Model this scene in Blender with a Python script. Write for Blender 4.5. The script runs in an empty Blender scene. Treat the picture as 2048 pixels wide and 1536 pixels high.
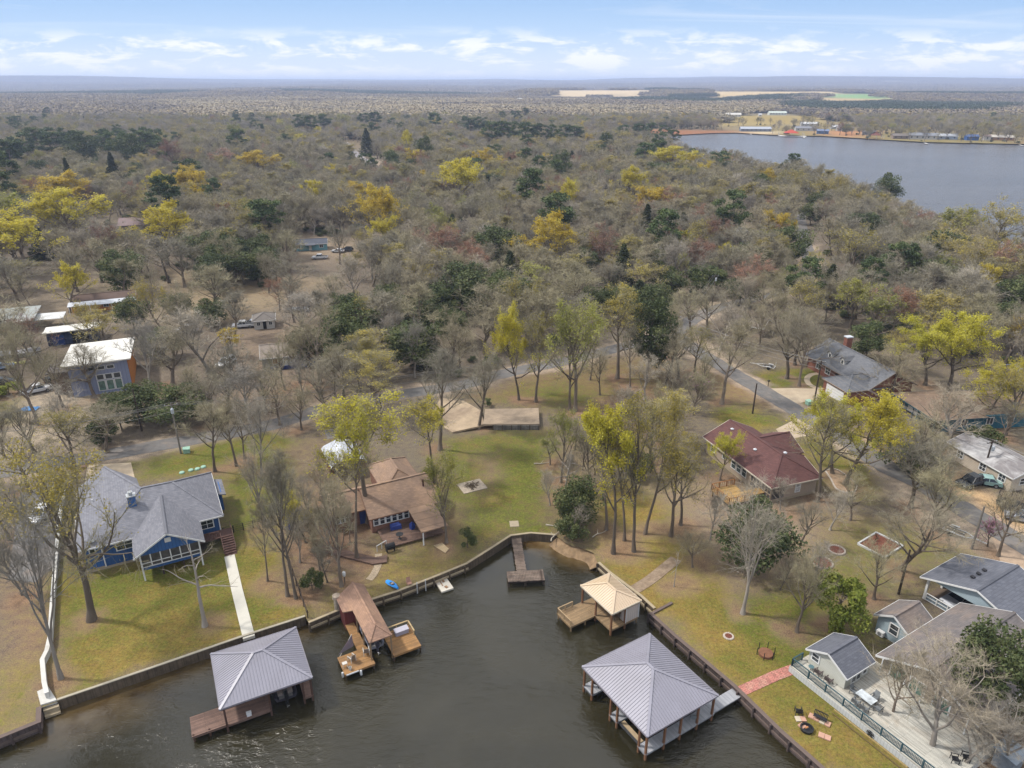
import bpy, math, random
import numpy as np
from mathutils import Vector, Matrix
from mathutils.geometry import delaunay_2d_cdt

SC = bpy.context.scene
COL = SC.collection
CAM_H = 56.0
PITCH = math.radians(23.0)
FPX = 1422.0
SP, CP = math.sin(PITCH), math.cos(PITCH)

def P(x, y, z=0.0):
    """point of the place seen at photo position x, y, at height z"""
    u = (x - 1024) / FPX; v = (y - 768) / FPX
    d = SP + v * CP; w = CP - v * SP
    t = (CAM_H - z) / d
    return (u * t, w * t, z)
def P2(x, y, z=0.0):
    a = P(x, y, z); return (a[0], a[1])
def tall(bx, by, ty):
    """height of something standing at (bx,by) whose top is at row ty"""
    Y = P(bx, by)[1]; v = (ty - 768) / FPX
    return CAM_H - Y * (SP + v * CP) / (CP - v * SP)

# ------------------------------------------------------------ colour / materials
def lin(c):
    c /= 255.0
    return c / 12.92 if c <= 0.04045 else ((c + 0.055) / 1.055) ** 2.4
ALB = 0.62
def hx(h, g=1.0):
    """albedo from the tone a surface shows in daylight (photo exposed about one stop bright)"""
    h = h.lstrip('#')
    return tuple(min(0.9, lin(int(h[i:i + 2], 16)) * ALB * g) for i in (0, 2, 4))

class NT:
    def __init__(s, nt): s.nt = nt; s.n = nt.nodes; s.l = nt.links
    def new(s, t, **k):
        n = s.n.new(t)
        for a, b in k.items(): setattr(n, a, b)
        return n
    def link(s, a, b): s.l.new(a, b)
    def noise(s, vec, scale, detail=3.0, rough=0.55, dist=0.0):
        n = s.new('ShaderNodeTexNoise'); n.inputs['Scale'].default_value = scale
        n.inputs['Detail'].default_value = detail; n.inputs['Roughness'].default_value = rough
        n.inputs['Distortion'].default_value = dist
        if vec is not None: s.link(vec, n.inputs['Vector'])
        return n.outputs['Fac']
    def ramp(s, fac, stops):
        n = s.new('ShaderNodeValToRGB'); e = n.color_ramp.elements
        while len(e) < len(stops): e.new(0.5)
        for i, (p, c) in enumerate(stops):
            e[i].position = p; e[i].color = (*c[:3], 1) if hasattr(c, '__len__') else (c, c, c, 1)
        s.link(fac, n.inputs['Fac']); return n.outputs['Color']
    def mix(s, fac, a, b, mode='MIX'):
        n = s.new('ShaderNodeMix', data_type='RGBA', blend_type=mode)
        for v, i in ((fac, 0), (a, 6), (b, 7)):
            if hasattr(v, 'is_linked'): s.link(v, n.inputs[i])
            elif i == 0: n.inputs[0].default_value = v
            else: n.inputs[i].default_value = (*v[:3], 1)
        return n.outputs[2]
    def math(s, op, a, b=0.0, c=None, clamp=False):
        n = s.new('ShaderNodeMath', operation=op, use_clamp=clamp)
        for i, v in enumerate((a, b, c)):
            if v is None: continue
            if hasattr(v, 'is_linked'): s.link(v, n.inputs[i])
            else: n.inputs[i].default_value = v
        return n.outputs[0]
    def mapping(s, vec, scale=(1, 1, 1), rot=(0, 0, 0)):
        n = s.new('ShaderNodeMapping'); n.inputs['Scale'].default_value = scale; n.inputs['Rotation'].default_value = rot
        s.link(vec, n.inputs['Vector']); return n.outputs[0]
    def bump(s, h, dist=0.02, strength=0.5):
        n = s.new('ShaderNodeBump'); n.inputs['Distance'].default_value = dist; n.inputs['Strength'].default_value = strength
        s.link(h, n.inputs['Height']); return n.outputs[0]

def base_mat(name):
    m = bpy.data.materials.new(name); m.use_nodes = True
    t = NT(m.node_tree); t.n.clear()
    o = t.new('ShaderNodeOutputMaterial'); b = t.new('ShaderNodeBsdfPrincipled')
    t.link(b.outputs[0], o.inputs[0])
    tc = t.new('ShaderNodeTexCoord')
    return m, t, b, tc.outputs['Object']

def mat(name, col, rough=0.8, var=0.25, scale=3.0, metal=0.0, stain=None, stain_amt=0.5, grain=0.0, pattern=None, pp=None, spec=0.3, bump=0.0):
    m, t, b, vec = base_mat(name)
    geo = t.new('ShaderNodeNewGeometry')
    c = None
    n1 = t.noise(vec, scale, 4.0, 0.6)
    v = t.ramp(n1, [(0.25, (1 - var,) * 3), (0.75, (1 + var * 0.6,) * 3)])
    c = t.mix(1.0, col, v, 'MULTIPLY')
    if grain:
        n2 = t.noise(vec, scale * 14, 2.0, 0.7)
        c = t.mix(1.0, c, t.ramp(n2, [(0.3, (1 - grain,) * 3), (0.7, (1 + grain,) * 3)]), 'MULTIPLY')
    if stain is not None:
        n3 = t.noise(vec, scale * 0.35, 5.0, 0.65, 0.6)
        c = t.mix(t.math('MULTIPLY', t.ramp(n3, [(0.48, 0.0), (0.68, 1.0)]), stain_amt), c, stain)
    if pattern == 'boards':     # pp = (board width, length, rot)
        br = t.new('ShaderNodeTexBrick'); br.offset = 0.37
        br.inputs['Scale'].default_value = 1.0
        br.inputs['Brick Width'].default_value = pp[1]; br.inputs['Row Height'].default_value = pp[0]
        br.inputs['Mortar Size'].default_value = pp[0] * 0.07; br.inputs['Mortar Smooth'].default_value = 0.2
        br.inputs['Color1'].default_value = (0.72, 0.72, 0.72, 1); br.inputs['Color2'].default_value = (1.15, 1.12, 1.1, 1)
        br.inputs['Mortar'].default_value = (0.25, 0.25, 0.25, 1)
        t.link(t.mapping(vec, rot=(0, 0, pp[2])), br.inputs['Vector'])
        c = t.mix(1.0, c, br.outputs['Color'], 'MULTIPLY')
    elif pattern == 'siding':   # pp = spacing ; horizontal boards
        w = t.new('ShaderNodeTexWave', wave_type='BANDS', bands_direction='Z', wave_profile='SAW')
        w.inputs['Scale'].default_value = 0.314 / pp; t.link(vec, w.inputs['Vector'])
        c = t.mix(1.0, c, t.ramp(w.outputs['Fac'], [(0.0, (1.0,) * 3), (0.8, (1.0,) * 3), (0.97, (0.62,) * 3)]), 'MULTIPLY')
    elif pattern == 'battens':  # vertical boards, both facade directions
        for dr in ('X', 'Y'):
            w = t.new('ShaderNodeTexWave', wave_type='BANDS', bands_direction=dr, wave_profile='SIN')
            w.inputs['Scale'].default_value = 0.314 / pp; t.link(vec, w.inputs['Vector'])
            c = t.mix(1.0, c, t.ramp(w.outputs['Fac'], [(0.0, (0.72,) * 3), (0.12, (1.0,) * 3)]), 'MULTIPLY')
    elif pattern == 'brick':
        br = t.new('ShaderNodeTexBrick'); br.inputs['Scale'].default_value = 1.0
        br.inputs['Brick Width'].default_value = 0.24; br.inputs['Row Height'].default_value = 0.08
        br.inputs['Mortar Size'].default_value = 0.008
        br.inputs['Color1'].default_value = (0.8, 0.75, 0.75, 1); br.inputs['Color2'].default_value = (1.2, 1.15, 1.1, 1); br.inputs['Mortar'].default_value = (1.3, 1.4, 1.5, 1)
        cx = t.new('ShaderNodeSeparateXYZ'); t.link(vec, cx.inputs[0])
        cb = t.new('ShaderNodeCombineXYZ'); t.link(t.math('ADD', cx.outputs[0], cx.outputs[1]), cb.inputs[0]); t.link(cx.outputs[2], cb.inputs[1])
        t.link(cb.outputs[0], br.inputs['Vector'])
        c = t.mix(1.0, c, br.outputs['Color'], 'MULTIPLY')
    elif pattern == 'shingle':  # courses follow height; tabs vary in tone
        sz = t.new('ShaderNodeSeparateXYZ'); t.link(vec, sz.inputs[0])
        cb = t.new('ShaderNodeCombineXYZ')
        t.link(t.math('ADD', sz.outputs[0], sz.outputs[1]), cb.inputs[0]); t.link(sz.outputs[2], cb.inputs[1])
        br = t.new('ShaderNodeTexBrick'); br.inputs['Scale'].default_value = 1.0; br.offset = 0.43
        br.inputs['Brick Width'].default_value = 0.45; br.inputs['Row Height'].default_value = 0.11
        br.inputs['Mortar Size'].default_value = 0.007; br.inputs['Bias'].default_value = 0.1
        br.inputs['Color1'].default_value = (0.8, 0.8, 0.82, 1); br.inputs['Color2'].default_value = (1.18, 1.16, 1.14, 1); br.inputs['Mortar'].default_value = (0.7, 0.7, 0.7, 1)
        t.link(cb.outputs[0], br.inputs['Vector'])
        c = t.mix(0.8, c, t.mix(1.0, c, br.outputs['Color'], 'MULTIPLY'))
    t.link(c, b.inputs['Base Color'])
    b.inputs['Roughness'].default_value = rough; b.inputs['Metallic'].default_value = metal
    b.inputs['Specular IOR Level'].default_value = spec
    if bump:
        t.link(t.bump(t.noise(vec, scale * 8, 3.0), bump, 0.6), b.inputs['Normal'])
    return m

def bark_mat(name, col, col2):
    m, t, b, vec = base_mat(name)
    oi = t.new('ShaderNodeObjectInfo')
    n = t.noise(t.mapping(vec, (3, 3, 0.7)), 2.0, 4.0, 0.7)
    c = t.mix(t.ramp(n, [(0.35, 0.0), (0.65, 1.0)]), col, col2)
    c = t.mix(1.0, c, t.ramp(oi.outputs['Random'], [(0.0, (0.75, 0.74, 0.73)), (0.5, (1.0, 0.98, 0.96)), (1.0, (1.25, 1.22, 1.2))]), 'MULTIPLY')
    t.link(c, b.inputs['Base Color']); b.inputs['Roughness'].default_value = 0.95; b.inputs['Specular IOR Level'].default_value = 0.1
    return m

def leaf_mat(name, c1, c2, c3, trans=0.25, vscale=0.9, tint=None):
    """foliage / twig haze: clumps of tone through the crown, each plant a little different"""
    m, t, b, vec = base_mat(name)
    oi = t.new('ShaderNodeObjectInfo')
    n = t.noise(vec, vscale, 2.0, 0.6)
    n2 = t.noise(vec, vscale * 9, 1.0, 0.5)
    f = t.math('ADD', t.math('MULTIPLY', n, 0.65), t.math('MULTIPLY', n2, 0.35))
    c = t.ramp(f, [(0.34, c1), (0.5, c2), (0.66, c3)])
    rr = tint or [(0.0, (0.78, 0.78, 0.8)), (0.35, (1.0, 0.97, 0.95)), (0.7, (1.1, 1.02, 0.9)), (1.0, (1.2, 1.18, 1.15))]
    c = t.mix(1.0, c, t.ramp(oi.outputs['Random'], rr), 'MULTIPLY')
    t.link(c, b.inputs['Base Color']); b.inputs['Roughness'].default_value = 0.75; b.inputs['Specular IOR Level'].default_value = 0.2
    if trans:
        o = [x for x in t.n if x.type == 'OUTPUT_MATERIAL'][0]
        tr = t.new('ShaderNodeBsdfTranslucent'); t.link(c, tr.inputs['Color'])
        mx = t.new('ShaderNodeMixShader'); mx.inputs[0].default_value = trans
        t.link(b.outputs[0], mx.inputs[1]); t.link(tr.outputs[0], mx.inputs[2]); t.link(mx.outputs[0], o.inputs[0])
    return m

def glass_mat(name, col=(0.02, 0.025, 0.03), rough=0.06):
    m, t, b, vec = base_mat(name)
    n = t.noise(vec, 1.3, 2.0)
    c = t.mix(t.ramp(n, [(0.35, 0.0), (0.7, 1.0)]), col, tuple(min(1, x * 2.2 + 0.01) for x in col))
    t.link(c, b.inputs['Base Color']); b.inputs['Roughness'].default_value = rough; b.inputs['Specular IOR Level'].default_value = 0.6
    return m

# ------------------------------------------------------------ mesh builder
class MB:
    def __init__(s): s.v = []; s.f = []
    def face(s, pts):
        i = len(s.v); s.v += [tuple(p) for p in pts]; s.f.append(tuple(range(i, i + len(pts)))); return s
    def box(s, x0, x1, y0, y1, z0, z1):
        return s.prism([(x0, y0), (x1, y0), (x1, y1), (x0, y1)], z0, z1)
    def prism(s, poly, z0, z1):
        n = len(poly); i = len(s.v)
        a = sum(poly[k][0] * poly[(k + 1) % n][1] - poly[(k + 1) % n][0] * poly[k][1] for k in range(n))
        if a < 0: poly = poly[::-1]
        s.v += [(p[0], p[1], z0) for p in poly] + [(p[0], p[1], z1) for p in poly]
        s.f.append(tuple(range(i + n - 1, i - 1, -1))); s.f.append(tuple(range(i + n, i + 2 * n)))
        for k in range(n):
            j = (k + 1) % n; s.f.append((i + k, i + j, i + n + j, i + n + k))
        return s
    def slab(s, pts, th=0.12):
        """a sloping sheet with thickness downwards"""
        n = len(pts); i = len(s.v)
        s.v += [tuple(p) for p in pts] + [(p[0], p[1], p[2] - th) for p in pts]
        s.f.append(tuple(range(i, i + n))); s.f.append(tuple(range(i + 2 * n - 1, i + n - 1, -1)))
        for k in range(n):
            j = (k + 1) % n; s.f.append((i + k, i + n + k, i + n + j, i + j))
        return s
    def bar(s, a, b, w=0.1, h=None):
        """square bar between two points"""
        h = h or w; a = Vector(a); b = Vector(b); d = (b - a)
        if d.length < 1e-6: return s
        d.normalize(); up = Vector((0, 0, 1)) if abs(d.z) < 0.95 else Vector((1, 0, 0))
        x = d.cross(up).normalized() * (w / 2); y = x.cross(d).normalized() * (h / 2)
        i = len(s.v)
        for q in (a, b): s.v += [tuple(q - x - y), tuple(q + x - y), tuple(q + x + y), tuple(q - x + y)]
        s.f += [(i, i + 3, i + 2, i + 1), (i + 4, i + 5, i + 6, i + 7)] + [(i + k, i + (k + 1) % 4, i + 4 + (k + 1) % 4, i + 4 + k) for k in range(4)]
        return s
    def tube(s, pts, rs, n=8, caps=True):
        pts = [Vector(p) for p in pts]; rs = rs if hasattr(rs, '__len__') else [rs] * len(pts)
        i0 = len(s.v)
        for k, p in enumerate(pts):
            d = (pts[min(k + 1, len(pts) - 1)] - pts[max(k - 1, 0)]).normalized()
            up = Vector((0, 0, 1)) if abs(d.z) < 0.9 else Vector((0, 1, 0))
            x = d.cross(up).normalized(); y = x.cross(d).normalized()
            for q in range(n):
                a = 2 * math.pi * q / n; s.v.append(tuple(p + (x * math.cos(a) + y * math.sin(a)) * rs[k]))
        for k in range(len(pts) - 1):
            for q in range(n):
                a = i0 + k * n + q; b = i0 + k * n + (q + 1) % n; s.f.append((a, a + n, b + n, b))
        if caps:
            s.f.append(tuple(i0 + q for q in range(n))); s.f.append(tuple(i0 + (len(pts) - 1) * n + q for q in range(n - 1, -1, -1)))
        return s
    def lathe(s, prof, n=16, c=(0, 0, 0), sx=1, sy=1):
        i0 = len(s.v)
        for r, z in prof:
            for q in range(n):
                a = 2 * math.pi * q / n; s.v.append((c[0] + r * math.cos(a) * sx, c[1] + r * math.sin(a) * sy, c[2] + z))
        for k in range(len(prof) - 1):
            for q in range(n):
                a = i0 + k * n + q; b = i0 + k * n + (q + 1) % n; s.f.append((a, b, b + n, a + n))
        s.f.append(tuple(i0 + q for q in range(n - 1, -1, -1))); s.f.append(tuple(i0 + (len(prof) - 1) * n + q for q in range(n)))
        return s
    def loft(s, secs):
        """closed sections of equal count joined into a hull"""
        n = len(secs[0]); i0 = len(s.v)
        for c in secs: s.v += [tuple(p) for p in c]
        for k in range(len(secs) - 1):
            for q in range(n):
                a = i0 + k * n + q; b = i0 + k * n + (q + 1) % n; s.f.append((a, b, b + n, a + n))
        s.f.append(tuple(i0 + q for q in range(n - 1, -1, -1))); s.f.append(tuple(i0 + (len(secs) - 1) * n + q for q in range(n)))
        return s
    def build(s, name, m=None, parent=None, smooth=False, loc=None, bevel=0):
        me = bpy.data.meshes.new(name); me.from_pydata(s.v, [], s.f); me.update()
        if smooth: me.polygons.foreach_set('use_smooth', [True] * len(me.polygons))
        o = bpy.data.objects.new(name, me); COL.objects.link(o)
        if m is not None: me.materials.append(m)
        if parent is not None: o.parent = parent
        if loc is not None: o.location = loc
        if bevel:
            bv = o.modifiers.new('edge', 'BEVEL'); bv.width = bevel; bv.segments = 2; bv.limit_method = 'ANGLE'
        return o

def mesh_np(name, verts, faces, m=None, parent=None, k=None):
    """mesh from numpy: faces (n,k)"""
    me = bpy.data.meshes.new(name); verts = np.asarray(verts, np.float32); faces = np.asarray(faces, np.int32)
    nf, kk = faces.shape
    me.vertices.add(len(verts)); me.vertices.foreach_set('co', verts.ravel())
    me.loops.add(nf * kk); me.loops.foreach_set('vertex_index', faces.ravel())
    me.polygons.add(nf); me.polygons.foreach_set('loop_start', np.arange(nf, dtype=np.int32) * kk)
    me.update(calc_edges=True); me.validate()
    if m is not None: me.materials.append(m)
    return me

def put(name, me, parent=None):
    o = bpy.data.objects.new(name, me); COL.objects.link(o)
    if parent is not None: o.parent = parent
    return o
def tag(o, label=None, cat=None, group=None, kind=None):
    if label: o['label'] = label
    if cat: o['category'] = cat
    if group: o['group'] = group
    if kind: o['kind'] = kind
    return o
def thing(name, label, cat, loc=(0, 0, 0), rot=0.0, group=None):
    o = bpy.data.objects.new(name, None); COL.objects.link(o); o.empty_display_size = 0.3
    o.location = loc; o.rotation_euler = (0, 0, math.radians(rot))
    return tag(o, label, cat, group)
def dup(root, loc, rot=0.0, label=None, scale=None):
    """copy of a thing with its parts and sub-parts"""
    def cp(o, par):
        c = o.copy(); COL.objects.link(c)
        if par is not None: c.parent = par
        for ch in o.children: cp(ch, c)
        return c
    r = cp(root, None); r.location = loc; r.rotation_euler = (0, 0, math.radians(rot))
    if label: r['label'] = label
    if scale: r.scale = (scale,) * 3 if not hasattr(scale, '__len__') else scale
    return r

def inpoly(px, py, poly):
    px = np.asarray(px); py = np.asarray(py); r = np.zeros(px.shape, bool); n = len(poly); j = n - 1
    for i in range(n):
        xi, yi = poly[i]; xj, yj = poly[j]
        c = ((yi > py) != (yj > py)) & (px < (xj - xi) * (py - yi) / ((yj - yi) if yj != yi else 1e-9) + xi)
        r ^= c; j = i
    return r
def dist_path(px, py, path, closed=False):
    px = np.asarray(px, float); py = np.asarray(py, float); d = np.full(px.shape, 1e9)
    pts = list(path) + ([path[0]] if closed else [])
    for (ax, ay), (bx, by) in zip(pts[:-1], pts[1:]):
        dx, dy = bx - ax, by - ay; L = dx * dx + dy * dy or 1e-9
        t = np.clip(((px - ax) * dx + (py - ay) * dy) / L, 0, 1)
        d = np.minimum(d, np.hypot(px - ax - t * dx, py - ay - t * dy))
    return d
def soft(px, py, poly, w):
    d = dist_path(px, py, poly, True); s = np.where(inpoly(px, py, poly), d, -d)
    return np.clip(s / w * 0.5 + 0.5, 0, 1)
def vnoise(x, y, sc, seed=0):
    """smooth value noise on arrays"""
    x = np.asarray(x, float) / sc + seed * 17.3; y = np.asarray(y, float) / sc + seed * 5.7
    xi = np.floor(x); yi = np.floor(y); fx = x - xi; fy = y - yi
    fx = fx * fx * (3 - 2 * fx); fy = fy * fy * (3 - 2 * fy)
    h = lambda a, b: np.modf(np.abs(np.sin(a * 127.1 + b * 311.7 + seed) * 43758.5453))[0]
    return (h(xi, yi) * (1 - fx) + h(xi + 1, yi) * fx) * (1 - fy) + (h(xi, yi + 1) * (1 - fx) + h(xi + 1, yi + 1) * fx) * fy
# ------------------------------------------------------------ outlines of water, roads (photo positions -> ground)
WATER_Z = -1.1
SHORE_PX = [(0, 1478), (79, 1446), (80, 1416), (115, 1403), (300, 1340), (490, 1274), (611, 1235), (618, 1247), (678, 1222), (749, 1199), (796, 1184), (870, 1155),
            (936, 1128), (982, 1099), (1022, 1073), (1062, 1068), (1113, 1072), (1128, 1084), (1144, 1092), (1160, 1095), (1187, 1106), (1196, 1127), (1217, 1146), (1282, 1195),
            (1308, 1219), (1299, 1228), (1347, 1272), (1468, 1375), (1560, 1465), (1640, 1536)]
SHORE = [P2(*p) for p in SHORE_PX]
a, b = SHORE[1], SHORE[0]
LEFT_END = (b[0] + (b[0] - a[0]) * 30, b[1] + (b[1] - a[1]) * 30)
a, b = SHORE[-2], SHORE[-1]
RIGHT_END = (b[0] + (b[0] - a[0]) * 12, b[1] + (b[1] - a[1]) * 12)
COVE = [LEFT_END] + SHORE + [RIGHT_END, (RIGHT_END[0], -120), (LEFT_END[0], -120)]
LAKE_PX = [(2700, 600), (2300, 545), (2048, 512), (1900, 500), (1790, 442), (1700, 405), (1600, 378), (1500, 352), (1430, 338), (1380, 322), (1330, 303), (1290, 284), (1240, 277), (1170, 275),
           (1172, 270), (1250, 270), (1365, 271), (1420, 268), (1470, 267), (1520, 270), (1580, 273), (1640, 273.5), (1700, 277), (1780, 282), (1850, 286), (1930, 288), (2048, 290), (2300, 296), (2900, 312)]
LAKE = [P2(x, y, -1.0) for x, y in LAKE_PX]

ROAD1 = [P2(*p) for p in [(-260, 985), (0, 945), (140, 922), (267, 900), (381, 880), (520, 855), (603, 832), (654, 816), (806, 788), (920, 771), (987, 752), (1114, 725), (1241, 695), (1300, 678), (1345, 662)]]
ROAD2 = [P2(*p) for p in [(1345, 640), (1352, 668), (1384, 695), (1452, 738), (1516, 776), (1579, 814), (1617, 836), (1665, 862), (1711, 890), (1766, 930), (1843, 968), (1910, 1008), (1976, 1048), (2048, 1090), (2200, 1185)]]
ROAD3 = [P2(*p) for p in [(1352, 664), (1390, 636), (1440, 615), (1520, 595), (1590, 575), (1616, 540), (1616, 505), (1608, 477), (1602, 444), (1601, 425)]]
FARROAD = [P2(*p) for p in [(690, 285), (703, 300), (722, 316), (738, 326), (752, 340)]]
ROADS = [(ROAD1, 2.3), (ROAD2, 2.3), (ROAD3, 2.4), (FARROAD, 3.5)]

def row_ratio(r):
    v = (r - 768) / FPX; return (SP + v * CP) / (CP - v * SP)
MESAS = []   # fields lying on low rises far out: left/right columns, near/far distance, near/far rows of the photo
for xa, xb, Ya, Yb, ra, rb in ((1095, 1320, 3000, 3700, 184.5, 180.5), (1400, 1690, 2700, 3400, 187.5, 183), (1645, 1795, 2350, 3000, 197, 189), (1595, 1830, 2130, 2340, 201.5, 197.3), (1875, 1990, 2400, 2900, 195, 190), (490, 590, 2900, 3500, 188, 184)):
    za, zb = CAM_H - Ya * row_ratio(ra), CAM_H - Yb * row_ratio(rb)
    cx = lambda px, Y: (px - 1024) / FPX * (Y * CP + 40 * SP)
    MESAS.append(([(cx(xa, Ya), Ya), (cx(xb, Ya), Ya), (cx(xb, Yb), Yb), (cx(xa, Yb), Yb)], za, zb, Ya, Yb))
def terr(x, y):
    """height of the land: level round the coves, rolling hills farther out"""
    x = np.asarray(x, float); y = np.asarray(y, float); r = np.hypot(x, y)
    k = np.clip((r - 1300) / 1500, 0, 1); k = k * k * (3 - 2 * k)
    h = (vnoise(x, y, 900, 1) - 0.45) * 16 + (vnoise(x, y, 2200, 2) - 0.5) * 26
    k2 = np.clip((r - 4300) / 5500, 0, 1)
    h2 = 14 + vnoise(x, y, 3300, 3) * 88 * k2 + (vnoise(x, y * 2.2, 1700, 13) - .35) * 34
    z = k * h + k2 * h2
    for poly, za, zb, Ya, Yb in MESAS:
        s = np.clip(1 - np.where(inpoly(x, y, poly), 0, dist_path(x, y, poly, True)) / 260, 0, 1); s = s * s * (3 - 2 * s)
        z = z * (1 - s) + (za + (zb - za) * np.clip((y - Ya) / (Yb - Ya), -.2, 1.3)) * s
    return z

# ------------------------------------------------------------ ground
GRASS = []   # (polygon px, soft width m, tint hex or None, grass amount, greenness)
def rg(px, w, tint, gr, gn): GRASS.append(([P2(*p) for p in px], w, tint, gr, gn))
rg([(0, 460), (2048, 460), (2400, 900), (1640, 640), (1000, 740), (0, 960), (-300, 900)], 14, '#847260', .14, .45)
rg([(330, 540), (660, 560), (560, 615), (450, 645), (330, 640)], 7, '#a88c66', .25, .25)
rg([(500, 650), (640, 640), (680, 790), (420, 830), (430, 700)], 5, '#957a61', .15, .3)
rg([(560, 470), (760, 470), (760, 520), (570, 520)], 10, '#a38869', .12, .3)
rg([(150, 560), (330, 560), (330, 640), (60, 640)], 8, '#a08a6c', .2, .35)
rg([(0, 830), (60, 780), (160, 745), (290, 760), (300, 830), (200, 885), (90, 900), (0, 930)], 5, '#bfa787', .06, .3)
rg([(0, 770), (40, 790), (40, 840), (0, 850)], 3, None, .9, .8)
rg([(110, 1400), (130, 1130), (175, 1150), (280, 1125), (405, 1130), (455, 1110), (545, 1090), (612, 1235), (490, 1274)], 1.2, '#a58c55', .96, .33)
rg([(130, 1150), (280, 1128), (420, 1130), (455, 1110), (480, 1200), (300, 1215), (130, 1260)], 5, None, .97, .74)
rg([(270, 930), (420, 885), (560, 858), (650, 900), (590, 1000), (545, 1085), (450, 1080), (440, 950), (275, 960)], 2.5, '#9a8550', .9, .78)
rg([(545, 1090), (590, 1000), (560, 900), (650, 870), (880, 960), (930, 1120), (750, 1197), (620, 1245)], 2, '#8d7258', .30, .35)
rg([(600, 1050), (720, 1040), (700, 1110), (620, 1130)], 3, '#96694a', .1, .3)
rg([(740, 1110), (930, 1060), (935, 1127), (750, 1197), (690, 1200)], 3, '#9a8058', .68, .28)
rg([(640, 1200), (680, 1160), (690, 1215), (630, 1240)], 2, None, .8, .75)
rg([(880, 885), (960, 858), (1080, 862), (1140, 960), (1135, 1060), (1030, 1067), (940, 1112), (895, 1060), (880, 960)], 3, '#8f7752', .78, .82)
rg([(950, 920), (1010, 905), (1020, 960), (975, 985)], 3, '#a07a5c', .35, .4)
rg([(1020, 905), (1085, 925), (1080, 985), (1030, 1000)], 3, None, .95, .8)
rg([(890, 1015), (930, 1010), (945, 1090), (900, 1080)], 2.5, '#8f6f55', .35, .5)
rg([(1110, 870), (1180, 880), (1195, 1120), (1120, 1085), (1120, 960)], 3, '#8e7358', .35, .45)
rg([(1064, 1046), (1112, 1050), (1112, 1068), (1066, 1066)], 1.2, None, 1.0, 1.0)
rg([(930, 800), (1110, 735), (1340, 710), (1330, 830), (1100, 812)], 4, '#98704e', .45, .6)
rg([(1000, 800), (1120, 770), (1240, 790), (1120, 815)], 4, None, .8, .75)
rg([(1200, 800), (1320, 780), (1340, 860), (1240, 900)], 4, '#8f6450', .2, .4)
rg([(1195, 1127), (1192, 1010), (1250, 960), (1340, 1000), (1420, 1100), (1480, 1200), (1620, 1310), (1720, 1410), (1870, 1560), (1640, 1540), (1310, 1225)], 1.5, '#b39a60', .97, .16)
rg([(1290, 900), (1430, 980), (1400, 1060), (1300, 1010)], 4, '#a98a66', .55, .4)
rg([(1480, 1180), (1620, 1150), (1770, 1270), (1640, 1330), (1530, 1330), (1450, 1260)], 4, None, .93, .76)
rg([(1560, 1380), (1640, 1350), (1760, 1480), (1700, 1480)], 4, None, .95, .72)
rg([(1330, 960), (1440, 960), (1640, 1005), (1740, 1060), (1620, 1150), (1470, 1190), (1360, 1110)], 4, '#a98a6c', .25, .4)
rg([(1680, 1050), (1960, 1062), (1995, 1112), (1900, 1130), (1760, 1200), (1640, 1200), (1620, 1120)], 4, '#a0865f', .66, .6)
rg([(1430, 800), (1560, 835), (1580, 845), (1500, 862), (1430, 835)], 2, None, .95, .6)
rg([(1400, 705), (1470, 735), (1560, 805), (1500, 815), (1430, 800)], 2.5, '#a87c52', .4, .4)
rg([(1575, 880), (1640, 872), (1760, 950), (1720, 990), (1640, 960)], 3, '#a0855a', .85, .55)
rg([(1510, 745), (1640, 735), (1650, 778), (1540, 777)], 1.5, None, .95, .72)
rg([(1595, 800), (1660, 798), (1640, 818), (1605, 815)], 1, None, .95, .6)
rg([(1690, 858), (1760, 870), (1880, 930), (1970, 985), (2100, 1060), (2048, 1072), (1900, 985), (1780, 912)], 1.6, '#d8b280', .05, .3)
rg([(1740, 945), (1850, 1000), (2060, 1115), (2060, 1240), (1975, 1118), (1880, 1058), (1790, 1000)], 2, '#bda286', .08, .3)
rg([(0, 1170), (100, 1150), (92, 1330), (75, 1446), (0, 1478)], 2, '#a67c5b', .35, .35)
rg([(0, 1340), (85, 1330), (78, 1446), (0, 1478)], 2, '#b69a68', .75, .25)
rg([(1880, 1440), (2048, 1340), (2200, 1560), (1900, 1600)], 3, '#8a6a4c', .35, .5)

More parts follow.
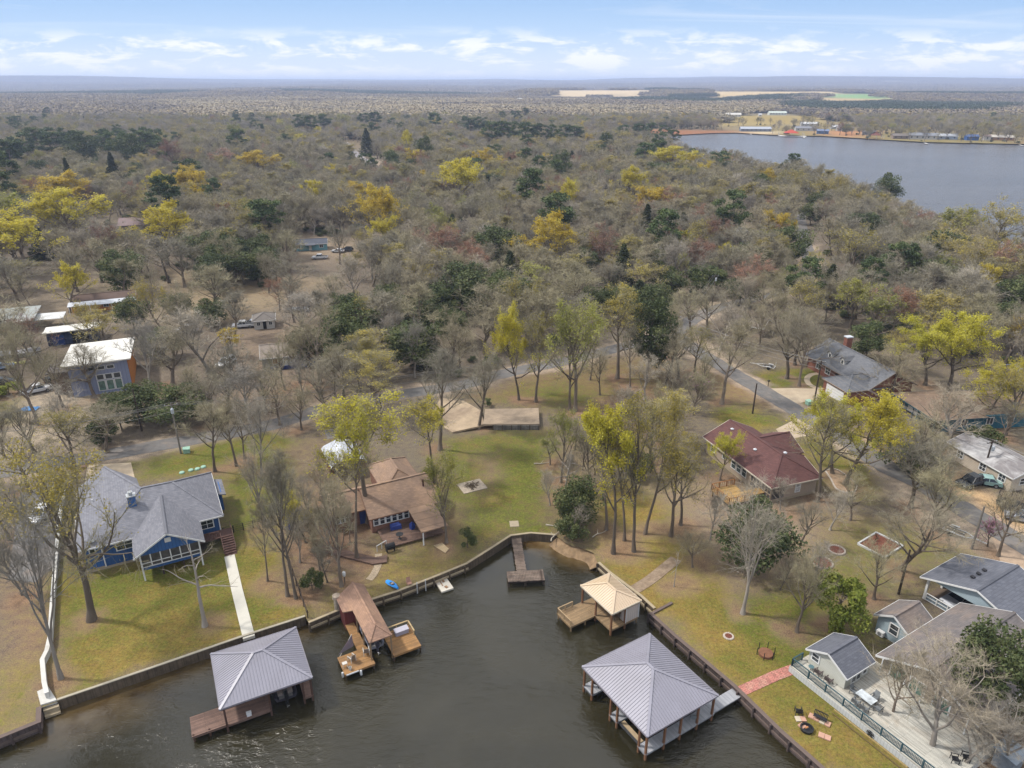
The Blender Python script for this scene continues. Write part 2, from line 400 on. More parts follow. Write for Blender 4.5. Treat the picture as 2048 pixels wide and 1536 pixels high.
GRASS_SAND = [P2(*p) for p in [(1690, 858), (1760, 870), (1880, 930), (1970, 985), (2100, 1060), (2048, 1072), (1900, 985), (1780, 912)]]
def build_ground():
    near = []
    xs = np.arange(-112, 128, 1.25); ys = np.arange(34, 262, 1.25)
    gx, gy = np.meshgrid(xs, ys); gx = gx.ravel(); gy = gy.ravel()
    rng = np.random.default_rng(3)
    gx = gx + rng.uniform(-.3, .3, gx.shape); gy = gy + rng.uniform(-.3, .3, gy.shape)
    far = []
    r = 8.0
    while r < 42000:
        n = int(np.clip(2 * math.pi * r / max(8, r * 0.05), 24, 132)) if not 1900 < r < 4300 else 420
        for k in range(n):
            th = 2 * math.pi * (k + 0.5 * rng.random()) / n
            far.append((r * math.sin(th), r * math.cos(th)))
        r *= (1.055 if not 1900 < r < 4300 else 1.022); r += 3
    far = np.array(far); keep = ~((far[:, 0] > -114) & (far[:, 0] < 130) & (far[:, 1] > 32) & (far[:, 1] < 264))
    far = far[keep]
    px = np.concatenate([gx, far[:, 0]]); py = np.concatenate([gy, far[:, 1]])
    ok = (dist_path(px, py, COVE, True) > 0.5) & (dist_path(px, py, LAKE, True) > 2.5)
    ok &= ~(inpoly(px, py, COVE)) & ~(inpoly(px, py, LAKE))
    px, py = px[ok], py[ok]
    def dense(poly, st):
        out = []
        for (ax, ay), (bx, by) in zip(poly, poly[1:] + poly[:1]):
            n = max(1, int(math.hypot(bx - ax, by - ay) / st))
            out += [(ax + (bx - ax) * i / n, ay + (by - ay) * i / n) for i in range(n)]
        return out
    c = dense(COVE, 6.0); l = dense(LAKE, 25.0)
    pts = [Vector(p) for p in c + l] + [Vector((x, y)) for x, y in zip(px, py)]
    nc, nl = len(c), len(l)
    edges = [(i, (i + 1) % nc) for i in range(nc)] + [(nc + i, nc + (i + 1) % nl) for i in range(nl)]
    vs, es, fs, *_ = delaunay_2d_cdt(pts, edges, [], 0, 1e-5, False)
    V = np.array([(v.x, v.y) for v in vs]); F = np.array([f for f in fs if len(f) == 3])
    cen = V[F].mean(1)
    F = F[~(inpoly(cen[:, 0], cen[:, 1], COVE) | inpoly(cen[:, 0], cen[:, 1], LAKE))]
    x, y = V[:, 0], V[:, 1]
    z = terr(x, y)
    me = mesh_np('ground', np.column_stack([x, y, z]), F)
    # soil tone, grass cover and greenness, laid down lot by lot
    w1 = vnoise(x, y, 6, 4) - .5; w2 = vnoise(x, y, 2.2, 9) - .5
    qx = x + w1 * 3 + w2 * 1.2; qy = y + (vnoise(x, y, 6, 5) - .5) * 3 + w2 * 1.2
    tint = np.tile(np.array(hx('#847362')), (len(x), 1)); far_k = np.clip((np.hypot(x, y) - 500) / 900, 0, 1)[:, None]
    tint = tint * (1 - far_k) + np.array(hx('#8d8168')) * far_k
    gr = np.full(len(x), .25); gn = np.full(len(x), .4)
    for poly, w, tn, g, n in GRASS:
        s = soft(qx, qy, poly, w)
        if tn: tint = tint * (1 - s[:, None]) + np.array(hx(tn)) * s[:, None]
        gr = gr * (1 - s) + g * s; gn = gn * (1 - s) + n * s
    for path, hw in ROADS:
        d = dist_path(qx, qy, path); s = np.clip((hw + 1.9 - d) / 1.2, 0, 1) * (0.6 + 0.4 * vnoise(x, y, 5, 8))
        if path is ROAD1 : s = s * .8
        tint = tint * (1 - s[:, None]) + np.array(hx('#c6a98a')) * s[:, None]; gr = gr * (1 - s * .9)
    s = np.clip(1 - dist_path(x, y, LAKE, True) / 30, 0, 1) * (y > 500); 
    tint = tint * (1 - s[:, None]) + np.array(hx('#b08a60')) * s[:, None]; gr = gr * (1 - .5 * s)
    # paint patches on far shore
    for pxs, w, tn, g, n in FAR_PATCH:
        sp = soft(x, y, [P2(*p) for p in pxs], w)
        tint = tint * (1 - sp[:, None]) + np.array(hx(tn)) * sp[:, None]; gr = gr * (1 - sp) + g * sp; gn = gn * (1 - sp) + n * sp
    for poly, (tn, g, n) in zip(FIELDS[2:], MESA_TINT):
        sp = soft(x, y, poly, 60); tint = tint * (1 - sp[:, None]) + np.array(hx(tn)) * sp[:, None]; gr = gr * (1 - sp) + g * sp; gn = gn * (1 - sp) + n * sp
    lum = tint @ np.array([.3, .55, .15]); ksat = .45 * (np.hypot(x, y) < 700) * (1 - np.clip(soft(x, y, GRASS_SAND, 4), 0, 1)); tint = tint * (1 - ksat[:, None]) + (lum[:, None] * np.array([1.05, 1.0, .87])) * ksat[:, None]
    bases = np.array([P2(t_[0], t_[1]) for t_ in FOREGROUND if t_[4] not in ('shrub', 'evergreen')])
    for bx_, by_ in bases:
        near_ = np.abs(x - bx_) + np.abs(y - by_) < 8; d_ = np.hypot(qx[near_] - bx_, qy[near_] - by_); s = np.clip(1.25 - d_ / 2.3, 0, .75); gr[near_] *= 1 - s; tint[near_] = tint[near_] * (1 - s[:, None]) + np.array(hx('#96795f')) * s[:, None]
    at = me.color_attributes.new('tint', 'FLOAT_COLOR', 'POINT')
    at.data.foreach_set('color', np.column_stack([tint, np.ones(len(x))]).astype(np.float32).ravel())
    at = me.color_attributes.new('cover', 'FLOAT_COLOR', 'POINT')
    at.data.foreach_set('color', np.column_stack([gr, gn, gr * 0, gr * 0 + 1]).astype(np.float32).ravel())
    m, t, b, vec = base_mat('ground_soil_and_grass')
    g1 = t.new('ShaderNodeVertexColor', layer_name='tint'); g2 = t.new('ShaderNodeVertexColor', layer_name='cover')
    sep = t.new('ShaderNodeSeparateColor'); t.link(g2.outputs[0], sep.inputs[0])
    nb = t.noise(vec, .22, 5, .62); nm = t.noise(vec, 1.1, 4, .65); nf = t.noise(vec, 7.0, 3, .75); nff = t.noise(vec, 26.0, 2, .7)
    soil = t.mix(1.0, g1.outputs[0], t.ramp(nm, [(.28, (.72, .71, .7)), (.5, (1, 1, 1)), (.72, (1.28, 1.26, 1.24))]), 'MULTIPLY')
    soil = t.mix(1.0, soil, t.ramp(nf, [(.3, (.5, .48, .46)), (.5, (1, 1, 1)), (.7, (1.55, 1.48, 1.4))]), 'MULTIPLY')
    dry = t.ramp(t.math('ADD', t.math('MULTIPLY', nm, .5), t.math('MULTIPLY', nf, .5)), [(.3, hx('#75622f')), (.5, hx('#a1864a')), (.7, hx('#c4aa6c'))])
    grn = t.ramp(t.math('ADD', t.math('MULTIPLY', nm, .5), t.math('MULTIPLY', nf, .5)), [(.3, hx('#48521f')), (.5, hx('#6a7130')), (.7, hx('#918d46'))])
    gg = t.math('ADD', t.math('ADD', sep.outputs[1], .15), t.math('ADD', t.math('MULTIPLY', t.math('SUBTRACT', nb, .5), 2.0), t.math('MULTIPLY', t.math('SUBTRACT', nm, .5), 1.7)), clamp=True)
    grass = t.mix(gg, dry, grn)
    grass = t.mix(1.0, grass, t.ramp(nff, [(.3, (.58, .58, .58)), (.7, (1.42, 1.42, 1.38))]), 'MULTIPLY')
    nq = t.noise(vec, 2.9, 3, .7); grass = t.mix(1.0, grass, t.ramp(nq, [(.32, (.70, .71, .68)), (.5, (1, 1, 1)), (.68, (1.30, 1.27, 1.22))]), 'MULTIPLY')
    grass = t.mix(t.math('MULTIPLY', t.ramp(t.noise(vec, 4.3, 2, .6), [(.55, 0.0), (.66, 1.0)]), .6), grass, hx('#8f7456'))
    cov = t.math('ADD', t.math('MULTIPLY', sep.outputs[0], 1.5), t.math('ADD', t.math('MULTIPLY', t.math('SUBTRACT', nm, .5), 1.6), t.math('SUBTRACT', t.math('MULTIPLY', t.math('SUBTRACT', nf, .5), 1.2), .3)), clamp=True)
    t.link(t.mix(cov, soil, grass), b.inputs['Base Color']); b.inputs['Roughness'].default_value = .95; b.inputs['Specular IOR Level'].default_value = .1
    t.link(t.bump(t.math('ADD', nf, t.math('MULTIPLY', nff, .5)), .12, .7), b.inputs['Normal'])
    me.materials.append(m)
    return tag(put('ground', me), kind='structure')

FAR_PATCH = [([(1430, 236), (1480, 230), (1600, 231), (1690, 236), (1640, 246), (1440, 252)], 25, '#cdb678', .7, .1),
             ([(1180, 264), (1300, 258), (1450, 261), (1475, 267), (1340, 271), (1180, 270)], 14, '#9c6c4a', .1, .2),
             ([(1500, 257), (1640, 253), (1720, 258), (2060, 268), (2060, 290), (1850, 286), (1700, 277), (1560, 272)], 14, '#a89470', .6, .55),
             ([(1640, 262), (1720, 258), (1745, 272), (1690, 276), (1650, 273)], 10, '#c08a60', .05, .2),
             ([(1520, 262), (1570, 258), (1570, 270), (1520, 270)], 8, '#d8c9a8', .05, .2)]
MESA_TINT = [('#dcc6a0', .2, 0), ('#d9c090', .25, 0), ('#86ac6a', .1, .9), ('#cdb488', .3, .1), ('#d2b486', .3, 0), ('#c3a88a', .2, .1)]
def ragged(poly, n=9, jx=.05, seed=0):
    r = random.Random(seed); out = []; w = max(p[0] for p in poly) - min(p[0] for p in poly)
    for a, c in zip(poly, poly[1:] + poly[:1]):
        for k in range(n): f = k / n; out.append((a[0] + (c[0] - a[0]) * f + r.uniform(-1, 1) * w * jx, a[1] + (c[1] - a[1]) * f + r.uniform(-1, 1) * 130))
    return out
FIELDS = [[P2(*p) for p in f[0]] for i, f in enumerate(FAR_PATCH) if i in (0, 1)] + [ragged([(p_[0] * (1 - 180 / m_[3]), p_[1] - 180) for p_ in m_[0][:2]] + m_[0][2:], seed=i_) for i_, m_ in enumerate(MESAS)]

def ribbon(path, l, r, closed=False):
    """left and right edges of a strip along a path, with mitred corners"""
    n = len(path); L = []; R = []
    for i in range(n):
        p = Vector(path[i]); a = Vector(path[i - 1]) if (i > 0) else None; c = Vector(path[i + 1]) if i < n - 1 else None
        d1 = (p - a).normalized() if a is not None else (c - p).normalized(); d2 = (c - p).normalized() if c is not None else d1
        n1 = Vector((-d1.y, d1.x)); n2 = Vector((-d2.y, d2.x)); m = (n1 + n2)
        m = m / max(.35, m.length_squared / 2) if m.length > 1e-4 else n1
        L.append(p + m * l); R.append(p - m * r)
    return L, R
def strip_solid(mb, path, l, r, z0, z1):
    L, R = ribbon(path, l, r); n = len(path); i = len(mb.v)
    for a, b in zip(L, R): mb.v += [(a.x, a.y, z0), (b.x, b.y, z0), (b.x, b.y, z1), (a.x, a.y, z1)]
    for k in range(n - 1):
        o = i + 4 * k
        for q in range(4): mb.f.append((o + q, o + (q + 1) % 4, o + 4 + (q + 1) % 4, o + 4 + q))
    mb.f.append((i, i + 3, i + 2, i + 1)); o = i + 4 * (n - 1); mb.f.append((o, o + 1, o + 2, o + 3))
    return mb
def smooth_path(path, k=6):
    out = []
    pts = [Vector(p) for p in path]
    for i in range(len(pts) - 1):
        p0 = pts[max(i - 1, 0)]; p1 = pts[i]; p2 = pts[i + 1]; p3 = pts[min(i + 2, len(pts) - 1)]
        for j in range(k):
            t = j / k
            out.append(0.5 * ((2 * p1) + (p2 - p0) * t + (2 * p0 - 5 * p1 + 4 * p2 - p3) * t * t + (3 * p1 - p0 - 3 * p2 + p3) * t ** 3))
    out.append(pts[-1]); return [(p.x, p.y) for p in out]
def sheet_path(name, path, hw, z, m):
    path = smooth_path(path); rng = random.Random(hash(name) % 1000 if False else len(path))
    L, R = ribbon(path, hw, hw); mb = MB(); n = len(path)
    for a, b in zip(L, R):
        j = rng.uniform(-.12, .12); mb.v += [(a.x + j, a.y + j, z), ((a.x + b.x) / 2, (a.y + b.y) / 2, z + .03), (b.x + rng.uniform(-.12, .12), b.y + j, z)]
    for k in range(n - 1):
        o = 3 * k; mb.f += [(o + 1, o, o + 3, o + 4), (o + 2, o + 1, o + 4, o + 5)]
    for f in range(len(mb.f)): mb.f[f] = tuple(reversed(mb.f[f]))
    return tag(mb.build(name, m), kind='structure')

def build_setting():
    build_ground()
    # water
    m, t, b, vec = base_mat('lake_water')
    n0 = t.noise(vec, .05, 3, .6, .4)
    shallow = t.new('ShaderNodeVertexColor', layer_name='shallow')
    deep = t.ramp(n0, [(.35, (.0125, .0112, .0052)), (.65, (.024, .0205, .0095))])
    sh = t.ramp(t.noise(vec, .6, 4, .6), [(.35, (.10, .055, .018)), (.65, (.19, .13, .062))])
    ssep = t.new('ShaderNodeSeparateColor'); t.link(shallow.outputs[0], ssep.inputs[0])
    t.link(t.mix(ssep.outputs[0], deep, sh), b.inputs['Base Color'])
    b.inputs['Roughness'].default_value = .12; b.inputs['IOR'].default_value = 1.5
    r1 = t.noise(t.mapping(vec, (1, 2.1, 1), (0, 0, .5)), .75, 4, .62, .5)
    r2 = t.noise(t.mapping(vec, (1.2, 2.6, 1), (0, 0, -.35)), 2.6, 3, .6, .3)
    gust = t.ramp(t.noise(vec, .07, 3, .55, .7), [(.36, .14), (.62, 1.0)])
    hgt = t.math('MULTIPLY', t.math('ADD', r1, t.math('MULTIPLY', r2, .28)), gust)
    t.link(t.bump(hgt, .25, .70), b.inputs['Normal'])
    xs = np.concatenate([np.linspace(-260, -70, 12), np.arange(-68, 70, 1.5), np.linspace(72, 260, 12)]); ys = np.concatenate([np.linspace(-119, 20, 10), np.arange(22, 96, 1.5)])
    gx, gy = np.meshgrid(xs, ys); nx, ny = len(xs), len(ys)
    idx = np.arange(nx * ny).reshape(ny, nx); F = np.stack([idx[:-1, :-1].ravel(), idx[:-1, 1:].ravel(), idx[1:, 1:].ravel(), idx[1:, :-1].ravel()], 1)
    me = mesh_np('water', np.column_stack([gx.ravel(), gy.ravel(), np.full(nx * ny, WATER_Z)]), F, m)
    c1 = P2(1085, 1085, WATER_Z); c2 = P2(1152, 1110, WATER_Z)
    d = dist_path(gx.ravel(), gy.ravel(), [P2(1062, 1073, WATER_Z), P2(1110, 1082, WATER_Z), P2(1150, 1102, WATER_Z), P2(1172, 1110, WATER_Z)])
    s = np.clip(1 - d / 4.2, 0, 1) ** 1.3
    d2 = dist_path(gx.ravel(), gy.ravel(), [P2(*p) for p in SHORE_PX[3:7]]); s = np.maximum(s, .30 * np.clip(1 - d2 / 3.5, 0, 1))
    d3 = dist_path(gx.ravel(), gy.ravel(), [P2(150, 1420, WATER_Z), P2(260, 1380, WATER_Z)]); s = np.maximum(s, .35 * np.clip(1 - d3 / 6, 0, 1))
    at = me.color_attributes.new('shallow', 'FLOAT_COLOR', 'POINT'); at.data.foreach_set('color', np.column_stack([s, s, s, s * 0 + 1]).astype(np.float32).ravel())
    tag(put('water', me), kind='structure')
    # far lake
    m2, t, b, vec = base_mat('open_lake_water')
    n0 = t.noise(t.mapping(vec, (1, 2.2, 1)), .006, 4, .6, .5)
    t.link(t.ramp(n0, [(.35, (.050, .046, .046)), (.65, (.070, .065, .064))]), b.inputs['Base Color'])
    b.inputs['Roughness'].default_value = .22; b.inputs['IOR'].default_value = 1.33
    r1 = t.noise(t.mapping(vec, (.6, 1.5, 1), (0, 0, .2)), .16, 4, .65, .3); r2 = t.noise(t.mapping(vec, (.7, 1.4, 1), (0, 0, .2)), .9, 3, .6)
    t.link(t.bump(t.math('ADD', r1, t.math('MULTIPLY', r2, .35)), 1.6, .75), b.inputs['Normal'])
    xmin = min(p[0] for p in LAKE) - 60; xmax = max(p[0] for p in LAKE) + 60; ymin = min(p[1] for p in LAKE) - 40; ymax = max(p[1] for p in LAKE) + 60
    mb = MB(); mb.face([(xmin, ymin, -1), (xmax, ymin, -1), (xmax, ymax, -1), (xmin, ymax, -1)])
    tag(mb.build('lake', m2), kind='structure')
    # lake bed edge under the natural bank
    # roads
    asph = mat('worn_asphalt', hx('#7d7a77'), .92, .22, 1.2, grain=.16, stain=hx('#a08f80'), stain_amt=.5)
    conc = mat('pale_concrete', hx('#c9b79d'), .9, .14, .8, grain=.08, stain=hx('#a48f76'), stain_amt=.5)
    white_conc = mat('new_concrete', hx('#dcd8cb'), .85, .07, 1.2, grain=.05)
    sheet_path('road', ROAD1, 2.15, .03, asph); sheet_path('lane', ROAD2, 2.15, .045, asph)
    sheet_path('lane', ROAD3, 2.2, .06, asph); sheet_path('road', FARROAD, 3.2, .2, mat('far_asphalt', hx('#a8a2a4'), .9))
    def sheet(name, px, z, m):
        mb = MB(); pts = []
        for q in px: pts.append(P(q[0], q[1], q[2] if len(q) > 2 else z))
        ar = sum(pts[k][0] * pts[(k + 1) % len(pts)][1] - pts[(k + 1) % len(pts)][0] * pts[k][1] for k in range(len(pts)))
        if ar < 0: pts = pts[::-1]
        mb.slab(pts, .3); return tag(mb.build(name, m), kind='structure')
    sheet('driveway', [(1552, 858), (1592, 838), (1616, 840), (1648, 862), (1632, 868), (1569, 880)], .02, conc)
    sheet('driveway', [(1536, 777), (1585, 776), (1622, 777), (1652, 775), (1680, 792), (1652, 800), (1610, 803), (1590, 809), (1620, 826), (1606, 830), (1560, 796)], .02, conc)
    gp = smooth_path([P2(*p) for p in [(1634, 777), (1618, 768), (1614, 757), (1624, 749), (1650, 746)]])
    mb = MB(); strip_solid(mb, gp, .55, .55, -.2, .05); tag(mb.build('garden_path', conc), kind='structure')
    mb = MB(); strip_solid(mb, [P2(459, 1112), P2(474, 1180), P2(498, 1275)], .62, .62, -.3, .07); tag(mb.build('concrete_walk', white_conc), kind='structure')
    brickpath = mat('red_brick_paving', hx('#cf8d80'), .9, .2, 2.0, stain=hx('#d8b8a0'), stain_amt=.6, pattern='boards', pp=(.22, .45, .6))
    mb = MB(); strip_solid(mb, [P2(1481, 1383), P2(1550, 1352), P2(1624, 1325)], .6, .6, -.2, .05); tag(mb.build('brick_path', brickpath), kind='structure')
    flag = mat('flagstone_paving', hx('#a59079'), .9, .35, 2.2, stain=hx('#7a6350'), stain_amt=.8, grain=.15)
    mb = MB(); strip_solid(mb, smooth_path([P2(1262, 1184), P2(1300, 1160), P2(1335, 1132), P2(1352, 1118)]), .75, .75, -.2, .05); tag(mb.build('flagstone_path', flag), kind='structure')
    mb = MB(); strip_solid(mb, smooth_path([P2(757, 1108), P2(756, 1130), P2(748, 1148), P2(738, 1160)]), .45, .45, -.2, .05); tag(mb.build('pebble_path', mat('river_pebbles', hx('#b7a58c'), .9, .5, 6.0, grain=.3)), kind='structure')
    sheet('driveway', [(40, 985), (108, 965), (112, 1130), (70, 1165), (15, 1160), (30, 1060)], .02, asph)
    sheet('driveway', [(175, 930), (262, 925), (270, 958), (200, 975), (170, 960)], .025, conc)
    sheet('driveway', [(640, 838), (680, 828), (695, 872), (655, 878)], .02, asph)
    sheet('gravel_drive', [(1985, 1075), (2060, 1115), (2130, 1250), (2048, 1250), (2000, 1120)], .02, mat('pale_gravel', hx('#c0a78e'), .95, .2, 1.5, grain=.25))
    # concrete parking pad of the empty lot
    sheet('concrete_apron', [(880, 796, .05), (925, 800, .1), (962, 821, .55), (966, 840, .75), (968, 850, .75), (905, 864, .3), (880, 850, .1), (868, 822, .05)], 0, mat('stained_concrete', hx('#bda88c'), .9, .25, .6, grain=.1, stain=hx('#8d7a68'), stain_amt=.8))
    return asph, conc, white_conc
# ------------------------------------------------------------ building kit
class House:
    def __init__(s, name, label, cat, loc, rot, group=None):
        s.r = thing(name, label, cat, (*loc, 0) if len(loc) == 2 else loc, rot, group); s.p = {}
    def mb(s, part): return s.p.setdefault(part, MB())
    def done(s, mats):
        out = {}
        for k, mb in s.p.items():
            nm = k.split(':')[0]
            out[k] = mb.build(nm, mats.get(k) or mats.get(nm), s.r)
        s.p = {}; s.o = out; return s
    def gable(s, x0, x1, y0, y1, ze, zr, axis='x', ov=.35, th=.16, part='roof', wall='wall', trim='fascia', ends=(1, 1)):
        m = s.mb(part)
        if axis == 'x':
            yc = (y0 + y1) / 2; k = (zr - ze) / (yc - y0); a, b = x0 - ov, x1 + ov; zl = ze - k * ov
            m.slab([(a, y0 - ov, zl), (b, y0 - ov, zl), (b, yc, zr), (a, yc, zr)], th); m.slab([(a, yc, zr + .002), (b, yc, zr + .002), (b, y1 + ov, zl), (a, y1 + ov, zl)], th)
            m.bar((a, yc, zr + .03), (b, yc, zr + .03), .3, .05)
            if wall:
                for x, e in ((x0, ends[0]), (x1, ends[1])):
                    if e:
                        d = .15 if x == x0 else -.15; w = s.mb(wall); i = len(w.v)
                        w.v += [(x, y0, ze - .05), (x, y1, ze - .05), (x, yc, zr - th - .05), (x + d, y0, ze - .05), (x + d, y1, ze - .05), (x + d, yc, zr - th - .05)]
                        w.f += [(i, i + 2, i + 1), (i + 3, i + 4, i + 5), (i, i + 1, i + 4, i + 3), (i + 1, i + 2, i + 5, i + 4), (i + 2, i, i + 3, i + 5)]
            if trim:
                t = s.mb(trim)
                for x in (a - .015, b + .015):
                    t.bar((x, y0 - ov, zl - th * .5), (x, yc, zr - th * .5), .04, .2); t.bar((x, yc, zr - th * .5), (x, y1 + ov, zl - th * .5), .04, .2)
                for y in (y0 - ov - .02, y1 + ov + .02): t.bar((a, y, zl - th * .5), (b, y, zl - th * .5), .04, .18)
        else:
            xc = (x0 + x1) / 2; k = (zr - ze) / (xc - x0); a, b = y0 - ov, y1 + ov; zl = ze - k * ov
            m.slab([(x0 - ov, b, zl), (x0 - ov, a, zl), (xc, a, zr), (xc, b, zr)], th); m.slab([(xc, b, zr + .002), (xc, a, zr + .002), (x1 + ov, a, zl), (x1 + ov, b, zl)], th)
            m.bar((xc, a, zr + .03), (xc, b, zr + .03), .3, .05)
            if wall:
                for y, e in ((y0, ends[0]), (y1, ends[1])):
                    if e:
                        d = .15 if y == y0 else -.15; w = s.mb(wall); i = len(w.v)
                        w.v += [(x0, y, ze - .05), (x1, y, ze - .05), (xc, y, zr - th - .05), (x0, y + d, ze - .05), (x1, y + d, ze - .05), (xc, y + d, zr - th - .05)]
                        w.f += [(i, i + 1, i + 2), (i + 3, i + 5, i + 4), (i, i + 3, i + 4, i + 1), (i + 1, i + 4, i + 5, i + 2), (i + 2, i + 5, i + 3, i)]
            if trim:
                t = s.mb(trim)
                for y in (a - .015, b + .015):
                    t.bar((x0 - ov, y, zl - th * .5), (xc, y, zr - th * .5), .04, .2); t.bar((xc, y, zr - th * .5), (x1 + ov, y, zl - th * .5), .04, .2)
                for x in (x0 - ov - .02, x1 + ov + .02): t.bar((x, a, zl - th * .5), (x, b, zl - th * .5), .04, .18)
    def hip(s, x0, x1, y0, y1, ze, zr, axis='x', ov=.35, th=.16, part='roof', trim='fascia', run=None, seams=0):
        """hipped roof; returns eave corners and ridge ends"""
        x0 -= ov; x1 += ov; y0 -= ov; y1 += ov; m = s.mb(part)
        if axis == 'x':
            q = run if run is not None else (y1 - y0) / 2; yc = (y0 + y1) / 2; R0 = (x0 + q, yc, zr); R1 = (x1 - q, yc, zr)
        else:
            q = run if run is not None else (x1 - x0) / 2; xc = (x0 + x1) / 2; R0 = (xc, y0 + q, zr); R1 = (xc, y1 - q, zr)
        A, B, Cc, D = (x0, y0, ze), (x1, y0, ze), (x1, y1, ze), (x0, y1, ze)
        fs = [[A, B, R1, R0], [B, Cc, R1], [Cc, D, R0, R1], [D, A, R0]] if axis == 'x' else [[D, A, R0, R1], [A, B, R0], [B, Cc, R1, R0], [Cc, D, R1]]
        for f in fs: m.slab(f, th)
        for a, b in ((A, R0), (D, R0 if axis == 'x' else R1), (B, R1 if axis == 'x' else R0), (Cc, R1), (R0, R1)):
            m.bar((a[0], a[1], a[2] + .03), (b[0], b[1], b[2] + .03), .26, .05)
        if seams:
            sm = s.mb('standing_seams')
            for f in fs:
                e = Vector(f[1]) - Vector(f[0]); L = e.length; u = e / L; n = (Vector(f[1]) - Vector(f[0])).cross(Vector(f[2]) - Vector(f[0])).normalized()
                if n.z < 0: n = -n
                v = n.cross(u); top = [(Vector(p) - Vector(f[0])) for p in f[2:]]
                pr = sorted([(p.dot(u), p.dot(v)) for p in top]); h = pr[0][1]
                k = seams / 2
                while k < L:
                    if k < pr[0][0]: hh = h * k / max(pr[0][0], 1e-3)
                    elif k > pr[-1][0]: hh = h * (L - k) / max(L - pr[-1][0], 1e-3)
                    else: hh = h
                    p0 = Vector(f[0]) + u * k + n * .02; p1 = p0 + v * (hh - .04)
                    if hh > .15: sm.bar(p0, p1, .045, .045)
                    k += seams
        if trim:
            t = s.mb(trim)
            for a, b in ((A, B), (B, Cc), (Cc, D), (D, A)):
                t.bar((a[0], a[1], ze - th * .5), (b[0], b[1], ze - th * .5), .06, .19)
        return A, B, Cc, D, R0, R1
    def win(s, face, a, c, z0, z1, w, fm, pm, nx=2, nz=2, fw=.09, name='window'):
        """face '-y' at y=a, centre x=c ; face '-x' at x=a, centre y=c ; '+x','+y' likewise"""
        sg = -1 if face[0] == '-' else 1; fr = MB(); gl = MB()
        def bx(mb, u0, u1, za, zb, d0, d1):
            lo, hi = sorted((a + sg * d0, a + sg * d1))
            if face[1] == 'y': mb.box(u0, u1, lo, hi, za, zb)
            else: mb.box(lo, hi, u0, u1, za, zb)
        u0, u1 = c - w / 2, c + w / 2
        bx(gl, u0, u1, z0, z1, -.02, .025)
        bx(fr, u0 - fw, u1 + fw, z1, z1 + fw, .0, .07); bx(fr, u0 - fw, u1 + fw, z0 - fw, z0, .0, .08)
        for i in range(nx + 1):
            t = fw if i in (0, nx) else fw * .7; uu = u0 + (u1 - u0) * i / nx
            bx(fr, uu - t / (1 if i == 0 else 2), uu + t / (1 if i == nx else 2), z0, z1, .0, .06)
        for i in range(1, nz):
            zz = z0 + (z1 - z0) * i / nz; bx(fr, u0, u1, zz - fw * .3, zz + fw * .3, .0, .055)
        f = fr.build(name, fm, s.r); gl.build('pane', pm, f); return f
    def rail(s, pts, h=1.0, part='railing', post=.1, gap=1.6, bal=.14, bw=.03):
        m = s.mb(part)
        for a, b in zip(pts[:-1], pts[1:]):
            a = Vector(a); b = Vector(b); L = (b - a).length; n = max(1, round(L / gap))
            for i in range(n + 1):
                p = a.lerp(b, i / n); m.box(p.x - post / 2, p.x + post / 2, p.y - post / 2, p.y + post / 2, p.z, p.z + h)
            m.bar(a + Vector((0, 0, h)), b + Vector((0, 0, h)), .12, .06); m.bar(a + Vector((0, 0, .12)), b + Vector((0, 0, .12)), .06, .05)
            if bal:
                n = int(L / bal)
                for i in range(1, n):
                    p = a.lerp(b, i / n); m.bar(p + Vector((0, 0, .12)), p + Vector((0, 0, h)), bw, bw)

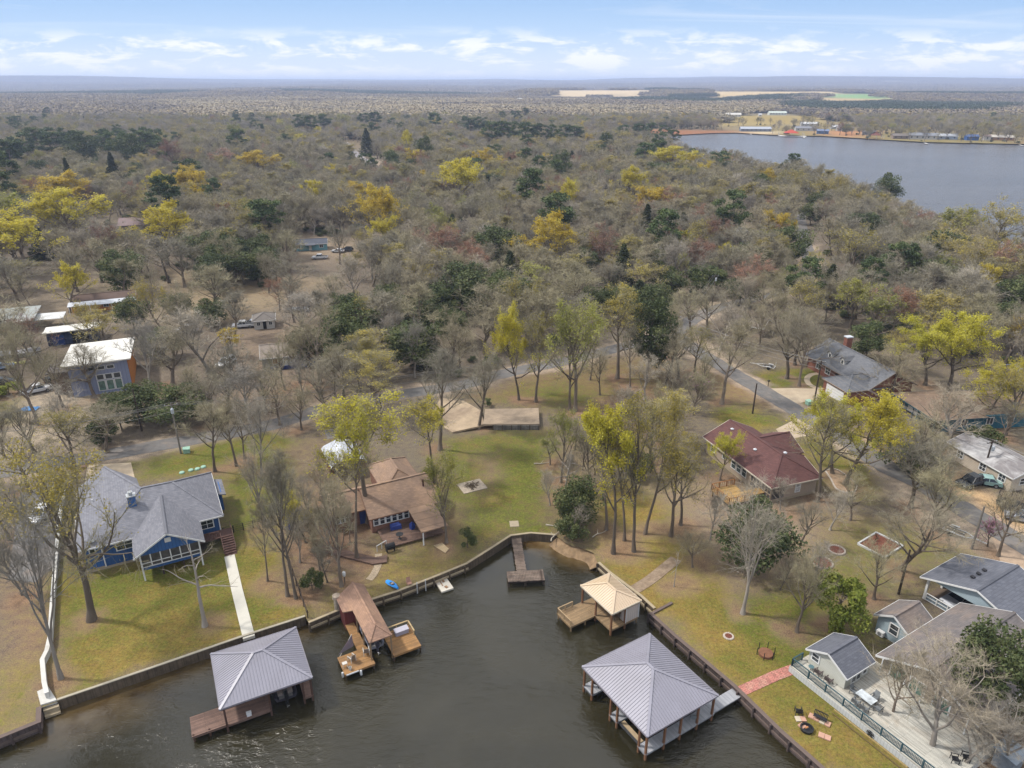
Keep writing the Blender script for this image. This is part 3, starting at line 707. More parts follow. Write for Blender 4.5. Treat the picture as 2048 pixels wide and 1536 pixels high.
def build_houses():
    M = {}
    white = M['white'] = mat('white_trim_paint', hx('#f2f2f0'), .6, .05, 2.0)
    glass = M['glass'] = glass_mat('window_glass')
    screen = glass_mat('porch_screen', (.028, .026, .026), .5)
    slate = mat('grey_asphalt_shingles', hx('#85868e'), .9, .14, .8, grain=.12, pattern='shingle')
    M['slate'] = slate
    dk = mat('charcoal_shingles', hx('#74757d'), .9, .16, .7, grain=.12, pattern='shingle', stain=hx('#8a8078'), stain_amt=.25)
    brownsh = mat('brown_shingles', hx('#9c8370'), .9, .12, .7, grain=.12, pattern='shingle', stain=hx('#c4a07f'), stain_amt=.4)
    M['brownsh'] = brownsh
    conc = mat('foundation_concrete', hx('#b5a58d'), .9, .15, 1.5)
    # ---- blue house -----------------------------------------------------
    blue = mat('blue_siding', hx('#3d68a2', 1.15), .6, .08, 1.0, pattern='battens', pp=.4)
    h = House('lake_house', 'royal blue house with grey shingle roof and screened gable porch facing the cove', 'house', (-52.6, 71.9), 28)
    w = h.mb('wall'); w.box(0, 2.15, .25, 15.2, .3, 3.62); w.box(2.15, 15.8, 0, 11.6, .3, 3.6); w.box(15.8, 17, 6.6, 9.8, .3, 3.2)
    h.mb('foundation').box(-.05, 15.85, -.06, 15.3, -.2, .3)
    r = h.mb('roof'); e = 3.7
    E0, F0, F1, B1, B0, N, A, E1 = (-.7, -.45, e), (2.0, -.6, e), (16.4, -.5, e), (16.4, 12.2, e), (6.7, 12.2, e), (6.7, 15.4, e), (2.9, 18.4, 5.1), (-.7, 16.1, e)
    R0, R1 = (7.4, 6.6, 6.6), (11.2, 6.4, 6.6)
    for f in ([E0, F0, R0], [E1, E0, R0], [E1, R0, A], [F0, F1, R1, R0], [F1, B1, R1], [B1, B0, R0, R1], [A, R0, N], [R0, B0, N], [E1, A, N]): r.slab(f, .15)
    for a, b in ((F0, R0), (R0, R1), (R1, F1), (R1, B1), (A, R0)): r.bar((a[0], a[1], a[2] + .03), (b[0], b[1], b[2] + .03), .3, .05)
    r.slab([(15.2, 10.6, 3.6), (15.2, 6.0, 3.6), (17.5, 6.0, 3.05), (17.5, 10.6, 3.05)], .14)
    tr = h.mb('fascia')
    for a, b in ((E0, F0), (F0, F1), (F1, B1), (E1, E0)): tr.bar((a[0], a[1] - .02, e - .09), (b[0], b[1] - .02, e - .09), .05, .2)
    for x, y in ((0, .2), (2.13, -.03), (15.78, -.02)): h.mb('corner_trim:%s' % x).box(x - .07, x + .07, y - .05, y + .08, .3, 3.55)
    h.done({'wall': blue, 'foundation': conc, 'roof': slate, 'fascia': white, 'corner_trim': white})
    # porch
    pr = MB(); pr.slab([(5.6, -5.35, 3.62), (9.6, -5.35, 6.0), (9.6, 4.9, 6.0), (5.6, -.2, 3.62)][::-1], .15); pr.slab([(13.6, -5.35, 3.62), (9.6, -5.35, 6.0), (9.6, 4.9, 6.0), (13.6, -.2, 3.62)], .15)
    pr.bar((9.6, -5.35, 6.03), (9.6, 4.6, 6.03), .3, .05)
    pr.build('porch_roof', slate, h.r)
    pw = MB(); pw.box(6.25, 12.95, -4.8, -.05, 1.35, 1.8)
    i = len(pw.v); pw.v += [(6.0, -4.85, 3.72), (13.2, -4.85, 3.72), (9.6, -4.85, 5.82), (6.0, -4.7, 3.72), (13.2, -4.7, 3.72), (9.6, -4.7, 5.82)]
    pw.f += [(i, i + 1, i + 2), (i + 3, i + 5, i + 4), (i, i + 3, i + 4, i + 1), (i + 1, i + 4, i + 5, i + 2), (i + 2, i + 5, i + 3, i)]
    pw.box(6.2, 13, -4.86, -4.7, 3.5, 3.72); pwo = pw.build('porch_wall', blue, h.r)
    v = MB(); v.box(9.25, 9.95, -4.92, -4.85, 4.55, 5.15); v.build('gable_vent', white, pwo)
    t = MB(); t.bar((5.6, -5.38, 3.54), (9.6, -5.38, 5.92), .05, .2); t.bar((9.6, -5.38, 5.92), (13.6, -5.38, 3.54), .05, .2); t.build('porch_fascia', white, h.r)
    sc = MB(); sc.box(6.3, 12.9, -4.76, -4.7, 1.8, 3.5); sc.box(6.28, 6.34, -4.7, -.05, 1.8, 3.55); sc.box(12.86, 12.92, -4.7, -.05, 1.8, 3.55); sc.build('porch_screen', screen, h.r)
    fr = MB()
    for i in range(7): x = 6.3 + 6.6 * i / 6; fr.box(x - .06, x + .06, -4.85, -4.765, 1.8, 3.5)
    fr.box(6.24, 12.96, -4.85, -4.765, 2.28, 2.36); fr.box(6.24, 12.96, -4.85, -4.765, 1.75, 1.83); fr.build('screen_frame', white, h.r)
    for x in (6.3, 12.9): p = MB(); p.box(x - .09, x + .09, -5.0, -4.86, -.1, 3.6); p.build('porch_post', white, h.r)
    for x in (8.4, 10.8): p = MB(); p.box(x - .09, x + .09, -4.6, -4.45, -.1, 1.35); p.build('porch_post', mat('dark_stained_post', hx('#4b3a32'), .9), h.r)
    lw = mat('brown_deck_stain', hx('#7d5f52'), .85, .2, 3, pattern='boards', pp=(.14, 3, 0))
    st = MB(); st.box(13.05, 17, -1.9, -.05, 1.2, 1.35)
    for k in range(8): st.box(15.6, 17, -1.9 - .32 * (k + 1), -1.88 - .32 * k, 1.05 - .17 * k, 1.2 - .17 * k)
    for x in (15.55, 17.02): st.bar((x, -1.9, 2.2), (x, -4.5, 1.0), .08); [st.bar((x, -1.9 - .43 * k, 1.2 - .2 * k), (x, -1.9 - .43 * k, 2.2 - .2 * k), .05) for k in range(7)]
    for a, b in (((13.1, -1.9), (15.5, -1.9)), ((17.0, -.1), (17.0, -1.9))):
        A_ = Vector((*a, 1.35)); B_ = Vector((*b, 1.35)); st.bar(A_ + Vector((0, 0, 1)), B_ + Vector((0, 0, 1)), .09)
        for k in range(9): q = A_.lerp(B_, k / 8); st.bar(q, q + Vector((0, 0, 1)), .05)
    st.build('porch_stairs', mat('dark_deck_stain', hx('#6a5048'), .85, .2, 3), h.r)
    for c_, w_ in ((4.65, 1.9),): h.win('-y', 0, c_, 2.15, 3.35, w_, white, glass, 2, 2)
    h.win('-y', 0, 14.3, 2.1, 3.3, 1.5, white, glass, 2, 2); h.win('-y', .25, 1.1, 2.55, 3.15, .6, white, glass, 1, 1)
    ch = MB(); ch.box(5.8, 6.7, 3.9, 4.75, 4.6, 7.0); co = ch.build('chimney', blue, h.r)
    cp = MB(); cp.box(5.7, 6.8, 3.8, 4.85, 7.0, 7.12); cp.lathe([(.24, 7.12), (.24, 7.45), (.34, 7.47), (.3, 7.6), (.05, 7.66)], 10, (6.25, 4.3, 0)); cp.build('chimney_cap', mat('galvanised_cap', hx('#c5c9cc'), .4, .1), co)
    for x, y, z in ((1.4, 9.8, 4.4), (2.0, 10.6, 4.65)): v = MB(); v.tube([(x, y, z - .1), (x, y, z + .45)], .07, 8); v.build('roof_vent', white, h.r)
    v = MB(); v.lathe([(.05, .25), (.32, .35), (.38, .45)], 12, (1.3, .2, 3.8)); v.tube([(1.3, .2, 3.6), (1.3, .2, 4.1)], .03); v.build('satellite_dish', mat('dish_grey', hx('#8f9499'), .5), h.r)
    # ---- brown shingled house -------------------------------------------------
    brick = mat('brown_brick', hx('#8a6656'), .9, .15, 1.5, pattern='brick')
    h = House('cottage', 'brown brick cottage with rust brown shingle roof and cluttered red deck by the cove', 'house', (-18.3, 79.4), 26)
    w = h.mb('wall'); w.box(0, 9.2, 1.1, 9.1, -.1, 2.68); w.box(-4.8, .05, 3.9, 8.8, -.1, 2.66); w.box(3.5, 8.6, 9.0, 14.5, -.1, 2.64)
    h.gable(0, 9.2, 1.1, 9.1, 2.7, 4.95, 'x', .4); h.gable(-4.8, 1.5, 3.7, 9.3, 2.7, 4.15, 'x', .35, ends=(1, 0))
    A, B, Cc, D, r0, r1 = h.hip(3.5, 8.8, 6.5, 14.4, 2.72, 4.5, 'y', .35, run=2.6)
    h.mb('porch_roof').slab([(5.0, -4.7, 2.25), (8.7, -4.7, 2.25), (8.7, .75, 2.62), (5.0, .75, 2.62)], .14)
    for x in (5.3, 8.4): h.mb('porch_post:%s' % x).box(x - .07, x + .07, -4.5, -4.36, 0, 2.12)
    h.mb('chimney_pipe').tube([(8.2, 3.4, 3.6), (8.2, 3.4, 4.75)], .13, 10); h.mb('chimney_pipe').lathe([(.2, 4.7), (.2, 4.95), (.05, 5.02)], 10, (8.2, 3.4, 0))
    red = mat('red_stained_deck', hx('#7f675c'), .85, .25, 2.5, pattern='boards', pp=(.14, 3, .3), stain=hx('#8a705c'), stain_amt=.6)
    d = h.mb('deck'); d.box(.6, 8.6, -3.4, 1.08, .25, .4); d.prism([(-8.2, 1.0), (-7.6, 2.2), (-1.2, -4.5), (-1.9, -5.7)], .1, .26); d.prism([(-1.9, -5.7), (-1.2, -4.5), (.3, -4.7), (-.2, -6.1)], .12, .27)
    h.done({'wall': brick, 'roof': brownsh, 'porch_roof': brownsh, 'porch_post': white, 'fascia': mat('brown_fascia', hx('#8b6a58'), .8), 'chimney_pipe': mat('rusty_pipe', hx('#5d3b33'), .8), 'deck': red})
    for i in range(6): h.win('-y', 1.1, .62 + .84 * i, 1.15, 2.35, .66, white, glass, 1, 2, .08)
    for i in range(4): h.win('-y', 1.1, 5.95 + .86 * i, 1.75, 2.42, .68, white, glass, 1, 1, .08)
    for i in range(3): h.win('-y', 3.9, -3.9 + .62 * i, 1.0, 2.3, .5, white, glass, 1, 2, .07)
    d = MB(); d.box(-.95, -.1, 3.8, 3.9, .1, 2.2); d.build('door', mat('blue_door', hx('#3c4f86'), .6), h.r)
    # ---- white arched carport ----------------------------------------------
    metal = mat('white_sheet_metal', hx('#dfe3ea'), .45, .12, .8, stain=hx('#a8adb5'), stain_amt=.5)
    h = House('carport', 'carport with pale corrugated metal roof behind the brown brick cottage', 'carport', (-25, 96), 26)
    rf = h.mb('roof'); prof = [(-3.0, 2.2), (-2.6, 2.6), (-.2, 3.4), (2.1, 2.6), (2.5, 2.2)]
    for k in range(12):
        y0, y1 = -.7 + 7 * k / 12, -.7 + 7 * (k + 1) / 12 - .03
        for (xa, za), (xb, zb) in zip(prof[:-1], prof[1:]): rf.slab([(xa, y0, za), (xb, y0, zb), (xb, y1, zb), (xa, y1, za)], .05)
    for x in (-2.7, 2.2):
        for y in (-.5, 1.6, 3.8, 6.0): h.mb('post:%s%s' % (x, y)).box(x - .05, x + .05, y - .05, y + .05, 0, 2.5)
    b = h.mb('back_panel'); b.box(-2.7, 2.2, 6.05, 6.15, .1, 2.5); b.box(-2.76, -2.7, 1.7, 6, .1, 1.9)
    h.done({'roof': metal, 'post': mat('red_steel_post', hx('#7a3a30'), .6), 'back_panel': mat('weathered_red_board', hx('#7d4a3c'), .9, .3)})
    # ---- maroon house --------------------------------------------------------
    maroon = mat('maroon_shingles', hx('#6b4a47'), .9, .12, .7, grain=.13, pattern='shingle')
    tan = mat('tan_siding', hx('#bdab97'), .8, .08, 1.0, pattern='siding', pp=.2)
    h = House('ranch_house', 'tan house with maroon shingle roof beside the lane, screened porch at one end', 'house', (37.4, 87.6), 20)
    w = h.mb('wall'); w.box(0, 8.0, .3, 16.5, .4, 2.85); w.box(8.0, 10.6, 7.2, 14.0, .2, 2.85)
    w.prism([(7.9, .5), (9.8, 5.9), (7.9, 7.3)], .4, 2.85)
    h.mb('foundation').box(.02, 7.98, .32, 16.4, -.2, .4)
    r = h.mb('roof'); ze, zr = 2.85, 5.1
    A, B, Bm, T0, T1, RR, RT = (-.6, -.2, ze), (8.4, -.3, ze), (10.5, 6.1, ze), (-.6, 17.0, ze), (9.2, 17.0, ze), (4.4, 4.3, zr), (4.4, 17.0, zr)
    for f in ([T0, A, RR, RT], [A, B, RR], [B, Bm, (4.4, 7.6, zr), RR], [Bm, (9.2, 7.6, ze), (4.4, 7.6, zr)], [(9.2, 7.6, ze), T1, RT, (4.4, 7.6, zr)]): r.slab(f, .16)
    r.slab([(11.2, 6.9, 2.85), (11.2, 10.6, 4.7), (5.2, 10.6, 4.7), (9.0, 6.9, 2.85)], .15); r.slab([(11.2, 14.3, 2.85), (9.0, 14.3, 2.85), (5.2, 10.6, 4.7), (11.2, 10.6, 4.7)], .15)
    for a, b in ((A, RR), (B, RR), (RR, RT), (Bm, (4.4, 7.6, zr)), ((11.2, 10.6, 4.7), (5.2, 10.6, 4.7))): r.bar((a[0], a[1], a[2] + .03), (b[0], b[1], b[2] + .03), .28, .05)
    w.prism([(10.4, 7.2), (10.6, 7.2), (10.6, 14), (10.4, 14)], 2.85, 3.0)
    t = h.mb('fascia')
    for a, b in ((T0, A), (A, B), (B, Bm), (RT, T1), (T0, RT), ((11.22, 6.9, 2.85), (11.22, 10.6, 4.7)), ((11.22, 10.6, 4.7), (11.22, 14.3, 2.85))): t.bar((a[0], a[1], a[2] - .09), (b[0], b[1], b[2] - .09), .06, .2)
    h.done({'wall': tan, 'foundation': conc, 'roof': maroon, 'fascia': mat('ivory_trim', hx('#e2d8c6'), .6)})
    sp = MB(); sp.box(-.06, .0, .5, 4.8, .55, 2.7); sp.box(.1, 2.2, .24, .3, .55, 2.7); so = sp.build('porch_screen', screen, h.r)
    f = MB()
    for i in range(8): y = .4 + 4.5 * i / 7; f.box(-.14, -.06, y - .05, y + .05, .5, 2.75)
    f.box(-.14, -.06, .4, 4.9, 1.2, 1.28); f.build('screen_frame', mat('beige_frame', hx('#b5a48e'), .7), so)
    for y, z0, wd in ((6.6, 1.0, 1.0), (7.9, 1.0, 1.0), (9.2, 1.0, 1.0), (11.6, 1.4, .9), (14.6, 1.2, 1.0)): h.win('-x', 0, y, z0, 2.4, wd, white, mat('curtained_glass', (.05, .07, .07), .1), 1, 2)
    h.win('-y', .3, 4.6, 1.0, 2.5, .8, white, glass_mat('blind_glass', (.25, .25, .25)), 1, 2)
    for x, y in ((3.2, 14.6), (2.6, 8.0), (5.6, 4.9)):
        z = ze + (zr - ze) * min(1, (x + .6) / 5.0); v = MB(); v.lathe([(.22, 0), (.22, .14), (.3, .16), (.05, .32)], 10, (x, y, z if x < 4.4 else 4.75)); v.build('roof_vent', metal, h.r)
    # ---- dormer house ---------------------------------------------------------
    rb = mat('red_brick', hx('#8f6152'), .9, .12, 1.5, pattern='brick')
    bsh = mat('slate_grey_shingles', hx('#74767b'), .9, .12, .7, grain=.12, pattern='shingle')
    h = House('brick_house', 'red brick house with blue grey roof, two dormers and a white garage door', 'house', (65.0, 130.2), 14)
    w = h.mb('wall'); w.box(.7, 10.2, -7.5, 11.2, 0, 2.98); w.box(-4.3, .75, -7.6, -.9, 0, 2.7)
    h.gable(.3, 10.4, -7.8, 11.4, 3.0, 5.9, 'y', .35); h.hip(-4.3, 4.5, -7.6, -.9, 2.75, 4.6, 'x', .35)
    ch = h.mb('chimney'); ch.box(7.2, 8.5, 8.4, 9.4, 3.5, 6.9)
    h.done({'wall': rb, 'roof': bsh, 'fascia': mat('brown_trim', hx('#a08d7c'), .7), 'chimney': rb})
    cp = MB(); cp.box(7.1, 8.6, 8.3, 9.5, 6.9, 7.1); cp.build('chimney_cap', metal, h.o['chimney'])
    for y in (6.3, 2.4):
        d = MB(); z0 = 4.0; d.box(1.9, 3.6, y - .55, y + .55, 3.75, 4.85); do = d.build('dormer', white, h.r)
        r = MB(); r.slab([(1.7, y - .8, 4.75), (1.7, y, 5.5), (4.6, y, 5.5), (3.6, y - .8, 4.75)][::-1], .1); r.slab([(1.7, y + .8, 4.75), (1.7, y, 5.5), (4.6, y, 5.5), (3.6, y + .8, 4.75)], .1); r.build('dormer_roof', bsh, do)
        g = MB(); g.box(1.86, 1.9, y - .25, y + .25, 4.0, 4.7); g.build('pane', glass, do)
        tri = MB(); i = 0; tri.face([(1.88, y - .6, 4.8), (1.88, y, 5.35), (1.88, y + .6, 4.8)]); tri.face([(1.95, y - .6, 4.8), (1.95, y + .6, 4.8), (1.95, y, 5.35)]); tri.build('dormer_gable', white, do)
    gd = MB(); gd.box(-4.36, -4.3, -6.9, -1.9, .05, 2.25); go = gd.build('garage_door', white, h.r)
    g = MB(); [g.box(-4.38, -4.36, -6.9, -1.9, .05 + .55 * k - .012, .05 + .55 * k + .012) for k in range(1, 4)]; g.build('panel_joint', mat('joint_grey', hx('#a9a9a9')), go)
    dr = MB(); dr.box(.62, .7, 1.2, 2.2, .1, 2.2); dr.build('door', mat('dark_door', hx('#3b2b26')), h.r)
    h.win('-x', .7, 7.6, 1.0, 2.4, 1.4, white, glass, 2, 2); h.win('-x', .7, 4.6, 1.0, 2.4, 1.4, white, glass, 2, 2)
    # second brown roof behind it
    h = House('cabin', 'low grey roofed cabin mostly hidden by bare trees behind the red brick house', 'cabin', (53.0, 165.0), -38)
    h.mb('wall').box(0, 8, 0, 6, 0, 2.5); h.gable(0, 8, 0, 6, 2.5, 3.9, 'x', .35); h.done({'wall': tan, 'roof': mat('grey_brown_shingles', hx('#857a70'), .9, .2, .8), 'fascia': white})
    # ---- teal house -------------------------------------------------------------
    teal = mat('teal_siding', hx('#2f6a7c', 1.1), .7, .1, 1.0, pattern='siding', pp=.2)
    mossy = mat('brown_weathered_shingles', hx('#8d7864'), .9, .2, .6, grain=.14, pattern='shingle', stain=hx('#6b5a50'), stain_amt=.6)
    h = House('bungalow', 'teal bungalow under a wide brown hip roof, black dish beside its porch', 'house', (72.6, 109.6), 8)
    w = h.mb('wall'); w.box(2.0, 21, .6, 10.6, 0, 2.55); w.box(.5, 2.1, 5.2, 5.35, 0, 2.4)
    h.hip(.4, 9.5, .4, 11.6, 2.6, 4.5, 'y', .5); h.hip(6, 23, 1.4, 10.6, 2.6, 4.2, 'x', .5)
    for y in (.6, 3.4, 6.2, 9.0): h.mb('porch_post:%s' % y).box(.4, .52, y, y + .12, 0, 2.5)
    h.done({'wall': teal, 'roof': mossy, 'fascia': mat('teal_fascia', hx('#2e5560'), .7), 'porch_post': mat('teal_post', hx('#2e5560'), .7)})
    g = MB(); g.box(1.94, 2.0, 6.4, 9.6, .1, 2.1); g.build('garage_door', white, h.r)
    for x in (6, 11, 15): h.win('-y', .6, x, 1.0, 2.2, 1.2, white, glass, 2, 1)
    # ---- cream house -----------------------------------------------------------
    cream = mat('cream_siding', hx('#d9cbb8'), .8, .1, .8, stain=hx('#b9a48e'), stain_amt=.5, pattern='siding', pp=.25)
    gr = mat('grey_weathered_roof', hx('#8f8a8a'), .85, .2, .6, grain=.1, stain=hx('#d6d5d4'), stain_amt=.8)
    h = House('cottage', 'cream cottage with streaked grey metal roof by the roadside pole', 'house', (73.6, 91.5), 15)
    h.mb('wall').box(0, 7, -.6, 11, 0, 2.5); h.gable(0, 7, -.6, 11, 2.52, 3.8, 'y', .3); h.done({'wall': cream, 'roof': gr, 'fascia': white})
    for y in (1.0, 4.4, 8.6): h.win('-x', 0, y, .95, 2.0, 1.1, white, glass, 2, 2)
    h.win('-y', -.6, 2.0, 1.0, 2.0, .9, white, glass, 1, 2); d = MB(); d.box(4.2, 5.1, -.66, -.6, .1, 2.1); d.build('door', white, h.r)
    # ---- the cluster at the right edge ---------------------------------------
    pale = mat('pale_blue_siding', hx('#b4c6cf'), .7, .07, 1.0, pattern='siding', pp=.18)
    beige = mat('beige_siding', hx('#b9ab9b'), .8, .1, 1.0, pattern='siding', pp=.2)
    ash = mat('ash_brown_shingles', hx('#7c7675'), .9, .12, .7, grain=.12, pattern='shingle', stain=hx('#a08c7c'), stain_amt=.5)
    h = House('lake_house', 'long beige house with ash brown gable roof behind the white deck', 'house', (36.8, 55.4), 31)
    h.mb('wall').box(.9, 15, -9.2, -.4, -.1, 2.76); h.gable(.5, 15, -9.6, -.3, 2.8, 5.0, 'x', .4, wall=None)
    w = h.mb('wall'); i = len(w.v); w.v += [(.9, -9.2, 2.75), (.9, -.4, 2.75), (.9, -4.95, 4.75), (1.05, -9.2, 2.75), (1.05, -.4, 2.75), (1.05, -4.95, 4.75)]; w.f += [(i, i + 2, i + 1), (i + 3, i + 4, i + 5)]
    h.mb('porch_base').box(-.4, .9, -9.4, -.5, -.1, .55)
    for y in (-9.1, -4.9, -.7): h.mb('porch_post:%s' % y).box(.0, .1, y - .05, y + .05, .5, 2.75)
    h.done({'wall': beige, 'roof': ash, 'fascia': white, 'porch_base': mat('tan_stone_step', hx('#b39f84'), .9, .2), 'porch_post': white})
    for y in (-2.0, -4.0, -6.4): h.win('-x', .9, y, .7, 2.3, 1.5, white, glass_mat('green_tinted_glass', (.03, .07, .055)), 2, 1)
    v = MB(); v.lathe([(.1, 0), (.1, .5)], 8, (9.4, -7.4, 3.9)); v.build('roof_vent', white, h.r)
    chs = mat('slate_blue_shingles', hx('#6f727c'), .9, .12, .7, grain=.12, pattern='shingle')
    h = House('garage', 'open garage with charcoal gable roof and pale blue gable sheltering a silver car', 'garage', (36.8, 55.4), 31)
    w = h.mb('wall'); w.box(23.3, 23.5, -6.2, 4.2, -.1, 2.9); w.box(16.2, 23.3, -6.2, -6.0, -.1, 2.9)
    h.gable(16.0, 23.8, -6.6, 4.5, 3.0, 5.0, 'x', .4, wall='gable_wall', ends=(1, 1))
    h.mb('beam').box(16.0, 23.4, 3.95, 4.2, 2.55, 2.9)
    for x, y in ((16.1, 4.1), (19.8, 4.1), (16.1, -1.6)): h.mb('post:%s%s' % (x, y)).box(x - .12, x + .12, y - .12, y + .12, 0, 2.9)
    h.mb('slab').box(15.9, 23.4, -6, 4.3, -.2, .06)
    h.rail([(16.0, 3.9, 0), (16.0, -2.4, 0)], 1.0, 'railing', .09, 1.3, 0); m_ = h.mb('railing'); m_.bar((16, 3.9, .55), (16, -2.4, .55), .07, .06)
    h.mb('lower_panel').box(16.05, 16.12, -2.4, 3.9, .05, .75)
    h.done({'wall': pale, 'gable_wall': pale, 'roof': chs, 'fascia': white, 'beam': white, 'post': white, 'slab': mat('oil_stained_slab', hx('#7d6c5c'), .9, .3), 'railing': white, 'lower_panel': mat('blue_grey_panel', hx('#8d9da8'), .7)})
    for q in range(3): v = MB(); v.box(18.1 + 1.2 * q, 18.5 + 1.2 * q, .55, .95, 4.45, 4.62); v.build('roof_vent', mat('black_vent', hx('#3b3b40')), h.r)
    h = House('shed', 'small pale blue shed with brown gable roof and wall air conditioner beside the long house', 'shed', (36.8, 55.4), 31)
    h.mb('wall').box(6.3, 10.2, .35, 3.8, -.1, 2.38); h.gable(6.3, 10.2, .35, 3.8, 2.4, 3.5, 'x', .35); h.done({'wall': pale, 'roof': ash, 'fascia': white})
    h.win('-x', 6.3, 1.9, 1.0, 2.2, .95, white, glass, 1, 2)
    a = MB(); a.box(5.75, 6.2, 2.6, 3.4, .15, .75); ao = a.build('air_conditioner', white, h.r, bevel=.02); f = MB(); f.lathe([(.22, 0), (.22, .02)], 14); fo = f.build('fan_grille', mat('grille_grey', hx('#8a8d90')), ao); fo.location = (5.75, 3.0, .45); fo.rotation_euler = (0, math.radians(-90), 0)
    wsd = mat('white_lap_siding', hx('#dcdcd0'), .7, .05, 1.0, pattern='siding', pp=.17)
    h = House('shed', 'cream white boat shed with slate gable roof standing on the white deck', 'shed', (30.6, 56.5), 31)
    h.mb('wall').box(0, 3.9, -4.2, 0, .8, 2.58); h.gable(0, 3.9, -4.2, 0, 2.6, 3.75, 'x', .3); h.done({'wall': wsd, 'roof': chs, 'fascia': white})
    h.win('-x', 0, -.75, 1.55, 2.4, .8, white, glass, 1, 2)
    for x in (.95, 1.7): d = MB(); d.box(x, x + .68, -4.28, -4.2, .85, 2.3); do = d.build('door', white, h.r); g = MB(); g.box(x + .1, x + .58, -4.31, -4.28, 1.2, 2.2); g.build('pane', glass, do)
    h.win('-y', -4.2, 3.1, 1.3, 2.2, .6, white, glass, 1, 2)
    # deck
    wd = mat('white_deck_boards', hx('#d9d7cc'), .8, .12, 1.2, pattern='boards', pp=(.14, 3.5, 1.57), stain=hx('#b8a893'), stain_amt=.5)
    h = House('deck', 'long raised white deck with dark teal railing along the lawn', 'deck', (30.6, 56.5), 31)
    h.mb('floor').box(-2, 6.2, -15.5, .6, .62, .78); h.mb('skirt').box(-2.04, -1.95, -15.5, .6, -.1, .66); h.mb('skirt').box(-2, 6, -15.55, -15.46, -.1, .66); h.mb('skirt').box(-2, 6, .58, .66, -.1, .66)
    h.rail([(-1.85, .5, .78), (-1.85, -15.3, .78)], .95, 'railing', .12, 2.1, .13, .03); h.rail([(-1.85, .5, .78), (-.3, .5, .78)], .95, 'railing', .12, 2, .13, .03)
    h.done({'floor': wd, 'skirt': mat('white_skirt_board', hx('#d4d6d4'), .7, .08, 1, pattern='battens', pp=.3), 'railing': mat('teal_rail_paint', hx('#3f5d66'), .6)})
    # ---- left neighbourhood ----------------------------------------------
    box = mat('periwinkle_siding', hx('#b2bcdd'), .7, .06, 1.0, pattern='battens', pp=.6); orange = mat('orange_panel', hx('#d98a3a'), .7, .1)
    flat = mat('white_roof_membrane', hx('#f6f3ea'), .6, .06, .4, stain=hx('#d8d4ca'), stain_amt=.5)
    h = House('box_house', 'tall periwinkle house with white sloped roof, big front windows and orange side wall', 'house', (-84.4, 125.2), 24)
    h.mb('wall').loft([[(0, 0, -.1), (10.2, 0, -.1), (10.2, 0, 6.4), (0, 0, 6.4)], [(0, 14.5, -.1), (10.2, 14.5, -.1), (10.2, 14.5, 5.62), (0, 14.5, 5.62)]]); h.mb('side_wall').loft([[(10.2, .1, -.1), (10.32, .1, -.1), (10.32, .1, 6.3), (10.2, .1, 6.3)], [(10.2, 14.4, -.1), (10.32, 14.4, -.1), (10.32, 14.4, 5.6), (10.2, 14.4, 5.6)]])
    h.mb('roof').slab([(-.9, -.9, 6.75), (11.0, -.9, 6.75), (11.0, 15.4, 5.9), (-.9, 15.4, 5.9)], .25)
    h.mb('annex').box(-3.6, 0, 3.2, 8.5, -.1, 4.2); h.mb('annex_roof').slab([(-4.2, 2.4, 4.6), (.0, 2.4, 4.6), (.0, 9, 4.3), (-4.2, 9, 4.3)], .2)
    h.done({'wall': box, 'side_wall': orange, 'roof': flat, 'annex': mat('brown_panel', hx('#8a7463'), .8), 'annex_roof': mat('dark_annex_roof', hx('#5c5552'), .8)})
    for i in range(3):
        h.win('-y', 0, 5.1 + 1.45 * i, .7, 2.6, 1.2, white, glass_mat('green_glass', (.05, .09, .075)), 1, 1, .1); h.win('-y', 0, 5.1 + 1.45 * i, 2.95, 3.9, 1.2, white, glass, 1, 1, .1); h.win('-y', 0, 4.0 + 1.6 * i, 5.0, 5.6, 1.2, white, glass, 1, 1, .09)
    navy = mat('navy_siding', hx('#3b4a70'), .7, .1, 1.0, pattern='battens', pp=.6)
    h = House('outbuilding', 'long navy outbuilding with flat white roof behind the periwinkle house', 'outbuilding', (-106.6, 154.0), 24)
    h.mb('wall').box(0, 10.2, 0, 5, -.1, 2.8); h.mb('roof').slab([(-.6, -.7, 3.35), (10.9, -.7, 3.35), (10.9, 5.6, 3.0), (-.6, 5.6, 3.0)], .2); h.done({'wall': navy, 'roof': flat})
    g = MB(); g.box(1, 3.4, -.06, 0, 0, 2.3); g.build('garage_door', mat('blue_garage_door', hx('#33508f')), h.r); g = MB(); g.box(5, 8.4, -.06, 0, 0, 2.5); g.build('bay_shade_sheet', mat('painted_bay_shade', (.012, .011, .01)), h.r)  # bay is a near-black sheet on the wall, its inner shade painted
    h = House('cottage', 'orange cottage with brown roof and a strip of white porch roof', 'house', (-115.5, 179.5), 22)
    h.mb('wall').box(0, 15, 0, 7.5, 0, 2.5); h.gable(0, 15, 0, 7.5, 2.5, 3.9, 'x', .35); h.mb('porch_roof').slab([(-.6, -2.2, 2.35), (15.4, -2.2, 2.35), (15.4, .3, 2.85), (-.6, .3, 2.85)], .1)
    for x in (-.3, 4.5, 9.6, 15): h.mb('porch_post:%s' % x).box(x - .06, x + .06, -2.1, -1.98, 0, 2.3)
    h.done({'wall': orange, 'roof': mat('umber_shingles', hx('#6d5a50'), .9, .15, .7), 'fascia': white, 'porch_roof': metal, 'porch_post': white}); h.win('-y', 0, 8, 1, 2.1, 1.2, white, glass, 2, 1); h.win('-y', 0, 3, 1, 2.1, 1.2, white, glass, 2, 1)
    grey = mat('grey_siding', hx('#a9a6a0'), .8, .1, 1.0, pattern='siding', pp=.2); tansh = mat('grey_tan_shingles', hx('#9a8e82'), .9, .15, .7, grain=.1, pattern='shingle')
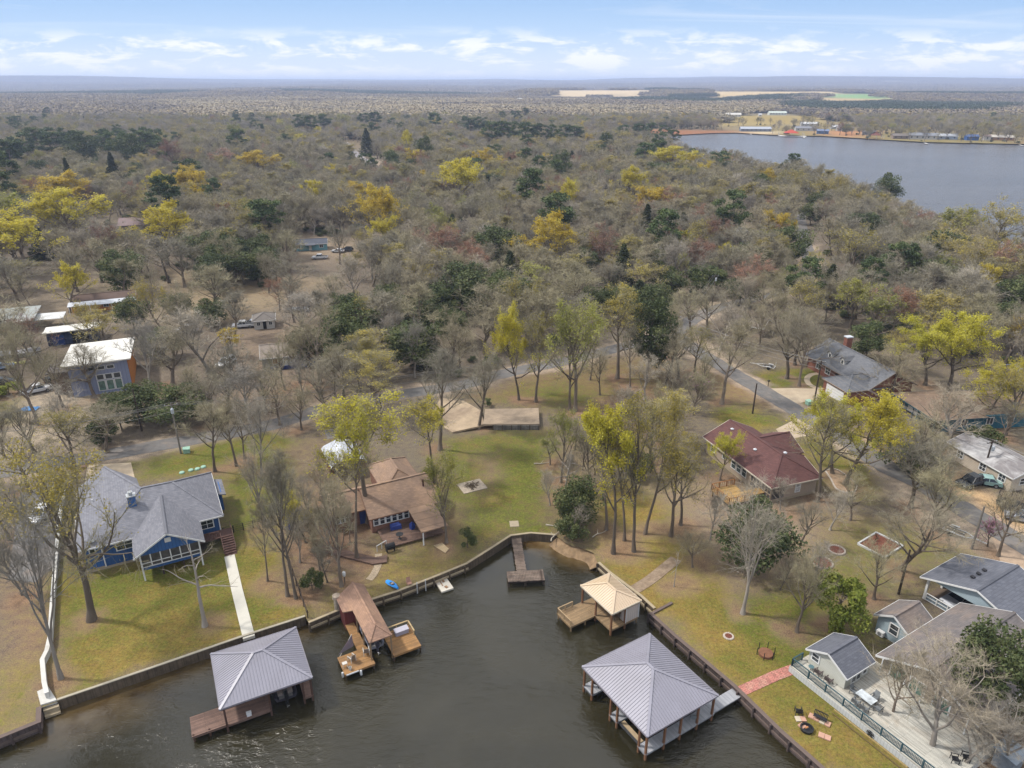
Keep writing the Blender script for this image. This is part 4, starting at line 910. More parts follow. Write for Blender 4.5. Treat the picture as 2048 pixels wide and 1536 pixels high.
    h = House('cottage', 'pale grey cottage with blue tarped porch behind a bare oak', 'house', (-52.6, 139.5), 17)
    h.mb('wall').box(0, 9.2, .3, 8, 0, 2.6); h.gable(0, 9.2, .3, 8, 2.62, 4.2, 'x', .35); h.mb('porch_wall').box(1.5, 9.0, -1.2, -1.1, .1, .9); h.mb('porch_floor').box(1.5, 9, -1.15, .3, .05, .25)
    h.done({'wall': grey, 'roof': tansh, 'fascia': white, 'porch_wall': mat('blue_tarp', hx('#2f3f78'), .5), 'porch_floor': red})
    h.win('-y', .3, 2.6, 1.0, 2.2, 1.0, white, mat('boarded_window', hx('#b0825c')), 1, 1); h.win('-y', .3, 6.4, 1.0, 2.2, 1.3, white, glass, 2, 1); d = MB(); d.box(4.2, 5.1, .22, .3, .1, 2.1); d.build('door', white, h.r)
    h = House('carport', 'small carport with plank roof and blue tarp walls beside the pale grey cottage', 'carport', (-43.4, 141.4), 17)
    h.mb('roof').slab([(-.3, -.3, 2.5), (4.6, -.3, 2.5), (4.6, 4.6, 2.8), (-.3, 4.6, 2.8)], .12); h.mb('tarp').box(0, 4.3, .1, .16, .1, 1.9); h.mb('tarp').box(.02, .08, .2, 4, .1, 2.0)
    for x, y in ((0, 0), (4.3, 0), (0, 4.3), (4.3, 4.3)): h.mb('post:%s%s' % (x, y)).box(x - .06, x + .06, y - .06, y + .06, 0, 2.6)
    h.done({'roof': mat('plank_roof', hx('#b09072'), .9, .2, 1, pattern='boards', pp=(.3, 3, 0)), 'tarp': mat('dark_blue_tarp', hx('#2c376a'), .5), 'post': mat('timber_post', hx('#8f7a62'))})
    h = House('shed', 'little white shed with open dark doorway and grey hip roof in the oak clearing', 'shed', (-63.2, 165.9), 17)
    h.mb('wall').box(0, 4.8, 0, 5.5, 0, 2.2); h.hip(0, 4.8, 0, 5.5, 2.25, 3.5, 'y', .4); h.done({'wall': mat('dingy_white_siding', hx('#cfccc6'), .8, .1), 'roof': mat('mid_grey_shingles', hx('#837c76'), .9, .15, .8), 'fascia': white})
    d = MB(); d.box(2.1, 2.9, -.05, 0, .05, 1.95); d.build('doorway', mat('painted_doorway_shade', (.01, .01, .01)), h.r)  # shade inside the doorway painted as a near-black sheet on the wall
    for x in (1.1, 3.9): h.win('-y', 0, x, 1.0, 1.8, .8, white, glass, 2, 1, .07)
    h = House('cottage', 'turquoise cottage with dark grey roof in a clearing of the woods', 'house', (-78.6, 253.5), 14)
    tq = mat('turquoise_siding', hx('#7fb4bf'), .7, .08, 1.0, pattern='siding', pp=.2)
    h.mb('wall').box(0, 12, .2, 6.4, 0, 2.5); h.gable(0, 12, .2, 6.4, 2.5, 3.7, 'x', .35); h.mb('porch_roof').slab([(4.5, -1.6, 2.3), (8, -1.6, 2.3), (8, .4, 2.7), (4.5, .4, 2.7)], .1); h.done({'wall': tq, 'roof': mat('dark_slate_shingles', hx('#5f636e'), .9, .15, .7), 'fascia': white, 'porch_roof': mat('slate_porch_roof', hx('#666a74'))})
    for x in (2, 10): h.win('-y', .2, x, 1, 2.1, 1.3, white, glass, 2, 1)
    d = MB(); d.box(5.6, 6.6, .12, .2, .1, 2.1); d.build('door', white, h.r)
    h = House('shed', 'small turquoise shed half hidden by branches, along from the turquoise cottage', 'shed', (-49.5, 262), 14)
    h.mb('wall').box(0, 4, 0, 4, 0, 2.3); h.gable(0, 4, 0, 4, 2.3, 3.2, 'x', .3); h.done({'wall': tq, 'roof': mat('shed_roof_grey', hx('#8a8884')), 'fascia': white})
    h = House('barn', 'large barn with plum brown metal roof in two steps among yellow trees', 'barn', (-163.5, 277), 18)
    pl = mat('plum_brown_metal_roof', hx('#86706e'), .6, .08, .5)
    h.mb('wall').box(0, 10, 1, 9, 0, 3.0); h.mb('wall').box(10, 20, 0, 12, 0, 4.4); h.gable(0, 10, 1, 9, 3.0, 4.2, 'x', .4, ends=(1, 0)); h.gable(10, 20, 0, 12, 4.4, 6.4, 'x', .4); h.done({'wall': mat('barn_grey_wall', hx('#9d9388')), 'roof': pl, 'fascia': pl})
    h = House('cabin', 'pale blue gabled cabin peeking out of grey trees near the far lane', 'cabin', (84, 263.2), 4)
    h.mb('wall').box(0, 5.6, 0, 8, 0, 4.0); h.gable(0, 5.6, 0, 8, 4.0, 5.8, 'y', .3); h.done({'wall': mat('powder_blue_siding', hx('#a6b6cb'), .7), 'roof': mat('pale_grey_roof', hx('#a9adb3')), 'fascia': white}); h.win('-y', 0, 3.4, 1.8, 3.1, 1.1, white, glass, 2, 1)
    h = House('shed', 'low shed with pale green grey metal roof at the left edge beyond the flat roofs', 'shed', (-131, 160), 20)
    h.mb('wall').box(0, 15, 0, 9, 0, 2.6); h.mb('roof').slab([(-.5, -.5, 2.8), (15.5, -.5, 2.8), (15.5, 9.5, 3.8), (-.5, 9.5, 3.8)], .15); h.done({'wall': mat('grey_metal_wall', hx('#8f8d90')), 'roof': mat('pale_green_grey_metal', hx('#a3a8a4'), .5, .15, .4, stain=hx('#c4c6c4'), stain_amt=.6)})
    return M
# ------------------------------------------------------------ sea walls, boathouses, boats
def build_walls():
    timber = mat('weathered_bulkhead_timber', hx('#6f6150'), .95, .3, 1.5, grain=.15, pattern='battens', pp=.35, stain=hx('#4d4030'), stain_amt=.7)
    capw = mat('pale_cap_board', hx('#b8a88c'), .9, .2, 1.5, grain=.1)
    darkw = mat('dark_vinyl_piling', hx('#6a5c58'), .8, .15, 1.2, pattern='battens', pp=.5, stain=hx('#3c322e'), stain_amt=.6); darkc = mat('dark_cap_board', hx('#76665f'), .85, .15, 1.5)
    conc = mat('lime_washed_concrete', hx('#dfddd6'), .85, .08, 1.0, stain=hx('#b5aea2'), stain_amt=.5)
    def wall(name, label, cat, path, m, cm, top=.1, cw=.16, wales=True):
        t = thing(name, label, cat, (*path[len(path) // 2], 0)); o = t.location
        pp = [(p[0] - o.x, p[1] - o.y) for p in path]
        mb = MB(); strip_solid(mb, pp, .26, .0, -2.2, top); mb.build('wall', m, t)
        mb = MB(); strip_solid(mb, pp, .24 + cw * .3, cw, top, top + .09); mb.build('cap', cm, t)
        if wales: mb = MB(); strip_solid(mb, pp, -.004, .13, -.75, -.5); mb.build('wale', cm, t)
        # piles along the water side
        d = 0; mb = MB()
        for a, b in zip(pp[:-1], pp[1:]):
            L = math.hypot(b[0] - a[0], b[1] - a[1]); u = ((b[0] - a[0]) / L, (b[1] - a[1]) / L); k = (2.2 - d) % 2.2
            while k < L:
                mb.lathe([(.12, -2.2), (.12, top - .12), (.1, top - .05)], 8, (a[0] + u[0] * k + u[1] * .14, a[1] + u[1] * k - u[0] * .14, 0)); k += 2.2
            d = (d + L) % 2.2
        if mb.v and wales: tag(mb.build('pile', m, t), kind='stuff')
        return t
    S = SHORE
    wall('seawall', 'long seawall with pale concrete coping below the lawn of the blue house', 'seawall', S[3:7], timber, mat('pale_coping', hx('#b9b09d'), .9, .15, 1.5), .1, .03, False)
    wall('bulkhead', 'dark brown bulkhead of the leaf strewn lot at the bottom left corner', 'bulkhead', [LEFT_END] + S[0:3], darkw, darkc, .12)
    wall('bulkhead', 'low timber bulkhead beneath the brown cottage yard, kayak leaning on it', 'bulkhead', S[7:13], timber, capw, .04, .05)
    wall('bulkhead', 'sagging old plank bulkhead running up to the T shaped pier', 'bulkhead', S[12:17], timber, capw, .08, .05, False)
    wall('bulkhead', 'grey board bulkhead behind the tan roofed boathouse', 'bulkhead', S[21:25], timber, capw, .1, .08)
    wall('bulkhead', 'long straight dark bulkhead bordering the golden lawn on the right', 'bulkhead', S[25:] + [RIGHT_END], darkw, darkc, .12, .14)
    mb = MB(); p0, p1 = P2(1303, 1229), P2(1344, 1207); mb.bar((*p0, .1), (*p1, .1), .3, .18); tag(mb.build('landscape_timber', darkc), 'short dark timber lying where the bulkhead turns beside the tan boathouse', 'timber')
    # natural bank
    rng = random.Random(4); mb = MB(); pts = S[16:22]; L, R = ribbon(pts, .8, -.0); n = len(pts)
    L2, R2 = ribbon(smooth_path(pts, 5), .9, 1.3)
    for a, b in zip(L2, R2):
        q = rng.uniform(-.25, .25); mid = a.lerp(b, .45); mb.v += [(a.x, a.y, .03), (mid.x + q, mid.y + q, -.35 + q * .4), (b.x + q, b.y - q, -1.25)]
    for k in range(len(L2) - 1):
        o = 3 * k; mb.f += [(o, o + 1, o + 4, o + 3), (o + 1, o + 2, o + 5, o + 4)]
    tag(mb.build('bank', mat('eroded_bank', hx('#a08667'), .95, .35, 1.2, grain=.2, stain=hx('#5a4836'), stain_amt=.7)), kind='structure')
    # white concrete wall along the left driveway
    path = [P2(*p) for p in [(132, 985), (124, 1030), (119, 1070), (113, 1140), (107, 1220), (103, 1285), (97, 1312), (88, 1330), (92, 1375), (97, 1398)]]
    t = thing('garden_wall', 'low white concrete wall dividing the asphalt drive from the blue house lawn', 'wall', (*path[4], 0)); o = t.location
    pp = [(p[0] - o.x, p[1] - o.y) for p in path]; mb = MB(); strip_solid(mb, pp, .16, .16, -.2, .75); mb.build('wall', conc, t)
    mb = MB(); strip_solid(mb, pp, .21, .21, .75, .82); mb.build('coping', conc, t)
    mb = MB(); mb.prism([P2(75, 1385), P2(97, 1375), P2(114, 1402), P2(82, 1412)], -.3, .16); tag(mb.build('concrete_pad', conc), 'white concrete slab at the foot of the low white wall by the water', 'slab')
    mb = MB(); mb.prism([P2(84, 1414), P2(116, 1404), P2(117, 1412), P2(86, 1423)], -1.0, -.75); mb.prism([P2(84, 1412), P2(116, 1402.5), P2(116.5, 1408), P2(85, 1418)], -.75, -.3); tag(mb.build('wooden_steps', capw), 'short wooden steps going down to the water below the white slab', 'steps')
    # pad of the empty lot and its plank retaining wall
    padm = mat('stained_concrete_pad', hx('#b09d86'), .9, .25, .5, grain=.1, stain=hx('#6f6358'), stain_amt=.75)
    mb = MB(); q = [P2(970, 818, .9), P2(1077, 816, .9), P2(1079, 848, .9), P2(966, 849, .9)]; mb.prism(q, .6, .9); tag(mb.build('concrete_pad', padm), 'stained concrete parking pad raised on a grey plank wall on the empty lot', 'pad')
    a, b = P2(985, 850, .9), P2(1079, 849, .9); t = thing('retaining_wall', 'grey plank retaining wall holding up the concrete parking pad', 'retaining wall', (a[0], a[1], 0))
    mb = MB(); L = b[0] - a[0]; mb.box(0, L, -.12, -.0, -.1, .86); mb.build('planks', mat('grey_planks', hx('#8d8880'), .95, .35, 2, pattern='battens', pp=.5, stain=hx('#4d4a48'), stain_amt=.7), t)
    for k in range(6): mb = MB(); x = .1 + (L - .2) * k / 5; mb.box(x - .08, x + .08, -.26, -.12, -.1, .95); mb.build('post', timber, t)

def motor(parent, x, y, z, dark, pale):
    mb = MB(); mb.loft([[(x + sx * w, y + sy, z + zz) for sx, sy in ((-1, -.28), (1, -.28), (1, .28), (-1, .28))] for w, zz in ((.17, .45), (.21, .65), (.2, .95), (.1, 1.05))])
    o = mb.build('outboard_motor', dark, parent)
    mb = MB(); mb.bar((x, y - .05, z + .45), (x, y - .1, z - .35), .14, .2); mb.bar((x, y - .38, z - .3), (x, y + .1, z - .3), .1, .12); mb.build('drive_leg', dark, o)
    mb = MB()
    for k in range(3):
        a = 2 * math.pi * k / 3; mb.bar((x, y - .4, z - .3), (x + .16 * math.cos(a), y - .43, z - .3 + .16 * math.sin(a)), .09, .03)
    mb.build('propeller', pale, o)

def make_boat(name, label, loc, rot, L, W, hull, inside, seat, dark, pale, console=True, group=None):
    """open boat; stern at y=0 pointing -y, bow at +y"""
    t = thing(name, label, 'boat', loc, rot, group)
    secs = []
    for f in (0, .3, .6, .8, .93, 1.0):
        w = W / 2 * (1 if f < .55 else max(.05, 1 - ((f - .55) / .45) ** 2)); y = L * f; k = .12 * f * f
        secs.append([(-w, y, .62 + k), (-w * .85, y, .1 + k), (0, y, -.05 + k * 1.6), (w * .85, y, .1 + k), (w, y, .62 + k), (w * .86, y, .6 + k), (w * .7, y, .22 + k), (-w * .7, y, .22 + k), (-w * .86, y, .6 + k)])
    MB().loft(secs).build('hull', hull, t, smooth=False)
    mb = MB(); mb.box(-W * .3, W * .3, L * .02, L * .6, .2, .3); mb.build('floor', inside, t)
    for s in (-1, 1): mb = MB(); mb.box(s * W * .22 - .24, s * W * .22 + .24, L * .08, L * .2, .28, .62); mb.box(s * W * .22 - .24, s * W * .22 + .24, L * .2, L * .235, .5, .95); mb.build('seat', seat, t, bevel=.03)
    if console:
        mb = MB(); mb.box(W * .08, W * .32, L * .42, L * .5, .28, .95); mb.build('console', inside, t, bevel=.03)
        mb = MB(); mb.slab([(W * .06, L * .5, .95), (W * .34, L * .5, .95), (W * .3, L * .46, 1.25), (W * .1, L * .46, 1.25)], .02); mb.build('windscreen', glass_mat('boat_windscreen', (.1, .12, .13)), t)
    motor(t, 0, -.25, .15, dark, pale)
    return t

def boathouse(name, label, loc, rot, X, Y, ze, zr, roofm, ridge_axis, deckm, postm, fasc, decks, posts, seams, run=None, zdeck=-.3):
    h = House(name, label, 'boathouse', loc, rot)
    h.hip(0, X, 0, Y, ze, zr, ridge_axis, 0.0, .1, run=run, seams=seams)
    for i, d in enumerate(decks):
        k = 'deck:%d' % i; x0, x1, y0, y1 = d[:4]; h.mb(k).box(x0, x1, y0, y1, zdeck - .06, zdeck); h.mb(k).box(x0 + .04, x1 - .04, y0 + .04, y1 - .04, zdeck - .28, zdeck - .062)
    for i, (x, y) in enumerate(posts):
        h.mb('post:%d' % i).box(x - .09, x + .09, y - .09, y + .09, -2.2, ze - .12)
    b = h.mb('eave_beam')
    for (a, c) in (((.12, .12), (X - .12, .12)), ((.12, Y - .12), (X - .12, Y - .12)), ((.12, .12), (.12, Y - .12)), ((X - .12, .12), (X - .12, Y - .12))): b.bar((*a, ze - .22), (*c, ze - .22), .12, .18)
    h.done({'roof': roofm, 'standing_seams': roofm, 'fascia': fasc, 'deck': deckm, 'post': postm, 'eave_beam': postm})
    return h

def chair(label, loc, rot, frame, seat, group=None, sling=True):
    t = thing('chair', label, 'chair', loc, rot, group)
    mb = MB(); mb.slab([(-.26, -.28, .42), (.26, -.28, .42), (.26, .24, .38), (-.26, .24, .38)], .06); mb.build('seat', seat, t)
    mb = MB(); mb.slab([(-.26, .2, .4), (.26, .2, .4), (.26, .42, 1.0), (-.26, .42, 1.0)], .05); mb.build('backrest', seat, t)
    for sx in (-1, 1):
        mb = MB(); x = sx * .3; mb.bar((x, -.28, 0), (x, -.3, .62), .05); mb.bar((x, .3, 0), (x, .26, .62), .05); mb.bar((x, -.34, .62), (x, .34, .64), .07, .04); mb.build('arm', frame, t)
    return t

def build_docks():
    gmetal = mat('lavender_grey_metal', hx('#9e9ca8'), .42, .07, .5, metal=.0, spec=.5, stain=hx('#8d8a92'), stain_amt=.5); gfas = mat('grey_fascia', hx('#9b98a2'), .6)
    cmetal = mat('cream_metal', hx('#e0c8ab'), .45, .06, .6, spec=.5, stain=hx('#d6bf98'), stain_amt=.5); cfas = mat('cream_fascia', hx('#e8dcc6'), .6)
    brown = mat('brown_deck_boards', hx('#8c7266'), .9, .2, 1.5, pattern='boards', pp=(.15, 4, 0), grain=.1)
    gdeck = mat('blue_grey_composite', hx('#b1b4ba'), .8, .08, 1.0, pattern='boards', pp=(.15, 4, 1.57))
    tdeck = mat('tan_deck_boards', hx('#a88e6c'), .85, .15, 1.5, pattern='boards', pp=(.14, 4, 0))
    odeck = mat('honey_deck_boards', hx('#b08758'), .85, .25, 1.5, pattern='boards', pp=(.14, 4, 0), stain=hx('#8f7458'), stain_amt=.6)
    gdk = mat('grey_old_planks', hx('#8c7c70'), .95, .35, 2, pattern='boards', pp=(.2, 2.2, 0), stain=hx('#5f5048'), stain_amt=.7)
    post = mat('treated_brown_post', hx('#8a6246'), .9, .2, 2); dpost = mat('dark_brown_post', hx('#5c4338'), .9, .2, 2)
    white = mat('white_boat_gelcoat', hx('#e6e8ea'), .3, .05, 1); black = mat('black_motor_cowl', (.012, .012, .013), .3, .1); steel = mat('bright_metal', hx('#d6d8da'), .25, .05, metal=.6); dhull = mat('dark_boat_hull', hx('#4a4750'), .35, .1); vinyl = mat('taupe_vinyl', hx('#a79a92'), .6, .1); carpet = mat('grey_boat_carpet', hx('#8d8a88'), .9, .15)
    # left boathouse
    h = boathouse('boathouse', 'lavender grey hip roofed boathouse with brown deck by the left seawall', (-27.3, 49.2, 0), 27, 8.6, 7.9, 2.1, 3.95, gmetal, 'x', brown, dpost, gfas,
                  [(-2.75, .3, .3, 2.85), (.31, 4.45, .2, 7.7), (7.55, 8.5, .2, 6.6), (4.46, 8.5, 6.61, 7.7)], [(.35, .25), (.35, 3.6), (.35, 7.6), (4.4, .3), (4.4, 4), (4.4, 7.6), (7.6, .3), (8.4, .3), (8.4, 4), (8.4, 7.6)], .3, run=3.85)
    wk = MB(); wk.box(3.5, 4.65, 7.72, 10.6, -.34, -.26); wk.build('gangway', mat('pinkish_boards', hx('#b89c8e'), .9, .2, 1.5, pattern='boards', pp=(.15, 4, 0)), h.r)
    for x in (-2.6, -1.2): mb = MB(); mb.lathe([(.1, -2.2), (.1, -.3)], 8, (x, .5, 0)); mb.build('pile', dpost, h.r)
    r = math.radians(27); at = lambda o, a, x, y, z: (o[0] + x * math.cos(math.radians(a)) - y * math.sin(math.radians(a)), o[1] + x * math.sin(math.radians(a)) + y * math.cos(math.radians(a)), z)
    make_boat('motorboat', 'dark hulled motorboat on its lift under the left lavender grey boathouse', at((-27.3, 49.2), 27, 6.0, 1.0, -.55), 27, 5.6, 2.2, dhull, carpet, vinyl, black, steel)
    mb = MB(); mb.box(-.22, .22, -.16, .16, 0, .32); mb.box(-.24, .24, -.18, .18, .32, .38); o = mb.build('cooler', white); o.location = at((-27.3, 49.2), 27, 2.4, .5, -.3); o.rotation_euler.z = r; tag(o, 'small white cooler at the deck edge of the left lavender grey boathouse', 'cooler')
    # right boathouse
    h = boathouse('boathouse', 'large boathouse with lavender grey hip roof and brown posts, gangway to the right lawn', (12.1, 46.2, 0), 31.5, 8.95, 9.75, 2.1, 4.0, gmetal, 'y', gdeck, post, gfas,
                  [(.1, 8.9, .1, 1.25), (.1, 1.5, 4.2, 5.4), (.1, 2.4, 8.1, 9.6), (1.51, 7.6, 4.35, 5.25), (2.41, 7.6, 8.4, 9.5), (7.61, 8.85, 1.26, 9.5)], [(.2, .2), (.2, 1.15), (.2, 4.3), (.2, 5.3), (.2, 8.2), (.2, 9.5), (2.4, .2), (4.4, .2), (6.6, .2), (8.6, .2), (8.75, 5), (8.75, 9.5), (4.5, 9.5)], .3, run=4.45)
    wk = MB(); wk.box(8.91, 13.1, .2, 1.4, -.38, -.3); wk.box(8.95, 13, .26, 1.34, -.55, -.38); wk.build('gangway', gdeck, h.r)
    mb = MB(); mb.bar((.75, 1.4, -.45), (.75, 4.1, -.45), .5, .12); mb.build('boat_bunk', mat('sandy_bunk_board', hx('#c0a988'), .9, .2), h.r)
    mb = MB(); mb.box(.38, .48, 1.35, 4.15, -.6, -.3); mb.build('lift_beam', mat('dark_lift_steel', hx('#4a4a4e'), .5), h.r)
    for x0, x1 in ((5.4, 6.5), (7.0, 8.0)): mb = MB(); mb.box(x0, x1, 1.3, 1.6, -.28, .12); mb.build('dock_box', white, h.r, bevel=.03)
    make_boat('motorboat', 'white runabout boat in the front slip under the large right boathouse', at((12.1, 46.2), 31.5, 7.4, 2.9, -.6), 31.5 + 90, 5.8, 2.2, white, carpet, vinyl, black, steel)
    dk = mat('dark_sling', hx('#4a4c50'), .7)
    chair('dark sling chair on the far deck finger of the large right boathouse', at((12.1, 46.2), 31.5, 1.3, 8.8, -.3), 60, dk, dk); chair('silver folding chair on the walkway of the large right boathouse', at((12.1, 46.2), 31.5, 6.6, .6, -.3), 160, steel, mat('grey_sling', hx('#9aa0a2'), .7))
    # tan boathouse
    h = boathouse('boathouse', 'small boathouse with cream metal hip roof, tan deck and white storage room', (11.0, 62.1, 0), 32, 4.3, 5.75, 2.1, 3.05, cmetal, 'y', tdeck, post, cfas,
                  [(.1, 4.2, .15, 5.6), (-3.4, .09, 2.95, 5.65)], [(.2, .25), (.2, 3.0), (.2, 5.5), (2.2, .25)], .3, run=2.15)
    mb = MB(); mb.box(2.25, 4.15, .22, 5.5, -.3, 1.98); mb.build('storage_room', mat('white_pink_panel', hx('#dcd0c8'), .7, .04, 1, pattern='battens', pp=.3), h.r)
    mb = MB(); mb.box(2.2, 2.32, .14, .2, -.3, 1.95); mb.box(4.08, 4.2, .14, .2, -.3, 1.95); mb.build('corner_trim', white, h.r)
    hh = House.__new__(House); hh.r = h.r; hh.p = {}; hh.rail([(-3.3, 5.55, -.3), (-3.3, 3.05, -.3)], .75, 'railing', .1, 1.25, .14); hh.rail([(-3.3, 5.55, -.3), (-1.2, 5.55, -.3)], .75, 'railing', .1, 1.1, .14); hh.done({'railing': mat('tan_rail', hx('#b59b78'), .85)})
    for x, y in ((-3.2, 3.1), (-3.2, 5.5), (-1.2, 3.1), (4, .3), (.3, .3)): mb = MB(); mb.lathe([(.1, -2.2), (.1, -.36)], 8, (x, y, 0)); mb.build('pile', tdeck, h.r)
    wk = MB(); wk.box(4.22, 6.9, 2.8, 4.0, -.36, -.02); wk.build('gangway', tdeck, h.r)
    chair('dark brown chair beside the white storage room of the cream roofed boathouse', at((11.0, 62.1), 32, 1.9, 1.3, -.3), -90, mat('dark_wicker', hx('#5a4a3c')), mat('brown_wicker', hx('#7a6450')))
    # brown boathouse
    sh = mat('terracotta_shingles', hx('#a38370'), .9, .15, .8, grain=.15, pattern='shingle', stain=hx('#c09a7c'), stain_amt=.5)
    h = House('boathouse', 'rust brown shingled boathouse with dark red wall and two honey coloured decks', 'boathouse', (-14.9, 57.75, 0), 29)
    r_ = h.mb('roof'); A, B, C1, R0, R1 = (0, 0, 2.1), (2.5, 0, 2.1), (2.5, 9.4, 2.1), (1.2, 1.5, 2.95), (1.2, 9.4, 2.95)
    S1, S2, D1 = (0, 5.7, 2.1), (-.95, 6.4, 1.72), (-.95, 9.3, 1.72)
    for f in ([A, B, R0], [B, C1, R1, R0], [(0, 9.4, 2.1), A, R0, R1], [D1, S2, S1, (0, 9.35, 2.1)]): r_.slab(f, .12)
    for a, b in ((A, R0), (B, R0), (R0, R1)): r_.bar((a[0], a[1], a[2] + .03), (b[0], b[1], b[2] + .03), .22, .05)
    w = h.mb('wall'); w.box(-.75, .1, 6.6, 9.1, -1.2, 1.66); w.box(.1, 2.3, 6.7, 9.1, -1.2, 2.05)
    for i, (x0, x1, y0, y1) in enumerate([(-.8, .2, 2.2, 6.58), (-3.0, .28, -.55, 2.19), (2.35, 5.5, -.5, 3.2)]): h.mb('deck:%d' % i).box(x0, x1, y0, y1, -.38, -.3); h.mb('deck:%d' % i).box(x0 + .04, x1 - .04, y0 + .04, y1 - .04, -.6, -.385)
    for i, (x, y) in enumerate([(.12, .12), (2.38, .12), (.12, 2.6), (2.38, 2.6), (.12, 4.8), (2.38, 4.8), (2.38, 7)]): h.mb('post:%d' % i).box(x - .07, x + .07, y - .07, y + .07, -2.2, 2.0)
    hh_ = h.mb('bench_rail'); hh_.bar((2.5, 3.15, .35), (5.4, 3.15, .35), .16, .06); hh_.bar((5.42, 3.15, .35), (5.42, 1.3, .35), .16, .06)
    for x, y in ((2.6, 3.12), (4, 3.12), (5.4, 3.12), (5.42, 1.4)): hh_.bar((x, y, -.3), (x, y, .33), .09)
    for i, (x, y) in enumerate([(-2.9, -.4), (.15, -.4), (-2.9, 2.1), (5.4, -.4), (5.4, 3.1), (2.4, -.4)]): h.mb('pile:%d' % i).lathe([(.1, -2.2), (.1, -.62)], 8, (x, y, 0))
    h.done({'roof': sh, 'wall': mat('barn_red_boards', hx('#7c3c38'), .8, .15, 1, pattern='battens', pp=.25), 'deck': odeck, 'post': mat('pale_timber_post', hx('#9c8468')), 'bench_rail': mat('straw_timber', hx('#bfa67c')), 'pile': mat('wet_pile', hx('#4f4034'))})
    o3 = (-14.9, 57.75); A3 = lambda x, y, z=-.3: at(o3, 29, x, y, z)
    make_boat('motorboat', 'grey fishing boat with outboard under the rust brown shingled boathouse', A3(1.25, 1.9, -.75), 29, 5.0, 1.8, mat('grey_boat_hull', hx('#8d8d98'), .4, .15), carpet, mat('black_seat', hx('#3a3a40')), dhull, steel)
    tau = mat('taupe_canvas', hx('#9b8d80'), .9, .15); wf = mat('white_resin_frame', hx('#e0dcd4'), .6)
    chair('taupe patio chair in the middle of the left honey coloured deck', A3(-1.75, 1.0), 29 + 200, wf, tau); chair('taupe patio chair at the corner next to the boat on the left honey coloured deck', A3(-.1, 1.2), 29 + 170, wf, tau)
    t = thing('storage_bench', 'lavender grey storage bench on the right honey coloured deck', 'storage bench', A3(4.3, 2.35), 29); mb = MB(); mb.box(-.75, .75, -.36, .36, 0, .5); mb.build('box', mat('lilac_resin', hx('#a9a6b4'), .5, .05), t, bevel=.03); mb = MB(); mb.box(-.8, .8, -.4, .4, .5, .58); mb.build('lid', mat('pale_lilac_resin', hx('#bfbcc8'), .5, .05), t, bevel=.02)
    mb = MB(); mb.lathe([(.13, 0), (.17, .36), (.15, .36), (.12, .05)], 14); o = mb.build('bucket', wf); o.location = A3(-2.3, -.15); tag(o, 'white bucket near the front corner of the left honey coloured deck', 'bucket')
    t = thing('fish_net', 'white stand with rod holders at the end of the left honey coloured deck', 'rod rack', A3(-2.65, .5), 29); mb = MB(); mb.box(-.25, .25, -.2, .2, .5, .55); mb.build('tray', wf, t)
    for sx in (-1, 1): mb = MB(); mb.bar((sx * .22, -.15, 0), (sx * .22, .1, .52), .05); mb.build('leg', wf, t)
    t = thing('flag_banner', 'grey and red hanging boat cover slung on poles behind the left honey deck', 'cover', A3(-1.9, 2.3), 29); mb = MB(); mb.slab([(-.9, .1, .1), (.9, .5, .2), (1.0, 1.2, 1.1), (.2, .6, .8)], .03); mb.build('fabric', mat('grey_red_fabric', hx('#7a7078'), .8, .2, .9, stain=hx('#b06a68'), stain_amt=.8), t)
    mb = MB(); mb.bar((-.9, .1, -.4), (1.0, 1.25, 1.15), .05); mb.build('pole', wf, t)
    for k, (x, y, lb) in enumerate([(-3.1, -.1, 'white fender hanging at the left corner of the left honey deck'), (-1.35, -.75, 'white fender hanging from the front edge of the left honey deck')]):
        mb = MB(); mb.lathe([(.03, -.35), (.12, -.28), (.13, 0), (.12, .28), (.03, .35)], 10); o = mb.build('fender', white); o.location = A3(x, y, -.62); tag(o, lb, 'fender')
    mb = MB(); mb.box(-.65, .65, -.03, .05, -.13, 0); o = mb.build('dock_bumper', white); o.location = A3(-2.2, -.62, -.34); o.rotation_euler.z = math.radians(29); tag(o, 'white dock bumper along the front edge of the left honey deck', 'bumper')
    t = thing('stone_chimney', 'weathered stone barbecue pillar behind the red boathouse wall', 'barbecue', P(676, 1218), 29); mb = MB(); mb.lathe([(.42, -.9), (.38, .3), (.4, 1.0), (.3, 1.5)], 9); mb.build('pillar', mat('mottled_stone', hx('#b8ab9a'), .95, .5, 2.5, grain=.2, stain=hx('#6d6660'), stain_amt=.7), t); mb = MB(); mb.lathe([(.5, 1.5), (.46, 1.9), (.2, 2.05)], 9, (0, .1, 0)); mb.build('cap', mat('mottled_cap', hx('#bfae9a'), .95, .4, 3), t)
    # T pier
    t = thing('pier', 'weathered grey T shaped plank pier reaching out from the green lot', 'pier', (0.9, 76, 0), 5)
    a = Matrix.Rotation(math.radians(-5), 2) if False else None
    mb = MB(); rng = random.Random(2)
    y = -3.2
    k = 0
    while y < 6.2:
        mb.box(-.62 + rng.uniform(-.05, .05), .62 + rng.uniform(-.05, .05), y, y + .19, -.36, -.3 + rng.uniform(-.012, .012)); y += .215
    mb.build('walkway', gdk, t)
    mb = MB(); x = -1.85
    while x < 2.7: mb.box(x, x + .17, -5.25 + rng.uniform(-.05, .05), -3.22, -.34, -.28 + rng.uniform(-.012, .012)); x += .19
    mb.build('platform', gdk, t); mb = MB(); mb.box(-1.85, 2.7, -5.2, -5.08, -.62, -.36); mb.box(-1.85, 2.7, -3.5, -3.38, -.62, -.36); mb.box(-.55, -.45, -3.3, 6, -.6, -.37); mb.box(.45, .55, -3.3, 6, -.6, -.37); mb.build('beam', mat('dark_wet_timber', hx('#3c322b')), t)
